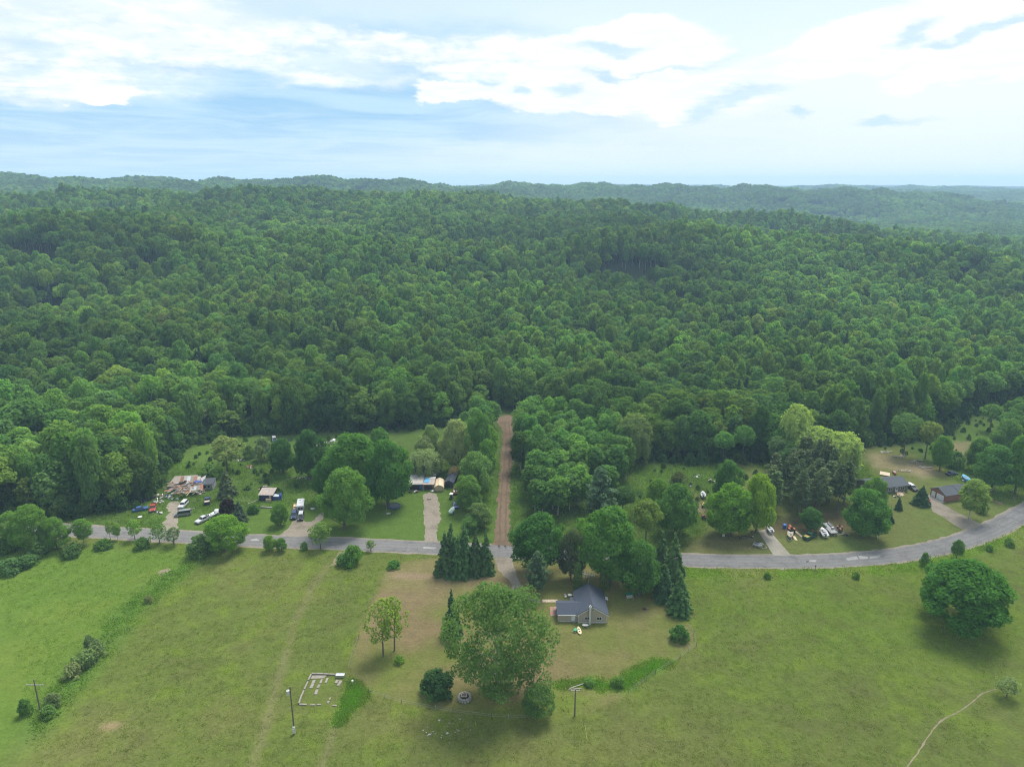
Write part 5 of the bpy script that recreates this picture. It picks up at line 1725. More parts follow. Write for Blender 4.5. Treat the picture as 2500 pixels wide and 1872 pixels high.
# ------------------------------------------------------------------ ranch house and brick garage
a_, b_ = P(2158, 1205), P(2215, 1199)
ang = math.atan2(b_.y - a_.y, b_.x - a_.x)
rl, rw = 15.0, 7.4
ranch = thing('ranch_house', 'dark low ranch house with grey roof and white windows', 'house', (0, 0, 0), ang)
ux_, uy_ = Vector((math.cos(ang), math.sin(ang), 0)), Vector((-math.sin(ang), math.cos(ang), 0))
ranch.location = b_ - ux_ * rl / 2 + uy_ * rw / 2
b = MB()
sec = [(-rw / 2, 0), (rw / 2, 0), (rw / 2, 2.4), (0, 3.9), (-rw / 2, 2.4)]
b.hull([[(-rl / 2, y, z) for y, z in sec], [(rl / 2, y, z) for y, z in sec]]).obj('wall', 'siding_dark', ranch)
for s in (-1, 1):
    q = [(-rl / 2 - 0.4, 0, 4.06), (rl / 2 + 0.4, 0, 4.06), (rl / 2 + 0.4, s * (rw / 2 + 0.5), 2.36), (-rl / 2 - 0.4, s * (rw / 2 + 0.5), 2.36)]
    MB().slab(q if s < 0 else q[::-1], 0.13).obj('roof', 'shingle_grey', ranch)
window(ranch, (rl / 2 - 2.2, -rw / 2, 1.45), 1.7, 1.15, -1, 2)
window(ranch, (rl / 2 - 7.2, -rw / 2, 1.45), 1.5, 1.15, -1, 2)
dr = MB().box((rl / 2 - 4.6, -rw / 2 - 0.05, 1.15), (1.0, 0.10, 2.0)).obj('door', 'door_white', ranch)
MB().box((rl / 2 - 4.6, -rw / 2 - 0.12, 1.45), (0.5, 0.03, 0.9)).obj('pane', 'glass_dark', dr)
MB().box((rl / 2 - 4.2, -rw / 2 - 0.9, 0.32), (2.4, 1.6, 0.12)).obj('porch', 'lumber', ranch)
for s in (-1, 1):
    MB().tube((rl / 2 - 4.2 + s * 1.0, -rw / 2 - 1.7, 1.0), (rl / 2 - 4.2 + s * 1.0, -rw / 2 - 3.0, 0.35), 0.06).tube((rl / 2 - 4.2 + s * 1.0, -rw / 2 - 1.65, 0), (rl / 2 - 4.2 + s * 1.0, -rw / 2 - 1.65, 1.05), 0.05).obj('stair_rail', 'lumber_pale', ranch)
for q in range(3):
    MB().box((rl / 2 - 4.2, -rw / 2 - 1.85 - q * 0.35, 0.24 - q * 0.09), (1.8, 0.32, 0.08)).obj('stair_tread', 'lumber', ranch)
A, B, C_ = P(2270, 1210), P(2306, 1226), P(2352, 1219)
ang = math.atan2(C_.y - B.y, C_.x - B.x)
gw, gl = (B - A).length + 0.4, 10.5
garage = thing('brick_garage', 'red brick garage with grey roof and two white doors', 'garage', (0, 0, 0), ang)
ux_, uy_ = Vector((math.cos(ang), math.sin(ang), 0)), Vector((-math.sin(ang), math.cos(ang), 0))
garage.location = B + ux_ * gl / 2 + uy_ * gw / 2
b = MB()
sec = [(-gw / 2, 0), (gw / 2, 0), (gw / 2, 2.45), (0, 3.9), (-gw / 2, 2.45)]
b.hull([[(-gl / 2, y, z) for y, z in sec], [(gl / 2, y, z) for y, z in sec]]).obj('wall', 'brick', garage)
for s in (-1, 1):
    for x0, x1, dz in ((-gl / 2 - 0.35, 0.6, 0.0), (0.62, gl / 2 + 0.35, 0.10)):
        q = [(x0, 0, 4.05 + dz), (x1, 0, 4.05 + dz), (x1, s * (gw / 2 + 0.4), 2.42 + dz), (x0, s * (gw / 2 + 0.4), 2.42 + dz)]
        MB().slab(q if s < 0 else q[::-1], 0.12).obj('roof', 'shingle_grey', garage)
for yc, dw in ((-1.05, 2.9), (1.75, 1.5)):
    dr = MB().box((-gl / 2 - 0.04, yc, 1.03), (0.10, dw, 2.05)).obj('garage_door', 'door_white', garage)
    for q in range(4):
        MB().box((-gl / 2 - 0.10, yc, 0.28 + q * 0.5), (0.03, dw - 0.15, 0.42)).obj('door_panel', 'door_white', dr)
MB().box((-gl / 2 - 0.9, 0, 0.06), (1.8, gw + 0.6, 0.10)).obj('apron', 'concrete', garage)

# ------------------------------------------------------------------ collapsed barn
barn = thing('collapsed_barn', 'collapsed barn with rusty and grey tin roofing sheets', 'barn', (P(448, 1196).x, P(448, 1196).y, 0))
bl = barn.location


def at(px, py, z=0.0):
    p = P(px, py, z)
    return Vector((p.x - bl.x, p.y - bl.y, z))


rr = random.Random(12)
MB().box((0.0, 5.0, 0.8), (12.5, 9.5, 1.6), rz=0.15).obj('rubble_core', 'old_boards', barn)
tins = ['tin_rust', 'tin_worn', 'tin_blue', 'old_boards', 'tin_rust', 'tin_worn']
# back row of sheets still sloping, front row folded down
for q in range(7):
    x0, x1 = 441 + q * 8.2, 449 + q * 8.2
    zz = 3.4 - 0.10 * q + rr.uniform(-.1, .1)
    MB().slab([at(x0 - 3, 1178 + rr.uniform(-2, 2), 1.9), at(x1 - 3, 1178 + rr.uniform(-2, 2), 1.8), at(x1 + 1, 1162, zz), at(x0 + 1, 1162, zz)], 0.03).obj('roof_sheet', tins[q % 6], barn)
for q in range(8):
    x0 = 426 + q * 8.6
    yb = 1208 - abs(q - 2.5) * 1.2 - q * 1.1
    MB().slab([at(x0 + 1, yb, 0.9 + 0.12 * q), at(x0 + 9.5, yb - 1.5, 1.0 + 0.12 * q), at(x0 + 10 + rr.uniform(-2, 2), yb - 14, 2.5), at(x0 + 2 + rr.uniform(-2, 2), yb - 13, 2.4 + rr.uniform(-.3, .3))], 0.03).obj('roof_sheet', tins[(q + 3) % 6], barn)
for q in range(6):
    x0, y0 = 408 + q * 6, 1197 - q * 3.2
    MB().slab([at(x0, y0 + 5, 0.4), at(x0 + 8, y0 + 3, 0.7), at(x0 + 14, y0 - 6, 1.6), at(x0 + 5, y0 - 4, 1.2)], 0.04).obj('roof_sheet', ['tin_worn', 'old_boards', 'tin_pale'][q % 3], barn)
MB().slab([at(491, 1181, 1.6), at(499, 1175, 2.0), at(503, 1160, 3.6), at(491, 1166, 3.3)], 0.03).obj('roof_sheet', 'tin_pale', barn)
for q in range(18):
    c = at(rr.uniform(408, 490), rr.uniform(1172, 1206), rr.uniform(1.6, 2.7))
    MB().box(c, (rr.uniform(1.0, 2.6), rr.uniform(0.6, 1.1), 0.04), rz=rr.uniform(-0.6, 1.6), ry=rr.uniform(-0.5, 0.5), rx=rr.uniform(-.4, .4)).obj('roof_sheet', rr.choice(tins + ['rust', 'tin_pale']), barn)
for q in range(52):
    c = at(rr.uniform(412, 492), rr.uniform(1176, 1204), rr.uniform(1.7, 2.5))
    MB().box(c, (rr.uniform(1.2, 3.4), 0.22, 0.07), rz=rr.uniform(-0.2, 1.4), ry=rr.uniform(-0.35, 0.35)).obj('fallen_board', rr.choice(['old_boards', 'lumber', 'rust', 'grey_wall', 'birch_log']), barn)
MB().box(at(444, 1178, 1.95), (2.0, 1.6, 0.5), rz=0.4).obj('painted_dark_hole', 'ash_and_void_black', barn)  # black box painted as the dark of a hole in the ruin
MB().blob(at(483, 1176, 2.2), (1.4, 1.1, 0.5), 3, 0.2).obj('tarpaulin', 'tarp_blue', barn)
for p0, p1 in (((432, 1203), (446, 1211)), ((470, 1206), (489, 1196)), ((398, 1190), (408, 1191))):
    MB().tube(at(*p0, 1.2), at(*p1, 0.2), 0.10).obj('beam', 'lumber_pale', barn)
mh = thing('milk_house', 'small grey lean-to still standing at the end of the collapsed barn', 'shed', (P(507, 1196).x, P(507, 1196).y, 0), 0.12)
MB().box((0, 2.2, 1.1), (3.8, 4.2, 2.2)).obj('wall', 'grey_wall', mh)
MB().slab([(-2.1, -0.1, 2.25), (2.1, -0.1, 2.25), (2.1, 4.6, 2.75), (-2.1, 4.6, 2.75)], 0.1).obj('roof', 'shed_black', mh)
for x in (-0.9, 0.5):
    MB().box((x, 0.07, 1.3), (0.7, 0.06, 0.7)).obj('window', 'glass_dark', mh)
MB().box((1.8, 0.06, 1.1), (0.16, 0.1, 2.2)).obj('corner_board', 'plastic_white', mh)


def heap(name, label, cat, px, py, rx, ry, n_, mats, seed, hmax=0.7, smin=0.3, smax=0.9):
    """a dump of separate odds and ends"""
    r_ = random.Random(seed)
    t_ = thing(name, label, cat, P(px, py))
    for q in range(n_):
        a = r_.uniform(0, 6.28)
        d = math.sqrt(r_.random())
        x, y = math.cos(a) * d * rx, math.sin(a) * d * ry
        s = r_.uniform(smin, smax)
        z = (1 - d) * hmax * r_.random() + s * 0.25
        m_ = r_.choice(mats)
        k = r_.random()
        if k < 0.45:
            MB().box((x, y, z), (s, s * r_.uniform(0.4, 1.0), s * r_.uniform(0.3, 0.7)), rz=a, rx=r_.uniform(-.4, .4)).obj('scrap_box', m_, t_)
        elif k < 0.65:
            MB().blob((x, y, z), (s * 0.55, s * 0.5, s * 0.35), q, 0.2, 1).obj('scrap_bag', m_, t_)
        elif k < 0.82:
            MB().box((x, y, z + 0.1), (s * 2.2, 0.18, 0.06), rz=a, ry=r_.uniform(-.3, .3)).obj('scrap_board', m_, t_)
        else:
            MB().torus((x, y, z), s * 0.32, s * 0.11, 'Z', 12).obj('old_tyre', 'rubber', t_)
    return t_


JUNK = ['plastic_white', 'plastic_white', 'grey_wall', 'steel', 'tin_pale', 'black_paint', 'rust', 'tarp_blue', 'lumber', 'tin_blue']
heap('scrap_heap', 'pale scrap and bags spilled in front of the collapsed barn', 'junk heap', 402, 1213, 3.4, 2.6, 30, JUNK, 1)
heap('scrap_heap', 'bluish white appliance scrap beside the dirt drive by the barn', 'junk heap', 428, 1218, 1.3, 1.0, 7, ['plastic_white', 'tin_blue', 'tin_pale'], 2)
heap('scrap_heap', 'red and white scrap piled between the wood and the dirt drive', 'junk heap', 385, 1228, 1.8, 2.2, 20, ['plastic_white', 'rust', 'tin_pale', 'plastic_white', 'grey_wall'], 3)
heap('scrap_heap', 'pale scrap below the red pickup', 'junk heap', 384, 1253, 1.9, 1.0, 14, JUNK, 4)
heap('scrap_heap', 'mixed scrap along the side of the grey lean-to', 'junk heap', 492, 1204, 1.8, 0.8, 10, JUNK, 5)
heap('scrap_heap', 'dark engine scrap beside the wrecked van', 'junk heap', 461, 1246, 1.6, 1.2, 14, ['black_paint', 'rust', 'grey_wall', 'steel'], 6)
heap('scrap_heap', 'small dump of white bags near the forest clearing', 'junk heap', 583, 1125, 2.3, 1.3, 12, ['plastic_white', 'tarp_blue', 'tin_pale', 'grey_wall'], 7)
heap('scrap_heap', 'reddish brown scrap in the tall grass of the clearing', 'junk heap', 611, 1141, 1.8, 1.2, 10, ['rust', 'brick', 'plastic_white', 'black_paint'], 8)
heap('debris_heap', 'big whitish debris heap at the forest edge behind the maples', 'junk heap', 806, 1086, 6.0, 5.0, 48, ['plastic_white', 'tin_pale', 'roof_brown', 'lumber', 'grey_wall', 'tin_worn'], 9, 1.6, 0.6, 1.6)
heap('scrap_heap', 'blue scrap lying by the forest edge near the blue car', 'junk heap', 707, 1075, 2.2, 1.0, 8, ['tarp_bright', 'tarp_blue', 'plastic_white'], 10)
heap('scrap_heap', 'white scrap scattered under the dark maple above the camper', 'junk heap', 745, 1168, 4.5, 1.2, 14, ['plastic_white', 'birch_log', 'grey_wall'], 11)
heap('scrap_heap', 'scrap dumped behind the blue shed', 'junk heap', 642, 1192, 1.6, 1.4, 14, ['plastic_white', 'roof_brown', 'tin_pale', 'lumber'], 13)
heap('scrap_heap', 'scattered white litter in the back meadow', 'junk heap', 1712, 1178, 6.0, 7.0, 14, ['plastic_white', 'grey_wall', 'black_paint', 'tin_pale'], 14, 0.2, 0.4, 1.0)
heap('scrap_heap', 'odds and ends under the tarpaulin shack eaves', 'junk heap', 1012, 1202, 3.0, 0.7, 12, ['tarp_bright', 'plastic_white', 'rust', 'black_paint', 'tin_pale'], 15)
heap('scrap_heap', 'dark clutter in the shade of the bright maple', 'junk heap', 1815, 1312, 3.0, 1.0, 12, ['black_paint', 'grey_wall', 'steel', 'rust'], 16)
heap('scrap_heap', 'stones and clutter by the foot of the dense maple', 'junk heap', 2062, 1306, 1.4, 0.8, 9, ['birch_log', 'rust', 'stone_grey'], 17)
heap('scrap_heap', 'clutter by the steps of the ranch house', 'junk heap', 2190, 1212, 3.0, 0.8, 12, ['black_paint', 'plastic_white', 'rust', 'lumber'], 18)
heap('scrap_heap', 'white odds and ends behind the brick garage', 'junk heap', 2362, 1176, 1.8, 1.2, 8, ['plastic_white', 'tarp_bright', 'tin_pale'], 19)


def log_pile(px, py, rx, ry, n_, label, seed):
    r_ = random.Random(seed)
    t_ = thing('log_pile', label, 'log pile', P(px, py))
    for q in range(n_):
        x, y, a, s = r_.uniform(-rx, rx), r_.uniform(-ry, ry), r_.uniform(-0.9, 0.9), r_.uniform(0.4, 1.1)
        z = 0.14 + 0.25 * r_.random()
        MB().tube((x - math.cos(a) * s, y - math.sin(a) * s, z), (x + math.cos(a) * s, y + math.sin(a) * s, z + r_.uniform(-.1, .2)), r_.uniform(0.09, 0.17), 6).obj('log', r_.choice(['birch_log', 'birch_log', 'stone_grey', 'lumber']), t_)


log_pile(2162, 1105, 2.2, 1.0, 12, 'pale log pile beside the bare earth patch', 1)
log_pile(2190, 1115, 2.6, 0.9, 12, 'longer pale log pile at the back of the bare earth', 2)
log_pile(2240, 1130, 2.4, 2.4, 16, 'scattered pale logs near the feathery tree', 3)
log_pile(2258, 1141, 2.0, 1.4, 14, 'dense pale log heap by the rounded bright maple', 4)
log_pile(2210, 1150, 2.0, 0.9, 14, 'reddish and pale stones and logs in the dry lawn', 5)

# ------------------------------------------------------------------ sheds west
sh = thing('blue_shed', 'small navy shed with brown sloping roof and porch box', 'shed', (P(651, 1222).x, P(651, 1222).y, 0), -0.03)
MB().box((-0.2, 1.7, 1.15), (4.6, 3.4, 2.3)).obj('wall', 'navy_wall', sh)
for q in range(6):
    MB().slab([(-2.7 + q * 0.87, -0.35, 2.25), (-1.85 + q * 0.87, -0.35, 2.25), (-1.85 + q * 0.87, 3.9, 3.15 + (q % 2) * 0.04), (-2.7 + q * 0.87, 3.9, 3.15 + (q % 2) * 0.04)], 0.08).obj('roof_panel', 'roof_brown', sh)
MB().box((1.35, -0.05, 1.5), (0.8, 0.08, 0.9)).obj('window', 'lumber_pale', sh)
MB().box((0.9, -0.6, 0.5), (1.7, 0.9, 1.0)).obj('porch_box', 'lumber', sh)
ta = thing('tarp_lean', 'blue tarpaulin sagging over a frame beside the navy shed', 'tarpaulin', (P(677, 1221).x, P(677, 1221).y, 0), 0.2)
b = MB()
b.hull([[(-1.6, 0, 0.1), (-1.6, 2.4, 0.1), (-1.3, 2.2, 1.7), (-1.3, 0.2, 1.5)], [(0, -0.1, 0.1), (0, 2.6, 0.1), (0, 2.2, 1.3), (0, 0.3, 1.05)], [(1.5, 0, 0.1), (1.5, 2.3, 0.1), (1.4, 2.1, 2.0), (1.3, 0.3, 1.6)]]).obj('sheet', 'tarp_blue', ta)
MB().slab([(-1.5, 0.1, 1.55), (0.5, 0.1, 1.3), (0.5, 1.9, 1.45), (-1.5, 2.0, 1.75)], 0.03).obj('faded_sheet', 'tin_blue', ta)
lw = thing('low_wall', 'low pale block wall on the lawn below the navy shed', 'wall', P(650, 1240), R(-8))
for q in range(5):
    MB().box((-1.6 + q * 0.85, 0, 0.25), (0.82, 0.3, 0.5)).obj('block', 'stone_grey', lw)
for px, py, lb in ((617, 1227, 'pale tilted post by the round shrub'), (712, 1168, 'pale pole leaning in the clearing grass')):
    t_ = thing('leaning_pole', lb, 'pole', P(px, py))
    MB().tube((-1.2, -0.9, 0.1), (1.4, 1.0, 0.6), 0.09).obj('pole', 'birch_log', t_)
    MB().blob((-1.2, -0.9, 0.1), (0.2, 0.2, 0.15), 1).obj('footing', 'stone_grey', t_)

# shack with patched flat roofs
sk = thing('patched_shack', 'patched shack with whitewashed flat roofs and blue tarpaulin', 'shack', (P(997, 1198).x, P(1000, 1198).y, 0))
MB().box((2.6, 6.0, 1.2), (4.9, 10.0, 2.4)).obj('wall', 'grey_wall', sk)
MB().box((7.0, 6.0, 1.15), (3.6, 10.0, 2.3)).obj('wall', 'old_boards', sk)
for y0, y1, z0, z1, m_ in ((0.6, 5.0, 2.30, 2.75, 'tin_worn'), (5.0, 8.3, 2.78, 2.95, 'tin_pale'), (8.5, 12.2, 3.0, 3.3, 'tin_pale')):
    for q in range(4):
        MB().slab([(-0.1 + q * 1.3, y0, z0), (1.16 + q * 1.3, y0, z0), (1.16 + q * 1.3, y1, z1 + (q % 2) * 0.05), (-0.1 + q * 1.3, y1, z1 + (q % 2) * 0.05)], 0.06).obj('roof_panel', m_, sk)
for y0, y1, z0, z1, m_ in ((0.4, 4.6, 2.32, 2.6, 'roof_brown'), (4.7, 6.4, 2.62, 2.72, 'tin_pale'), (7.6, 11.2, 2.8, 3.0, 'tin_pale')):
    for q in range(3):
        MB().slab([(5.2 + q * 1.35, y0, z0), (6.5 + q * 1.35, y0, z0), (6.5 + q * 1.35, y1, z1), (5.2 + q * 1.35, y1, z1)], 0.06).obj('roof_panel', m_, sk)
MB().slab([(5.5, 1.6, 2.60), (7.2, 1.6, 2.60), (7.2, 4.6, 2.82), (5.5, 4.9, 2.84)], 0.04).obj('tarpaulin', 'tarp_bright', sk)
MB().box((2.2, 0.96, 0.95), (3.6, 0.08, 1.5)).obj('dark_tarpaulin', 'black_paint', sk)  # black panel: shade of the open front painted on the wall
MB().box((4.3, 0.92, 1.0), (0.9, 0.08, 1.9)).obj('door', 'plastic_blue', sk)
MB().box((7.1, 0.93, 1.0), (2.8, 0.08, 1.7)).obj('dark_tarpaulin', 'black_paint', sk)  # second black panel painted as a dark opening
for x in (0.2, 5.3, 8.7):
    MB().box((x, 0.5, 1.15), (0.12, 0.12, 2.3)).obj('porch_post', 'lumber_pale', sk)
MB().box((7.1, 0.45, 2.2), (3.8, 0.1, 0.18)).obj('lintel', 'lumber_pale', sk)


def hoop_tent(name, label, px, py, W_, L_, h_, mat, endmat, rz=0.0):
    t_ = thing(name, label, 'shelter', P(px, py), rz)
    prof = [(-W_ / 2, 0), (-W_ / 2, h_ * 0.58), (-W_ * 0.36, h_ * 0.80), (0, h_), (W_ * 0.36, h_ * 0.80), (W_ / 2, h_ * 0.58), (W_ / 2, 0)]
    b_ = MB()
    n_ = 5
    for i in range(n_):
        y0, y1 = L_ * i / n_, L_ * (i + 1) / n_
        for (x0, z0), (x1, z1) in zip(prof, prof[1:]):
            b_.poly([(x0, y0, z0), (x1, y0, z1), (x1, y1, z1), (x0, y1, z0)])
    b_.obj('cover', mat, t_)
    MB().poly([(x, 0.35, z * 0.97) for x, z in prof]).obj('end_panel', endmat, t_)
    MB().poly([(x, L_ - 0.05, z * 0.97) for x, z in prof]).obj('end_panel', endmat, t_)
    MB().box((0, 0.32, h_ * 0.32), (W_ * 0.5, 0.04, h_ * 0.62)).obj('door_flap', mat, t_)
    for y in (0.05, L_ - 0.15):
        for (x0, z0), (x1, z1) in zip(prof, prof[1:]):
            MB().tube((x0 * .985, y, z0 * .985), (x1 * .985, y, z1 * .985), 0.04, 5).obj('hoop', 'aluminium', t_)


hoop_tent('fabric_shelter', 'tan fabric garage shelter beside the patched shack', 1072, 1200, 3.4, 6.6, 2.6, 'canvas_tan', 'canvas_tan', 0.06)
ds = thing('dark_shed', 'black shed with worn dark gable roof next to the tan shelter', 'shed', P(1096.5, 1191), -0.12)
b = MB()
sec = [(-1.45, 0), (1.45, 0), (1.45, 2.1), (0, 2.9), (-1.45, 2.1)]
b.hull([[(x, 0, z) for x, z in sec], [(x, 7.0, z) for x, z in sec]]).obj('wall', 'shed_black', ds)
for s in (-1, 1):
    for q in range(4):
        y0 = -0.2 + q * 1.85
        qd = [(0, y0, 3.0), (s * 1.7, y0, 2.08), (s * 1.7, y0 + 1.82, 2.08), (0, y0 + 1.82, 3.0)]
        MB().slab(qd if s < 0 else qd[::-1], 0.06).obj('roof_panel', 'shingle_blue' if (q + s) % 3 else 'shingle_grey', ds)
MB().box((0, -0.03, 0.95), (1.1, 0.05, 1.85)).obj('door', 'black_paint', ds)
hoop_tent('fabric_shelter', 'ochre fabric shelter behind the black shed', 1103, 1166, 3.2, 5.0, 3.0, 'canvas_ochre', 'canvas_ochre', -0.12)
tm = thing('trampoline', 'round blue rimmed trampoline under the spreading maple', 'trampoline', P(963, 1240))
MB().torus((0, 0, 0.85), 2.0, 0.14, 'Z', 28).obj('rim_pad', 'tarp_blue', tm)
MB().disc((0, 0, 0.86), 1.85, 0.03, 28).obj('mat', 'black_paint', tm)
for q in range(6):
    a = q * math.pi / 3
    MB().tube((math.cos(a) * 1.95, math.sin(a) * 1.95, 0), (math.cos(a) * 1.95, math.sin(a) * 1.95, 0.85), 0.05).obj('leg', 'steel', tm)
dp = thing('clothes_pole', 'thin pale pole leaning at the trampoline', 'pole', P(944, 1246))
MB().tube((0, 0, 0), (-0.4, 0.3, 4.6), 0.06).obj('shaft', 'birch_log', dp)
MB().disc((0, 0, 0.04), 0.25, 0.08).obj('foot', 'stone_grey', dp)
for px, py, m_, lb in ((948, 1255, 'plastic_white', 'white tub on the lawn below the trampoline'), (763, 1243, 'plastic_white', 'white satellite dish shaped tub on the grass beside the camper'), (1048, 1218, 'concrete', 'pale concrete pad remnant in the gravel drive'),
                       (529, 1246, 'plastic_white', 'white tub in the grass near the tan bed pickup'), (342, 1263, 'plastic_white', 'white crate lid in the grass near the wood'), (1056, 1199, 'plastic_white', 'white sack at the foot of the tan shelter')):
    p = P(px, py)
    t_ = thing('tub', lb, 'tub', p)
    MB().hull([[(math.cos(k) * 0.6, math.sin(k) * 0.45, 0.0) for k in [i * 0.785 for i in range(8)]], [(math.cos(k) * 0.8, math.sin(k) * 0.6, 0.3) for k in [i * 0.785 for i in range(8)]]]).obj('shell', m_, t_)
    MB().torus((0, 0, 0.3), 0.66, 0.05, 'Z', 12).obj('rim', m_, t_)

# ------------------------------------------------------------------ vehicles
def wheel(parent, x, y, r, wd):
    w_ = MB().torus((x, y, r), r * 0.72, r * 0.28, 'Y', 14).obj('wheel', 'rubber', parent)
    MB().tube((x, y - wd * 0.42, r), (x, y + wd * 0.42, r), r * 0.55, 10).obj('rim', 'steel', w_)


def prof_body(side, hw_low, hw_top, zsplit):
    """side profile [(x,z)...] swept across the car, narrower above zsplit"""
    def hwid(z):
        return hw_low if z <= zsplit else hw_low + (hw_top - hw_low) * min(1, (z - zsplit) / 0.55)
    return MB().hull([[(x, -hwid(z), z) for x, z in side], [(x, -hwid(z) * 0.0, z) for x, z in side], [(x, hwid(z), z) for x, z in side]])


def car(name, label, px, py, to, mat, style='sedan', roofmat=None, bedmat=None, cat='car', L=None, flat=False):
    """to: picture point the bonnet faces"""
    c = P(px, py)
    t_ = thing(name, label, cat, c, heading((px, py), to))
    if style == 'sedan':
        L, zb, W_ = 4.6, 0.72, 0.88
        hull = [(-L / 2, 0.32), (L / 2, 0.30), (L / 2 + 0.03, 0.58), (L / 2 - 0.15, 0.74), (0.85, 0.90), (-1.45, 0.95), (-L / 2 + 0.05, 0.86), (-L / 2 - 0.03, 0.6)]
        cab = [(-1.65, 0.93), (1.0, 0.89), (0.35, 1.40), (-1.0, 1.42)]
    elif style == 'suv':
        L, zb, W_ = 4.7, 0.9, 0.92
        hull = [(-L / 2, 0.40), (L / 2, 0.38), (L / 2 + 0.03, 0.72), (L / 2 - 0.12, 0.95), (0.95, 1.08), (-L / 2 + 0.02, 1.08), (-L / 2 - 0.03, 0.7)]
        cab = [(-L / 2 + 0.06, 1.07), (1.05, 1.07), (0.45, 1.72), (-L / 2 + 0.28, 1.74)]
    elif style == 'van':
        L, zb, W_ = 4.9, 1.0, 0.95
        hull = [(-L / 2, 0.40), (L / 2, 0.38), (L / 2 + 0.03, 0.72), (L / 2 - 0.1, 1.0), (1.7, 1.12), (-L / 2, 1.12)]
        cab = [(-L / 2 + 0.03, 1.11), (1.75, 1.11), (1.0, 1.92), (-L / 2 + 0.1, 1.95)]
    else:
        L, zb, W_ = 5.3, 0.95, 0.95
        hull = [(-L / 2, 0.48), (L / 2, 0.42), (L / 2 + 0.03, 0.78), (L / 2 - 0.12, 1.0), (1.0, 1.10), (-L / 2, 1.06)]
        cab = [(-0.75, 1.09), (1.15, 1.09), (0.6, 1.74), (-0.6, 1.76)]
    MB().hull([[(x, y, z) for x, z in hull] for y in (-W_ + 0.06, W_ - 0.06)]).hull([[(x * 0.985, y, 0.1 + z * 0.86) for x, z in hull] for y in (-W_, W_)]).obj('body', mat, t_)
    cb = MB().hull([[(x, -(W_ - 0.10 - (0.16 if z > 1.2 else 0)), z) for x, z in cab], [(x, (W_ - 0.10 - (0.16 if z > 1.2 else 0)), z) for x, z in cab]]).obj('cabin', 'glass_dark', t_)
    xt, zt = [p[0] for p in cab[2:]], cab[2][1]
    MB().box(((xt[0] + xt[1]) / 2, 0, zt + 0.03), (abs(xt[0] - xt[1]) + 0.12, 2 * (W_ - 0.24), 0.07)).obj('roof', roofmat or mat, t_)
    for (xa, za), (xb, zb_) in ((cab[1], cab[2]), (cab[0], cab[3])):
        for s in (-1, 1):
            MB().tube((xa, s * (W_ - 0.11), za), (xb, s * (W_ - 0.26), zb_), 0.045, 4).obj('pillar', roofmat or mat, t_)
    if style == 'pickup':
        MB().box((-1.72, 0, 1.10), (1.75, 2 * W_ - 0.30, 0.06)).obj('bed_floor', bedmat or 'black_paint', t_)
        for s in (-1, 1):
            MB().box((-1.70, s * (W_ - 0.07), 1.20), (1.85, 0.11, 0.28)).obj('bed_side', mat, t_)
        MB().box((-L / 2 + 0.03, 0, 1.18), (0.09, 2 * W_ - 0.3, 0.26)).obj('tailgate', mat, t_)
    r = 0.33 if style == 'sedan' else 0.38
    for sx in (-0.30 * L, 0.30 * L):
        for s in (-1, 1):
            wheel(t_, sx, s * (W_ - 0.08), r, 0.22)
    for s in (-1, 1):
        MB().box((L / 2 + 0.03, s * (W_ - 0.28), 0.68 if style == 'sedan' else 0.82), (0.06, 0.34, 0.15)).obj('headlight', 'lamp_glass', t_)
        MB().box((-L / 2 - 0.03, s * (W_ - 0.22), 0.78 if style == 'sedan' else 0.92), (0.05, 0.22, 0.16)).obj('tail_light', 'rust', t_)
    MB().box((L / 2 + 0.06, 0, 0.46), (0.12, 2 * W_ - 0.1, 0.18)).obj('bumper', 'black_paint', t_)
    MB().box((-L / 2 - 0.05, 0, 0.48), (0.12, 2 * W_ - 0.1, 0.18)).obj('bumper', 'black_paint', t_)
    return t_


for nm, c in dict(car_white=(0.45, 0.46, 0.475), car_navy=(0.025, 0.035, 0.085), car_blue=(0.04, 0.10, 0.24), car_black=(0.015, 0.016, 0.02), car_red=(0.30, 0.06, 0.04), car_green=(0.02, 0.10, 0.06), car_grey=(0.16, 0.18, 0.18),
                  car_violet=(0.16, 0.17, 0.42), car_pink=(0.50, 0.17, 0.17), hull_white=(0.42, 0.43, 0.44), hull_camo=(0.30, 0.27, 0.20), tractor_red=(0.30, 0.04, 0.03), tractor_orange=(0.36, 0.10, 0.035), yellow_paint=(0.36, 0.27, 0.06), lilac=(0.52, 0.42, 0.50), mint=(0.34, 0.48, 0.44)).items():
    paint(nm, c, 0.32, grime=0.18, spec=0.5)

car('station_wagon', 'white estate car parked at the end of the dirt driveway', 448, 1236, (436, 1248), 'car_white', 'suv')
car('pickup_truck', 'navy pickup with a tan bed on the junk yard grass', 507, 1226, (510, 1206), 'car_navy', 'pickup', bedmat='lumber_pale', cat='truck')
car('wrecked_van', 'dark green wrecked van beside the dirt driveway', 447, 1258, (432, 1260), 'car_grey', 'van', cat='van')
car('sedan_car', 'dark blue sedan at the edge of the wood', 343, 1246, (362, 1242), 'car_blue', 'sedan')
car('pickup_truck', 'faded red pickup wreck next to the blue sedan', 374, 1244, (372, 1256), 'car_red', 'pickup', cat='truck')
car('pickup_truck', 'white pickup behind the bright bushy roadside tree', 497, 1272, (480, 1280), 'car_white', 'pickup', cat='truck')
car('suv_car', 'navy blue car parked in front of the camper', 718, 1262, (716, 1276), 'car_navy', 'suv')
car('suv_car', 'dark suv with pale roof parked in front of the camper', 735, 1265, (732, 1280), 'car_black', 'suv', 'hull_white')
car('sedan_car', 'navy car with white roof far back at the forest edge', 670, 1077, (672, 1084), 'car_navy', 'suv', 'car_white')
car('sedan_car', 'violet blue car beside the gravel drive', 1113, 1236, (1112, 1222), 'car_violet', 'sedan')
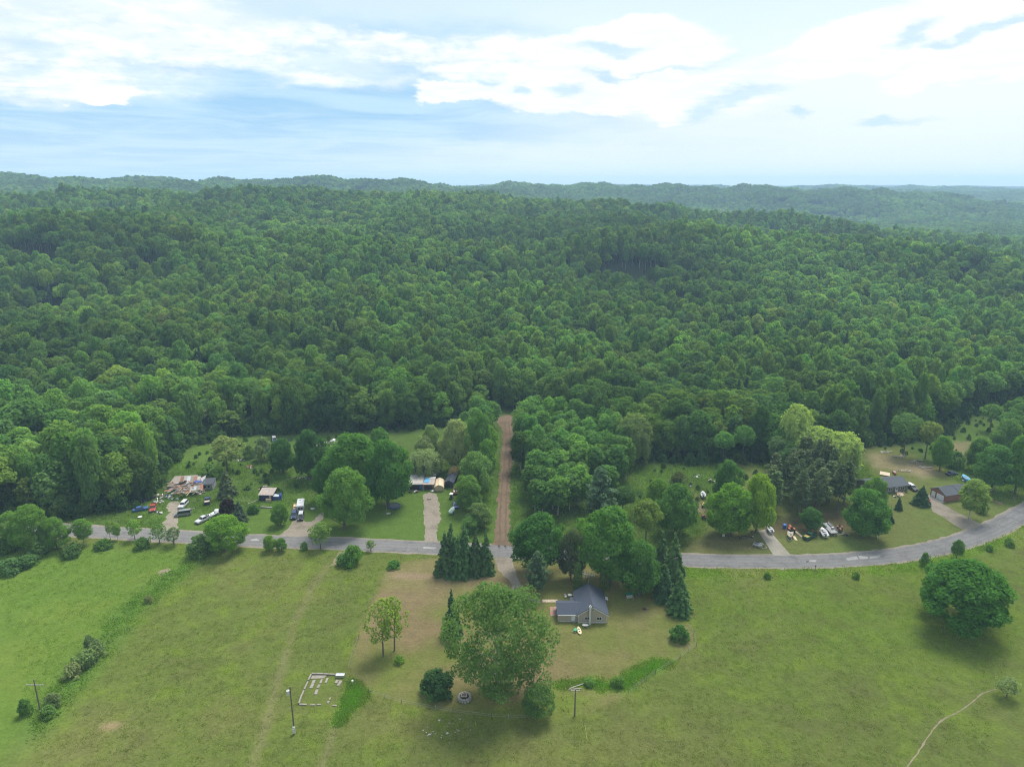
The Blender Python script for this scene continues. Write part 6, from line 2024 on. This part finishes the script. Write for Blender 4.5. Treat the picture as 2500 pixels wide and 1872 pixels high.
car('pickup_truck', 'faded red pickup with lilac bed by the black shed', 1114, 1201, (1116, 1186), 'car_pink', 'pickup', bedmat='lilac', cat='truck')
car('pickup_truck', 'green pickup with yellow tail beside the boats', 1977, 1313, (1990, 1307), 'car_green', 'pickup', bedmat='yellow_paint', cat='truck')
car('suv_car', 'black car with white roof at the end of the ranch house', 2226, 1194, (2236, 1200), 'car_black', 'suv', 'car_white')
car('sedan_car', 'dark navy car on the lawn below the rounded bright maple', 2323, 1159, (2334, 1157), 'car_navy', 'sedan')
car('small_car', 'black car half hidden at the edge of the wood', 361, 1221, (352, 1224), 'car_black', 'sedan')


def trailer_base(t_, L, W_, x0=0.0):
    MB().box((x0, -W_ / 2 + 0.05, 0.5), (L, 0.08, 0.1)).box((x0, W_ / 2 - 0.05, 0.5), (L, 0.08, 0.1)).box((x0 - L / 2, 0, 0.5), (0.1, W_, 0.09)).box((x0 + L / 4, 0, 0.5), (0.1, W_ - 0.2, 0.09)).obj('trailer_frame', 'steel', t_)
    MB().tube((x0 + L / 2, -W_ / 2 + 0.1, 0.5), (x0 + L / 2 + 1.1, 0, 0.45), 0.05).tube((x0 + L / 2, W_ / 2 - 0.1, 0.5), (x0 + L / 2 + 1.1, 0, 0.45), 0.05).tube((x0 + L / 2 + 1.0, 0, 0.0), (x0 + L / 2 + 1.0, 0, 0.5), 0.05).obj('drawbar', 'steel', t_)
    for s in (-1, 1):
        wheel(t_, x0 - L * 0.12, s * (W_ / 2 + 0.12), 0.3, 0.2)


def boat(label, px, py, to, L, W_, mat, inner, trailer=True, name='boat', console=True):
    t_ = thing(name, label, 'boat', P(px, py), heading((px, py), to))
    z0 = 0.62 if trailer else 0.02
    rings, inner_r = [], []
    for i in range(9):
        u = i / 8
        wd = W_ / 2 * (1 - max(0, (u - 0.45) / 0.55) ** 2.2 * 0.96)
        sheer = 0.72 + 0.18 * u * u
        x = -L / 2 + L * u
        keel = 0.25 * max(0, (u - 0.75) / 0.25) ** 2 * 1.6
        rings.append([(x, 0, z0 + keel), (x, wd * 0.75, z0 + 0.12 + keel), (x, wd, z0 + sheer), (x, wd * 0.86, z0 + sheer + 0.02), (x, 0, z0 + sheer - 0.02 if u > 0.7 else z0 + 0.40),
                      (x, -wd * 0.86, z0 + sheer + 0.02), (x, -wd, z0 + sheer), (x, -wd * 0.75, z0 + 0.12 + keel)])
    MB().hull(rings).obj('hull', mat, t_)
    MB().box((-L * 0.14, 0, z0 + 0.52), (L * 0.52, W_ * 0.62, 0.08)).obj('deck', inner, t_)
    for x in (-L * 0.25, 0.0):
        MB().box((x, 0, z0 + 0.66), (0.35, W_ * 0.66, 0.22)).obj('thwart', 'hull_white', t_)
    if console:
        MB().box((L * 0.06, W_ * 0.16, z0 + 0.85), (0.5, 0.45, 0.55)).obj('console', mat, t_)
        MB().box((-L / 2 - 0.15, 0, z0 + 0.75), (0.4, 0.35, 0.7), bev=0.04).obj('outboard_motor', 'black_paint', t_)
    if trailer:
        trailer_base(t_, L * 0.85, W_ * 0.75)
    return t_


boat('white fishing boat on a trailer under the bright maples', 1878, 1297, (1868, 1282), 4.6, 1.6, 'hull_white', 'car_grey')
boat('camouflage flat boat on a trailer beside the red tractor', 1928, 1313, (1926, 1326), 4.4, 1.7, 'hull_camo', 'lumber')
boat('white and navy motor boat next to the pontoon boat', 2010, 1306, (2002, 1290), 5.2, 2.1, 'hull_white', 'car_navy')
boat('dark boat with white rim in the back meadow', 1716, 1213, (1714, 1202), 3.8, 1.7, 'hull_white', 'black_paint', True, 'boat')
boat('long white boat among the junk behind the bushy roadside tree', 526, 1260, (540, 1253), 5.0, 1.8, 'hull_white', 'mint', True)
boat('pale green rowing boat by the violet car', 1104, 1252, (1112, 1240), 3.6, 1.5, 'mint', 'mint', True, 'rowing_boat', False)
boat('red rowing boat lying on the dry grass behind the ranch house', 2184, 1157, (2188, 1164), 3.6, 1.1, 'car_red', 'lumber', False, 'rowing_boat', False)
boat('blue covered boat behind the brick garage', 2356, 1172, (2350, 1167), 4.4, 1.8, 'tarp_bright', 'tarp_bright', True, 'boat', False)
# pontoon boat
pb = thing('pontoon_boat', 'big grey pontoon boat with rails on the grass by the road', 'boat', P(2024, 1296), heading((2024, 1296), (2042, 1314)))
for s in (-1, 1):
    MB().tube((-3.4, s * 0.85, 0.75), (3.0, s * 0.85, 0.75), 0.30, 12).tube((3.0, s * 0.85, 0.75), (3.6, s * 0.85, 0.85), 0.30, 12, 0.06).obj('pontoon', 'aluminium', pb, False)
MB().box((0, 0, 1.10), (6.9, 2.4, 0.08)).obj('deck', 'grey_wall', pb)
for s in (-1, 1):
    MB().tube((-3.3, s * 1.15, 1.85), (3.0, s * 1.15, 1.85), 0.04).tube((-3.3, s * 1.15, 1.5), (3.0, s * 1.15, 1.5), 0.03).obj('rail', 'aluminium', pb)
    for q in range(7):
        MB().tube((-3.3 + q * 1.05, s * 1.15, 1.12), (-3.3 + q * 1.05, s * 1.15, 1.85), 0.035).obj('rail_post', 'aluminium', pb)
    MB().box((-1.6, s * 0.85, 1.36), (2.4, 0.5, 0.42)).obj('bench', 'car_grey', pb)
MB().box((0.9, 0.5, 1.5), (0.6, 0.7, 0.75)).obj('console', 'hull_white', pb)
MB().box((-3.6, 0, 1.0), (0.45, 0.4, 0.9), bev=0.05).obj('outboard_motor', 'black_paint', pb)
trailer_base(pb, 5.6, 1.5)
# jet ski trailer by the road
js = thing('jet_ski_trailer', 'two pale jet skis on a trailer beside the concrete drive', 'trailer', P(1851, 1334), heading((1836, 1330), (1866, 1338)))
trailer_base(js, 3.0, 2.2)
for s in (-1, 1):
    MB().hull([[(-1.3, s * 0.6 - 0.35, 0.7), (-1.3, s * 0.6 + 0.35, 0.7), (-1.3, s * 0.6 + 0.3, 1.0), (-1.3, s * 0.6 - 0.3, 1.0)], [(0.3, s * 0.6 - 0.38, 0.62), (0.3, s * 0.6 + 0.38, 0.62), (0.3, s * 0.6 + 0.33, 1.1), (0.3, s * 0.6 - 0.33, 1.1)],
               [(1.4, s * 0.6 - 0.05, 0.9), (1.4, s * 0.6 + 0.05, 0.9), (1.4, s * 0.6 + 0.05, 1.05), (1.4, s * 0.6 - 0.05, 1.05)]]).obj('jet_ski_hull', 'hull_white', js)
    MB().box((-0.5, s * 0.6, 1.15), (1.1, 0.3, 0.2), bev=0.04).obj('seat', 'black_paint', js)
    MB().tube((0.3, s * 0.6 - 0.35, 1.4), (0.3, s * 0.6 + 0.35, 1.4), 0.04).tube((0.3, s * 0.6, 1.05), (0.3, s * 0.6, 1.4), 0.06).obj('handlebar', 'black_paint', js)


def tractor(name, label, px, py, to, mat, sc, cat='tractor'):
    t_ = thing(name, label, cat, P(px, py), heading((px, py), to), scale=sc)
    MB().box((0.75, 0, 0.95), (1.5, 0.6, 0.6), bev=0.06).obj('bonnet', mat, t_)
    MB().box((-0.5, 0, 0.72), (1.2, 0.75, 0.5), bev=0.04).obj('chassis', 'black_paint', t_)
    for s in (-1, 1):
        MB().box((-0.75, s * 0.62, 1.28), (1.0, 0.42, 0.08), bev=0.02).obj('mudguard', mat, t_)
        wheel(t_, -0.75, s * 0.72, 0.62, 0.4)
        wheel(t_, 1.1, s * 0.55, 0.34, 0.25)
    MB().box((-0.75, 0, 1.2), (0.5, 0.5, 0.12), bev=0.03).box((-1.0, 0, 1.42), (0.10, 0.5, 0.4), bev=0.03).obj('seat', 'black_paint', t_)
    MB().tube((0.05, 0, 1.1), (-0.15, 0, 1.48), 0.03).torus((-0.17, 0, 1.5), 0.19, 0.025, 'Z', 12).obj('steering_wheel', 'black_paint', t_)
    MB().tube((1.0, 0.18, 1.2), (1.0, 0.18, 1.75), 0.04).obj('exhaust', 'steel', t_)
    return t_


tractor('tractor', 'orange red tractor with loader by the boats', 1930, 1297, (1922, 1281), 'tractor_orange', 1.2)
tractor('lawn_tractor', 'red lawn tractor on the worn lawn by the round dark maple', 1723, 1266, (1731, 1262), 'tractor_red', 0.95)
tractor('lawn_tractor', 'red lawn tractor parked at the edge of the garage drive', 2265, 1230, (2272, 1222), 'tractor_red', 1.15)
tractor('tractor', 'rusty red tractor under the dense maple by the pontoon boat', 2050, 1296, (2054, 1306), 'rust', 1.0)
tractor('garden_tractor', 'cream and orange garden tractor beside the earth path', 1718, 1237, (1714, 1226), 'yellow_paint', 0.9)
gcart = thing('golf_cart', 'golf cart with white roof beside the gravel drive', 'golf cart', P(1102, 1217), heading((1102, 1217), (1098, 1226)))
MB().box((0, 0, 0.5), (2.3, 1.1, 0.35), bev=0.06).obj('body', 'black_paint', gcart)
MB().box((-0.35, 0, 0.85), (0.5, 1.0, 0.16)).box((-0.62, 0, 1.1), (0.12, 1.0, 0.4)).obj('seat', 'car_grey', gcart)
MB().box((-0.1, 0, 1.86), (1.7, 1.2, 0.07), bev=0.03).obj('roof', 'plastic_white', gcart)
for x in (-0.85, 0.65):
    for s in (-1, 1):
        MB().tube((x, s * 0.5, 0.6), (x, s * 0.5, 1.85), 0.03).obj('roof_post', 'steel', gcart)
        wheel(gcart, x * 0.95, s * 0.52, 0.24, 0.18)
# camper trailer
cp = thing('camper_trailer', 'white travel camper parked behind two cars', 'camper', P(735, 1243), heading((735, 1243), (738, 1222)))
MB().box((0, 0, 1.55), (6.2, 2.35, 2.2), bev=0.18).obj('body', 'car_white', cp)
MB().box((0, 0, 2.70), (1.0, 0.8, 0.25), bev=0.05).obj('roof_vent', 'plastic_white', cp)
MB().box((1.6, 0.2, 2.68), (0.5, 0.5, 0.14)).obj('roof_hatch', 'grey_wall', cp)
for y in (-0.5, 0.35):
    MB().box((-3.12, y, 1.75), (0.06, 0.65, 0.6)).obj('window', 'glass_dark', cp)
for s in (-1, 1):
    MB().box((0.6, s * 1.19, 1.75), (1.2, 0.05, 0.6)).obj('window', 'glass_dark', cp)
    wheel(cp, -0.2, s * 1.05, 0.34, 0.22)
    MB().box((0, s * 1.19, 0.95), (5.8, 0.04, 0.14)).obj('stripe', 'car_navy', cp)
MB().tube((3.1, -0.6, 0.55), (4.2, 0, 0.5), 0.05).tube((3.1, 0.6, 0.55), (4.2, 0, 0.5), 0.05).tube((4.1, 0, 0), (4.1, 0, 0.5), 0.05).obj('drawbar', 'black_paint', cp)
fb = thing('flatbed_trailer', 'small flatbed trailer loaded with red and tan odds beside the camper', 'trailer', P(723, 1240), heading((723, 1240), (727, 1222)))
MB().box((0, 0, 0.62), (3.8, 1.8, 0.10)).obj('deck', 'lumber', fb)
for s in (-1, 1):
    MB().box((0, s * 0.9, 0.78), (3.8, 0.08, 0.3)).obj('side_board', 'rust', fb)
    wheel(fb, -0.2, s * 1.0, 0.32, 0.2)
MB().box((-0.6, 0.2, 0.95), (1.2, 0.9, 0.5)).obj('load_box', 'canvas_tan', fb)
MB().box((0.9, -0.2, 0.9), (0.9, 0.8, 0.4)).obj('load_box', 'car_red', fb)
MB().tube((1.9, 0, 0.6), (3.0, 0, 0.5), 0.06).tube((2.9, 0, 0), (2.9, 0, 0.5), 0.05).obj('drawbar', 'black_paint', fb)
bd = thing('barrel', 'blue plastic drum standing by the orange tractor', 'barrel', P(1915, 1289))
MB().tube((0, 0, 0), (0, 0, 1.3), 0.52, 14).obj('drum', 'plastic_blue', bd)
MB().torus((0, 0, 0.45), 0.53, 0.03, 'Z').torus((0, 0, 0.9), 0.53, 0.03, 'Z').obj('hoop', 'plastic_blue', bd)
for a, b_, lb in (((1942, 1297), (1959, 1311), 'long pale plank lying in the grass by the orange tractor'), ((1938, 1309), (1944, 1319), 'short pale plank lying next to the camouflage boat')):
    p, q = P(*a), P(*b_)
    t_ = thing('plank', lb, 'plank', (p + q) / 2, math.atan2((q - p).y, (q - p).x))
    MB().box((0, 0, 0.09), ((q - p).length, 0.75, 0.06)).obj('board', 'lumber_pale', t_)
    for s in (-1, 1):
        MB().box((s * (q - p).length * 0.4, 0, 0.03), (0.1, 0.7, 0.06)).obj('batten', 'lumber', t_)
sg = thing('sign_board', 'white tilted board on legs at the lawn edge under the bright maple', 'board', P(1766, 1312), 0.4)
MB().box((0, 0, 0.8), (0.9, 0.05, 0.7), rx=-0.5).obj('panel', 'plastic_white', sg)
for s in (-1, 1):
    MB().tube((s * 0.4, -0.1, 0), (s * 0.4, 0.1, 1.0), 0.03).obj('leg', 'steel', sg)
dg = thing('deck_platform', 'pale timber platform behind the ranch house roof', 'platform', P(2160, 1158), -0.5)
for q in range(6):
    MB().box((0, -1.5 + q * 0.6, 0.35), (3.4, 0.56, 0.06)).obj('board', 'lumber_pale', dg)
for sx in (-1, 1):
    for sy in (-1, 1):
        MB().box((sx * 1.5, sy * 1.5, 0.16), (0.12, 0.12, 0.32)).obj('leg', 'lumber', dg)
mb_ = thing('mailbox', 'dark mailbox on a post at the roadside opposite the lawn', 'mailbox', P(1990, 1390))
MB().box((0, 0, 0.55), (0.1, 0.1, 1.1)).obj('post', 'pole_wood', mb_)
MB().box((0, 0, 1.2), (0.3, 0.55, 0.3), bev=0.06).obj('box', 'black_paint', mb_)
dead = thing('dead_tree', 'bare grey dead tree at the forest edge above the dirt track', 'dead tree', P(1298, 1016))
v, f = trunk_mesh(77, 12.0, 0.22, 9, 3.0, 4.0, 0.95)
me = np_mesh('trunk', v, f, 4)
me.materials.append(MATS['bark_pale'])
link(bpy.data.objects.new('trunk', me), dead)
df = thing('fallen_branches', 'pile of bare fallen branches at the edge of the barn clearing', 'branches', P(500, 1078))
for q in range(16):
    a, L_ = rng.uniform(0, 6.28), rng.uniform(2, 5)
    MB().tube((rng.uniform(-4, 4), rng.uniform(-2, 2), 0.3), (math.cos(a) * L_, math.sin(a) * L_ * 0.6, rng.uniform(0.5, 3.2)), 0.07, 5, 0.02).obj('branch', 'birch_log', df)

# ------------------------------------------------------------------ grass: real tufts over the fields, taller in the rough strips
def tuft(seed, nb, spread, h_, wd):
    rs = np.random.RandomState(seed)
    V, F = [], []
    for q in range(nb):
        a = rs.uniform(0, 6.28)
        x, y = rs.normal(size=2) * spread
        hh = h_ * rs.uniform(0.5, 1.15)
        lx, ly = math.cos(a) * hh * 0.55, math.sin(a) * hh * 0.55
        px, py = -math.sin(a) * wd, math.cos(a) * wd
        i = len(V)
        V += [(x - px, y - py, -0.02), (x + px, y + py, -0.02), (x + lx * 0.5 + px * .7, y + ly * 0.5 + py * .7, hh * 0.7), (x + lx, y + ly, hh)]
        F.append((i, i + 1, i + 2, i + 3))
    me = np_mesh('tuft', V, F, 4)
    me.materials.append(MATS['foliage'])
    return me


gr = np.random.RandomState(31)


def grass_points(nmax, y0, y1, seed):
    r_ = np.random.RandomState(seed)
    y = np.sqrt(r_.uniform(y0 ** 2, y1 ** 2, nmax))
    x = r_.uniform(-0.80, 0.80, nmax) * y * 1.02
    return x, y


gx, gy = grass_points(115000, 88, 260, 1)
clump = fbm(gx, gy, 7, 3) + gr.normal(size=len(gx)) * 0.16
k = (clump > 0.34) & (ldist(gx, gy, [p[:2] for p in road_c]) > ROAD_W / 2 + 0.9) & (sdist(gx, gy, Z_forest) < 0)
blockers = [[(1206, 1356), (1250, 1360), (1262, 1402), (1282, 1458), (1320, 1462), (1322, 1472), (1262, 1466), (1246, 1420), (1218, 1392)], [(1359, 1430), (1484, 1424), (1484, 1523), (1358, 1520)],
            [(1034, 1206), (1050, 1202), (1066, 1206), (1076, 1266), (1068, 1318), (1076, 1330), (1022, 1328), (1034, 1318), (1038, 1292), (1034, 1250)], [(1851, 1296), (1875, 1290), (1937, 1362), (1893, 1362)],
            [(2268, 1212), (2300, 1229), (2340, 1252), (2405, 1284), (2350, 1312), (2336, 1284), (2276, 1248)], [(1212, 1010), (1266, 1010), (1254, 1052), (1247, 1171), (1252, 1346), (1198, 1342), (1218, 1171), (1229, 1054)],
            [(672, 1312), (722, 1266), (746, 1270), (797, 1244), (776, 1280), (772, 1315)], [(384, 1300), (436, 1300), (446, 1236), (436, 1222), (404, 1236)], [(762, 1646), (843, 1648), (826, 1722), (729, 1721)]]
for q in blockers:
    k &= sdist(gx, gy, poly(q)) < 0.2
k &= ldist(gx, gy, pathSE) > 0.7
yard_d = sdist(gx, gy, Z_yard)
lawn_d = np.maximum(sdist(gx, gy, Z_lawnN), sdist(gx, gy, Z_lawnE))
mown = (yard_d > 0) | (lawn_d > 0)
k &= ~(mown & (gr.rand(len(gx)) < 0.55))
gx, gy, mown = gx[k], gy[k], mown[k]
col = ground_colour(gx, gy)
size = gr.uniform(0.55, 1.25, len(gx)) * np.where(mown, 0.45, 1.0)
wild = (sdist(gx, gy, Z_ditch) > 0) | (sdist(gx, gy, Z_vergeE) > 0) | (sdist(gx, gy, Z_tallC) > 0)
size = np.where(wild, size * 1.9, size)
north = gy > np.interp(gx, [p.x for p in road_c], [p.y for p in road_c])
size = np.where(north & ~mown, size * 1.9, size)
gt = col * gr.uniform(1.15, 2.3, (len(gx), 1)) * np.array([1.0, 1.08, 0.9])
tufts = [('tuft', tuft(q, 9, 0.22, 0.14, 0.065)) for q in range(3)]
scatter('pasture_grass', tufts, np.stack([gx, gy, height(gx, gy)], 1), gr.uniform(0, 6.28, len(gx)), np.stack([size * 1.25, size * 1.25, size], 1), gr.randint(0, 3, len(gx)), gt,
        'tufted green grass of the pastures and lawns', 'grass')
tx, ty = grass_points(60000, 90, 260, 2)
d = np.maximum.reduce([sdist(tx, ty, z) for z in (Z_tallA, Z_tallB)])
d2 = np.maximum.reduce([sdist(tx, ty, z) for z in (Z_ditch, Z_tallC, Z_vergeE)])
k = (d > 0.2) | ((d2 > 0.5) & (gr.rand(len(tx)) < 0.18))
# extra points inside the two lush strips
ex, ey = [], []
for z in (Z_tallA, Z_tallB):
    lo, hi = z.min(0), z.max(0)
    a, b = gr.uniform(lo[0], hi[0], 5000), gr.uniform(lo[1], hi[1], 5000)
    kk = sdist(a, b, z) + (fbm(a, b, 2.5, 2) - 0.5) * 4.0 + gr.normal(size=5000) * 0.5 > 0.3
    ex.append(a[kk])
    ey.append(b[kk])
tx, ty = np.concatenate([tx[k]] + ex), np.concatenate([ty[k]] + ey)
tc = ground_colour(tx, ty) * gr.uniform(1.3, 2.2, (len(tx), 1))
ts = gr.uniform(1.0, 2.6, len(tx))
scatter('tall_grass', tufts, np.stack([tx, ty, np.zeros(len(tx))], 1), gr.uniform(0, 6.28, len(tx)), np.stack([ts, ts, ts * 0.95], 1), gr.randint(0, 3, len(tx)), tc,
        'tall bright green grass in the unmown strips and the ditch', 'grass')

# ------------------------------------------------------------------ haze
m, t = new_mat('haze_air')
vol = t.n('ShaderNodeVolumePrincipled', {'Color': (0.50, 0.75, 1.0), 'Density': 0.00017, 'Anisotropy': 0.1})
t.n('ShaderNodeOutputMaterial', {'Volume': vol.outputs[0]})
bm = bmesh.new()
bmesh.ops.create_cube(bm, size=1.0, matrix=Matrix.Translation((0, 3850, 60)) @ Matrix.Diagonal((13400, 8500, 220, 1)))
me = bpy.data.meshes.new('haze')
bm.to_mesh(me)
bm.free()
me.materials.append(m)
hz = bpy.data.objects.new('haze', me)
hz['kind'] = 'stuff'
hz['label'] = 'thin bluish haze lying over the distant hills'
hz['category'] = 'haze'
COL.objects.link(hz)
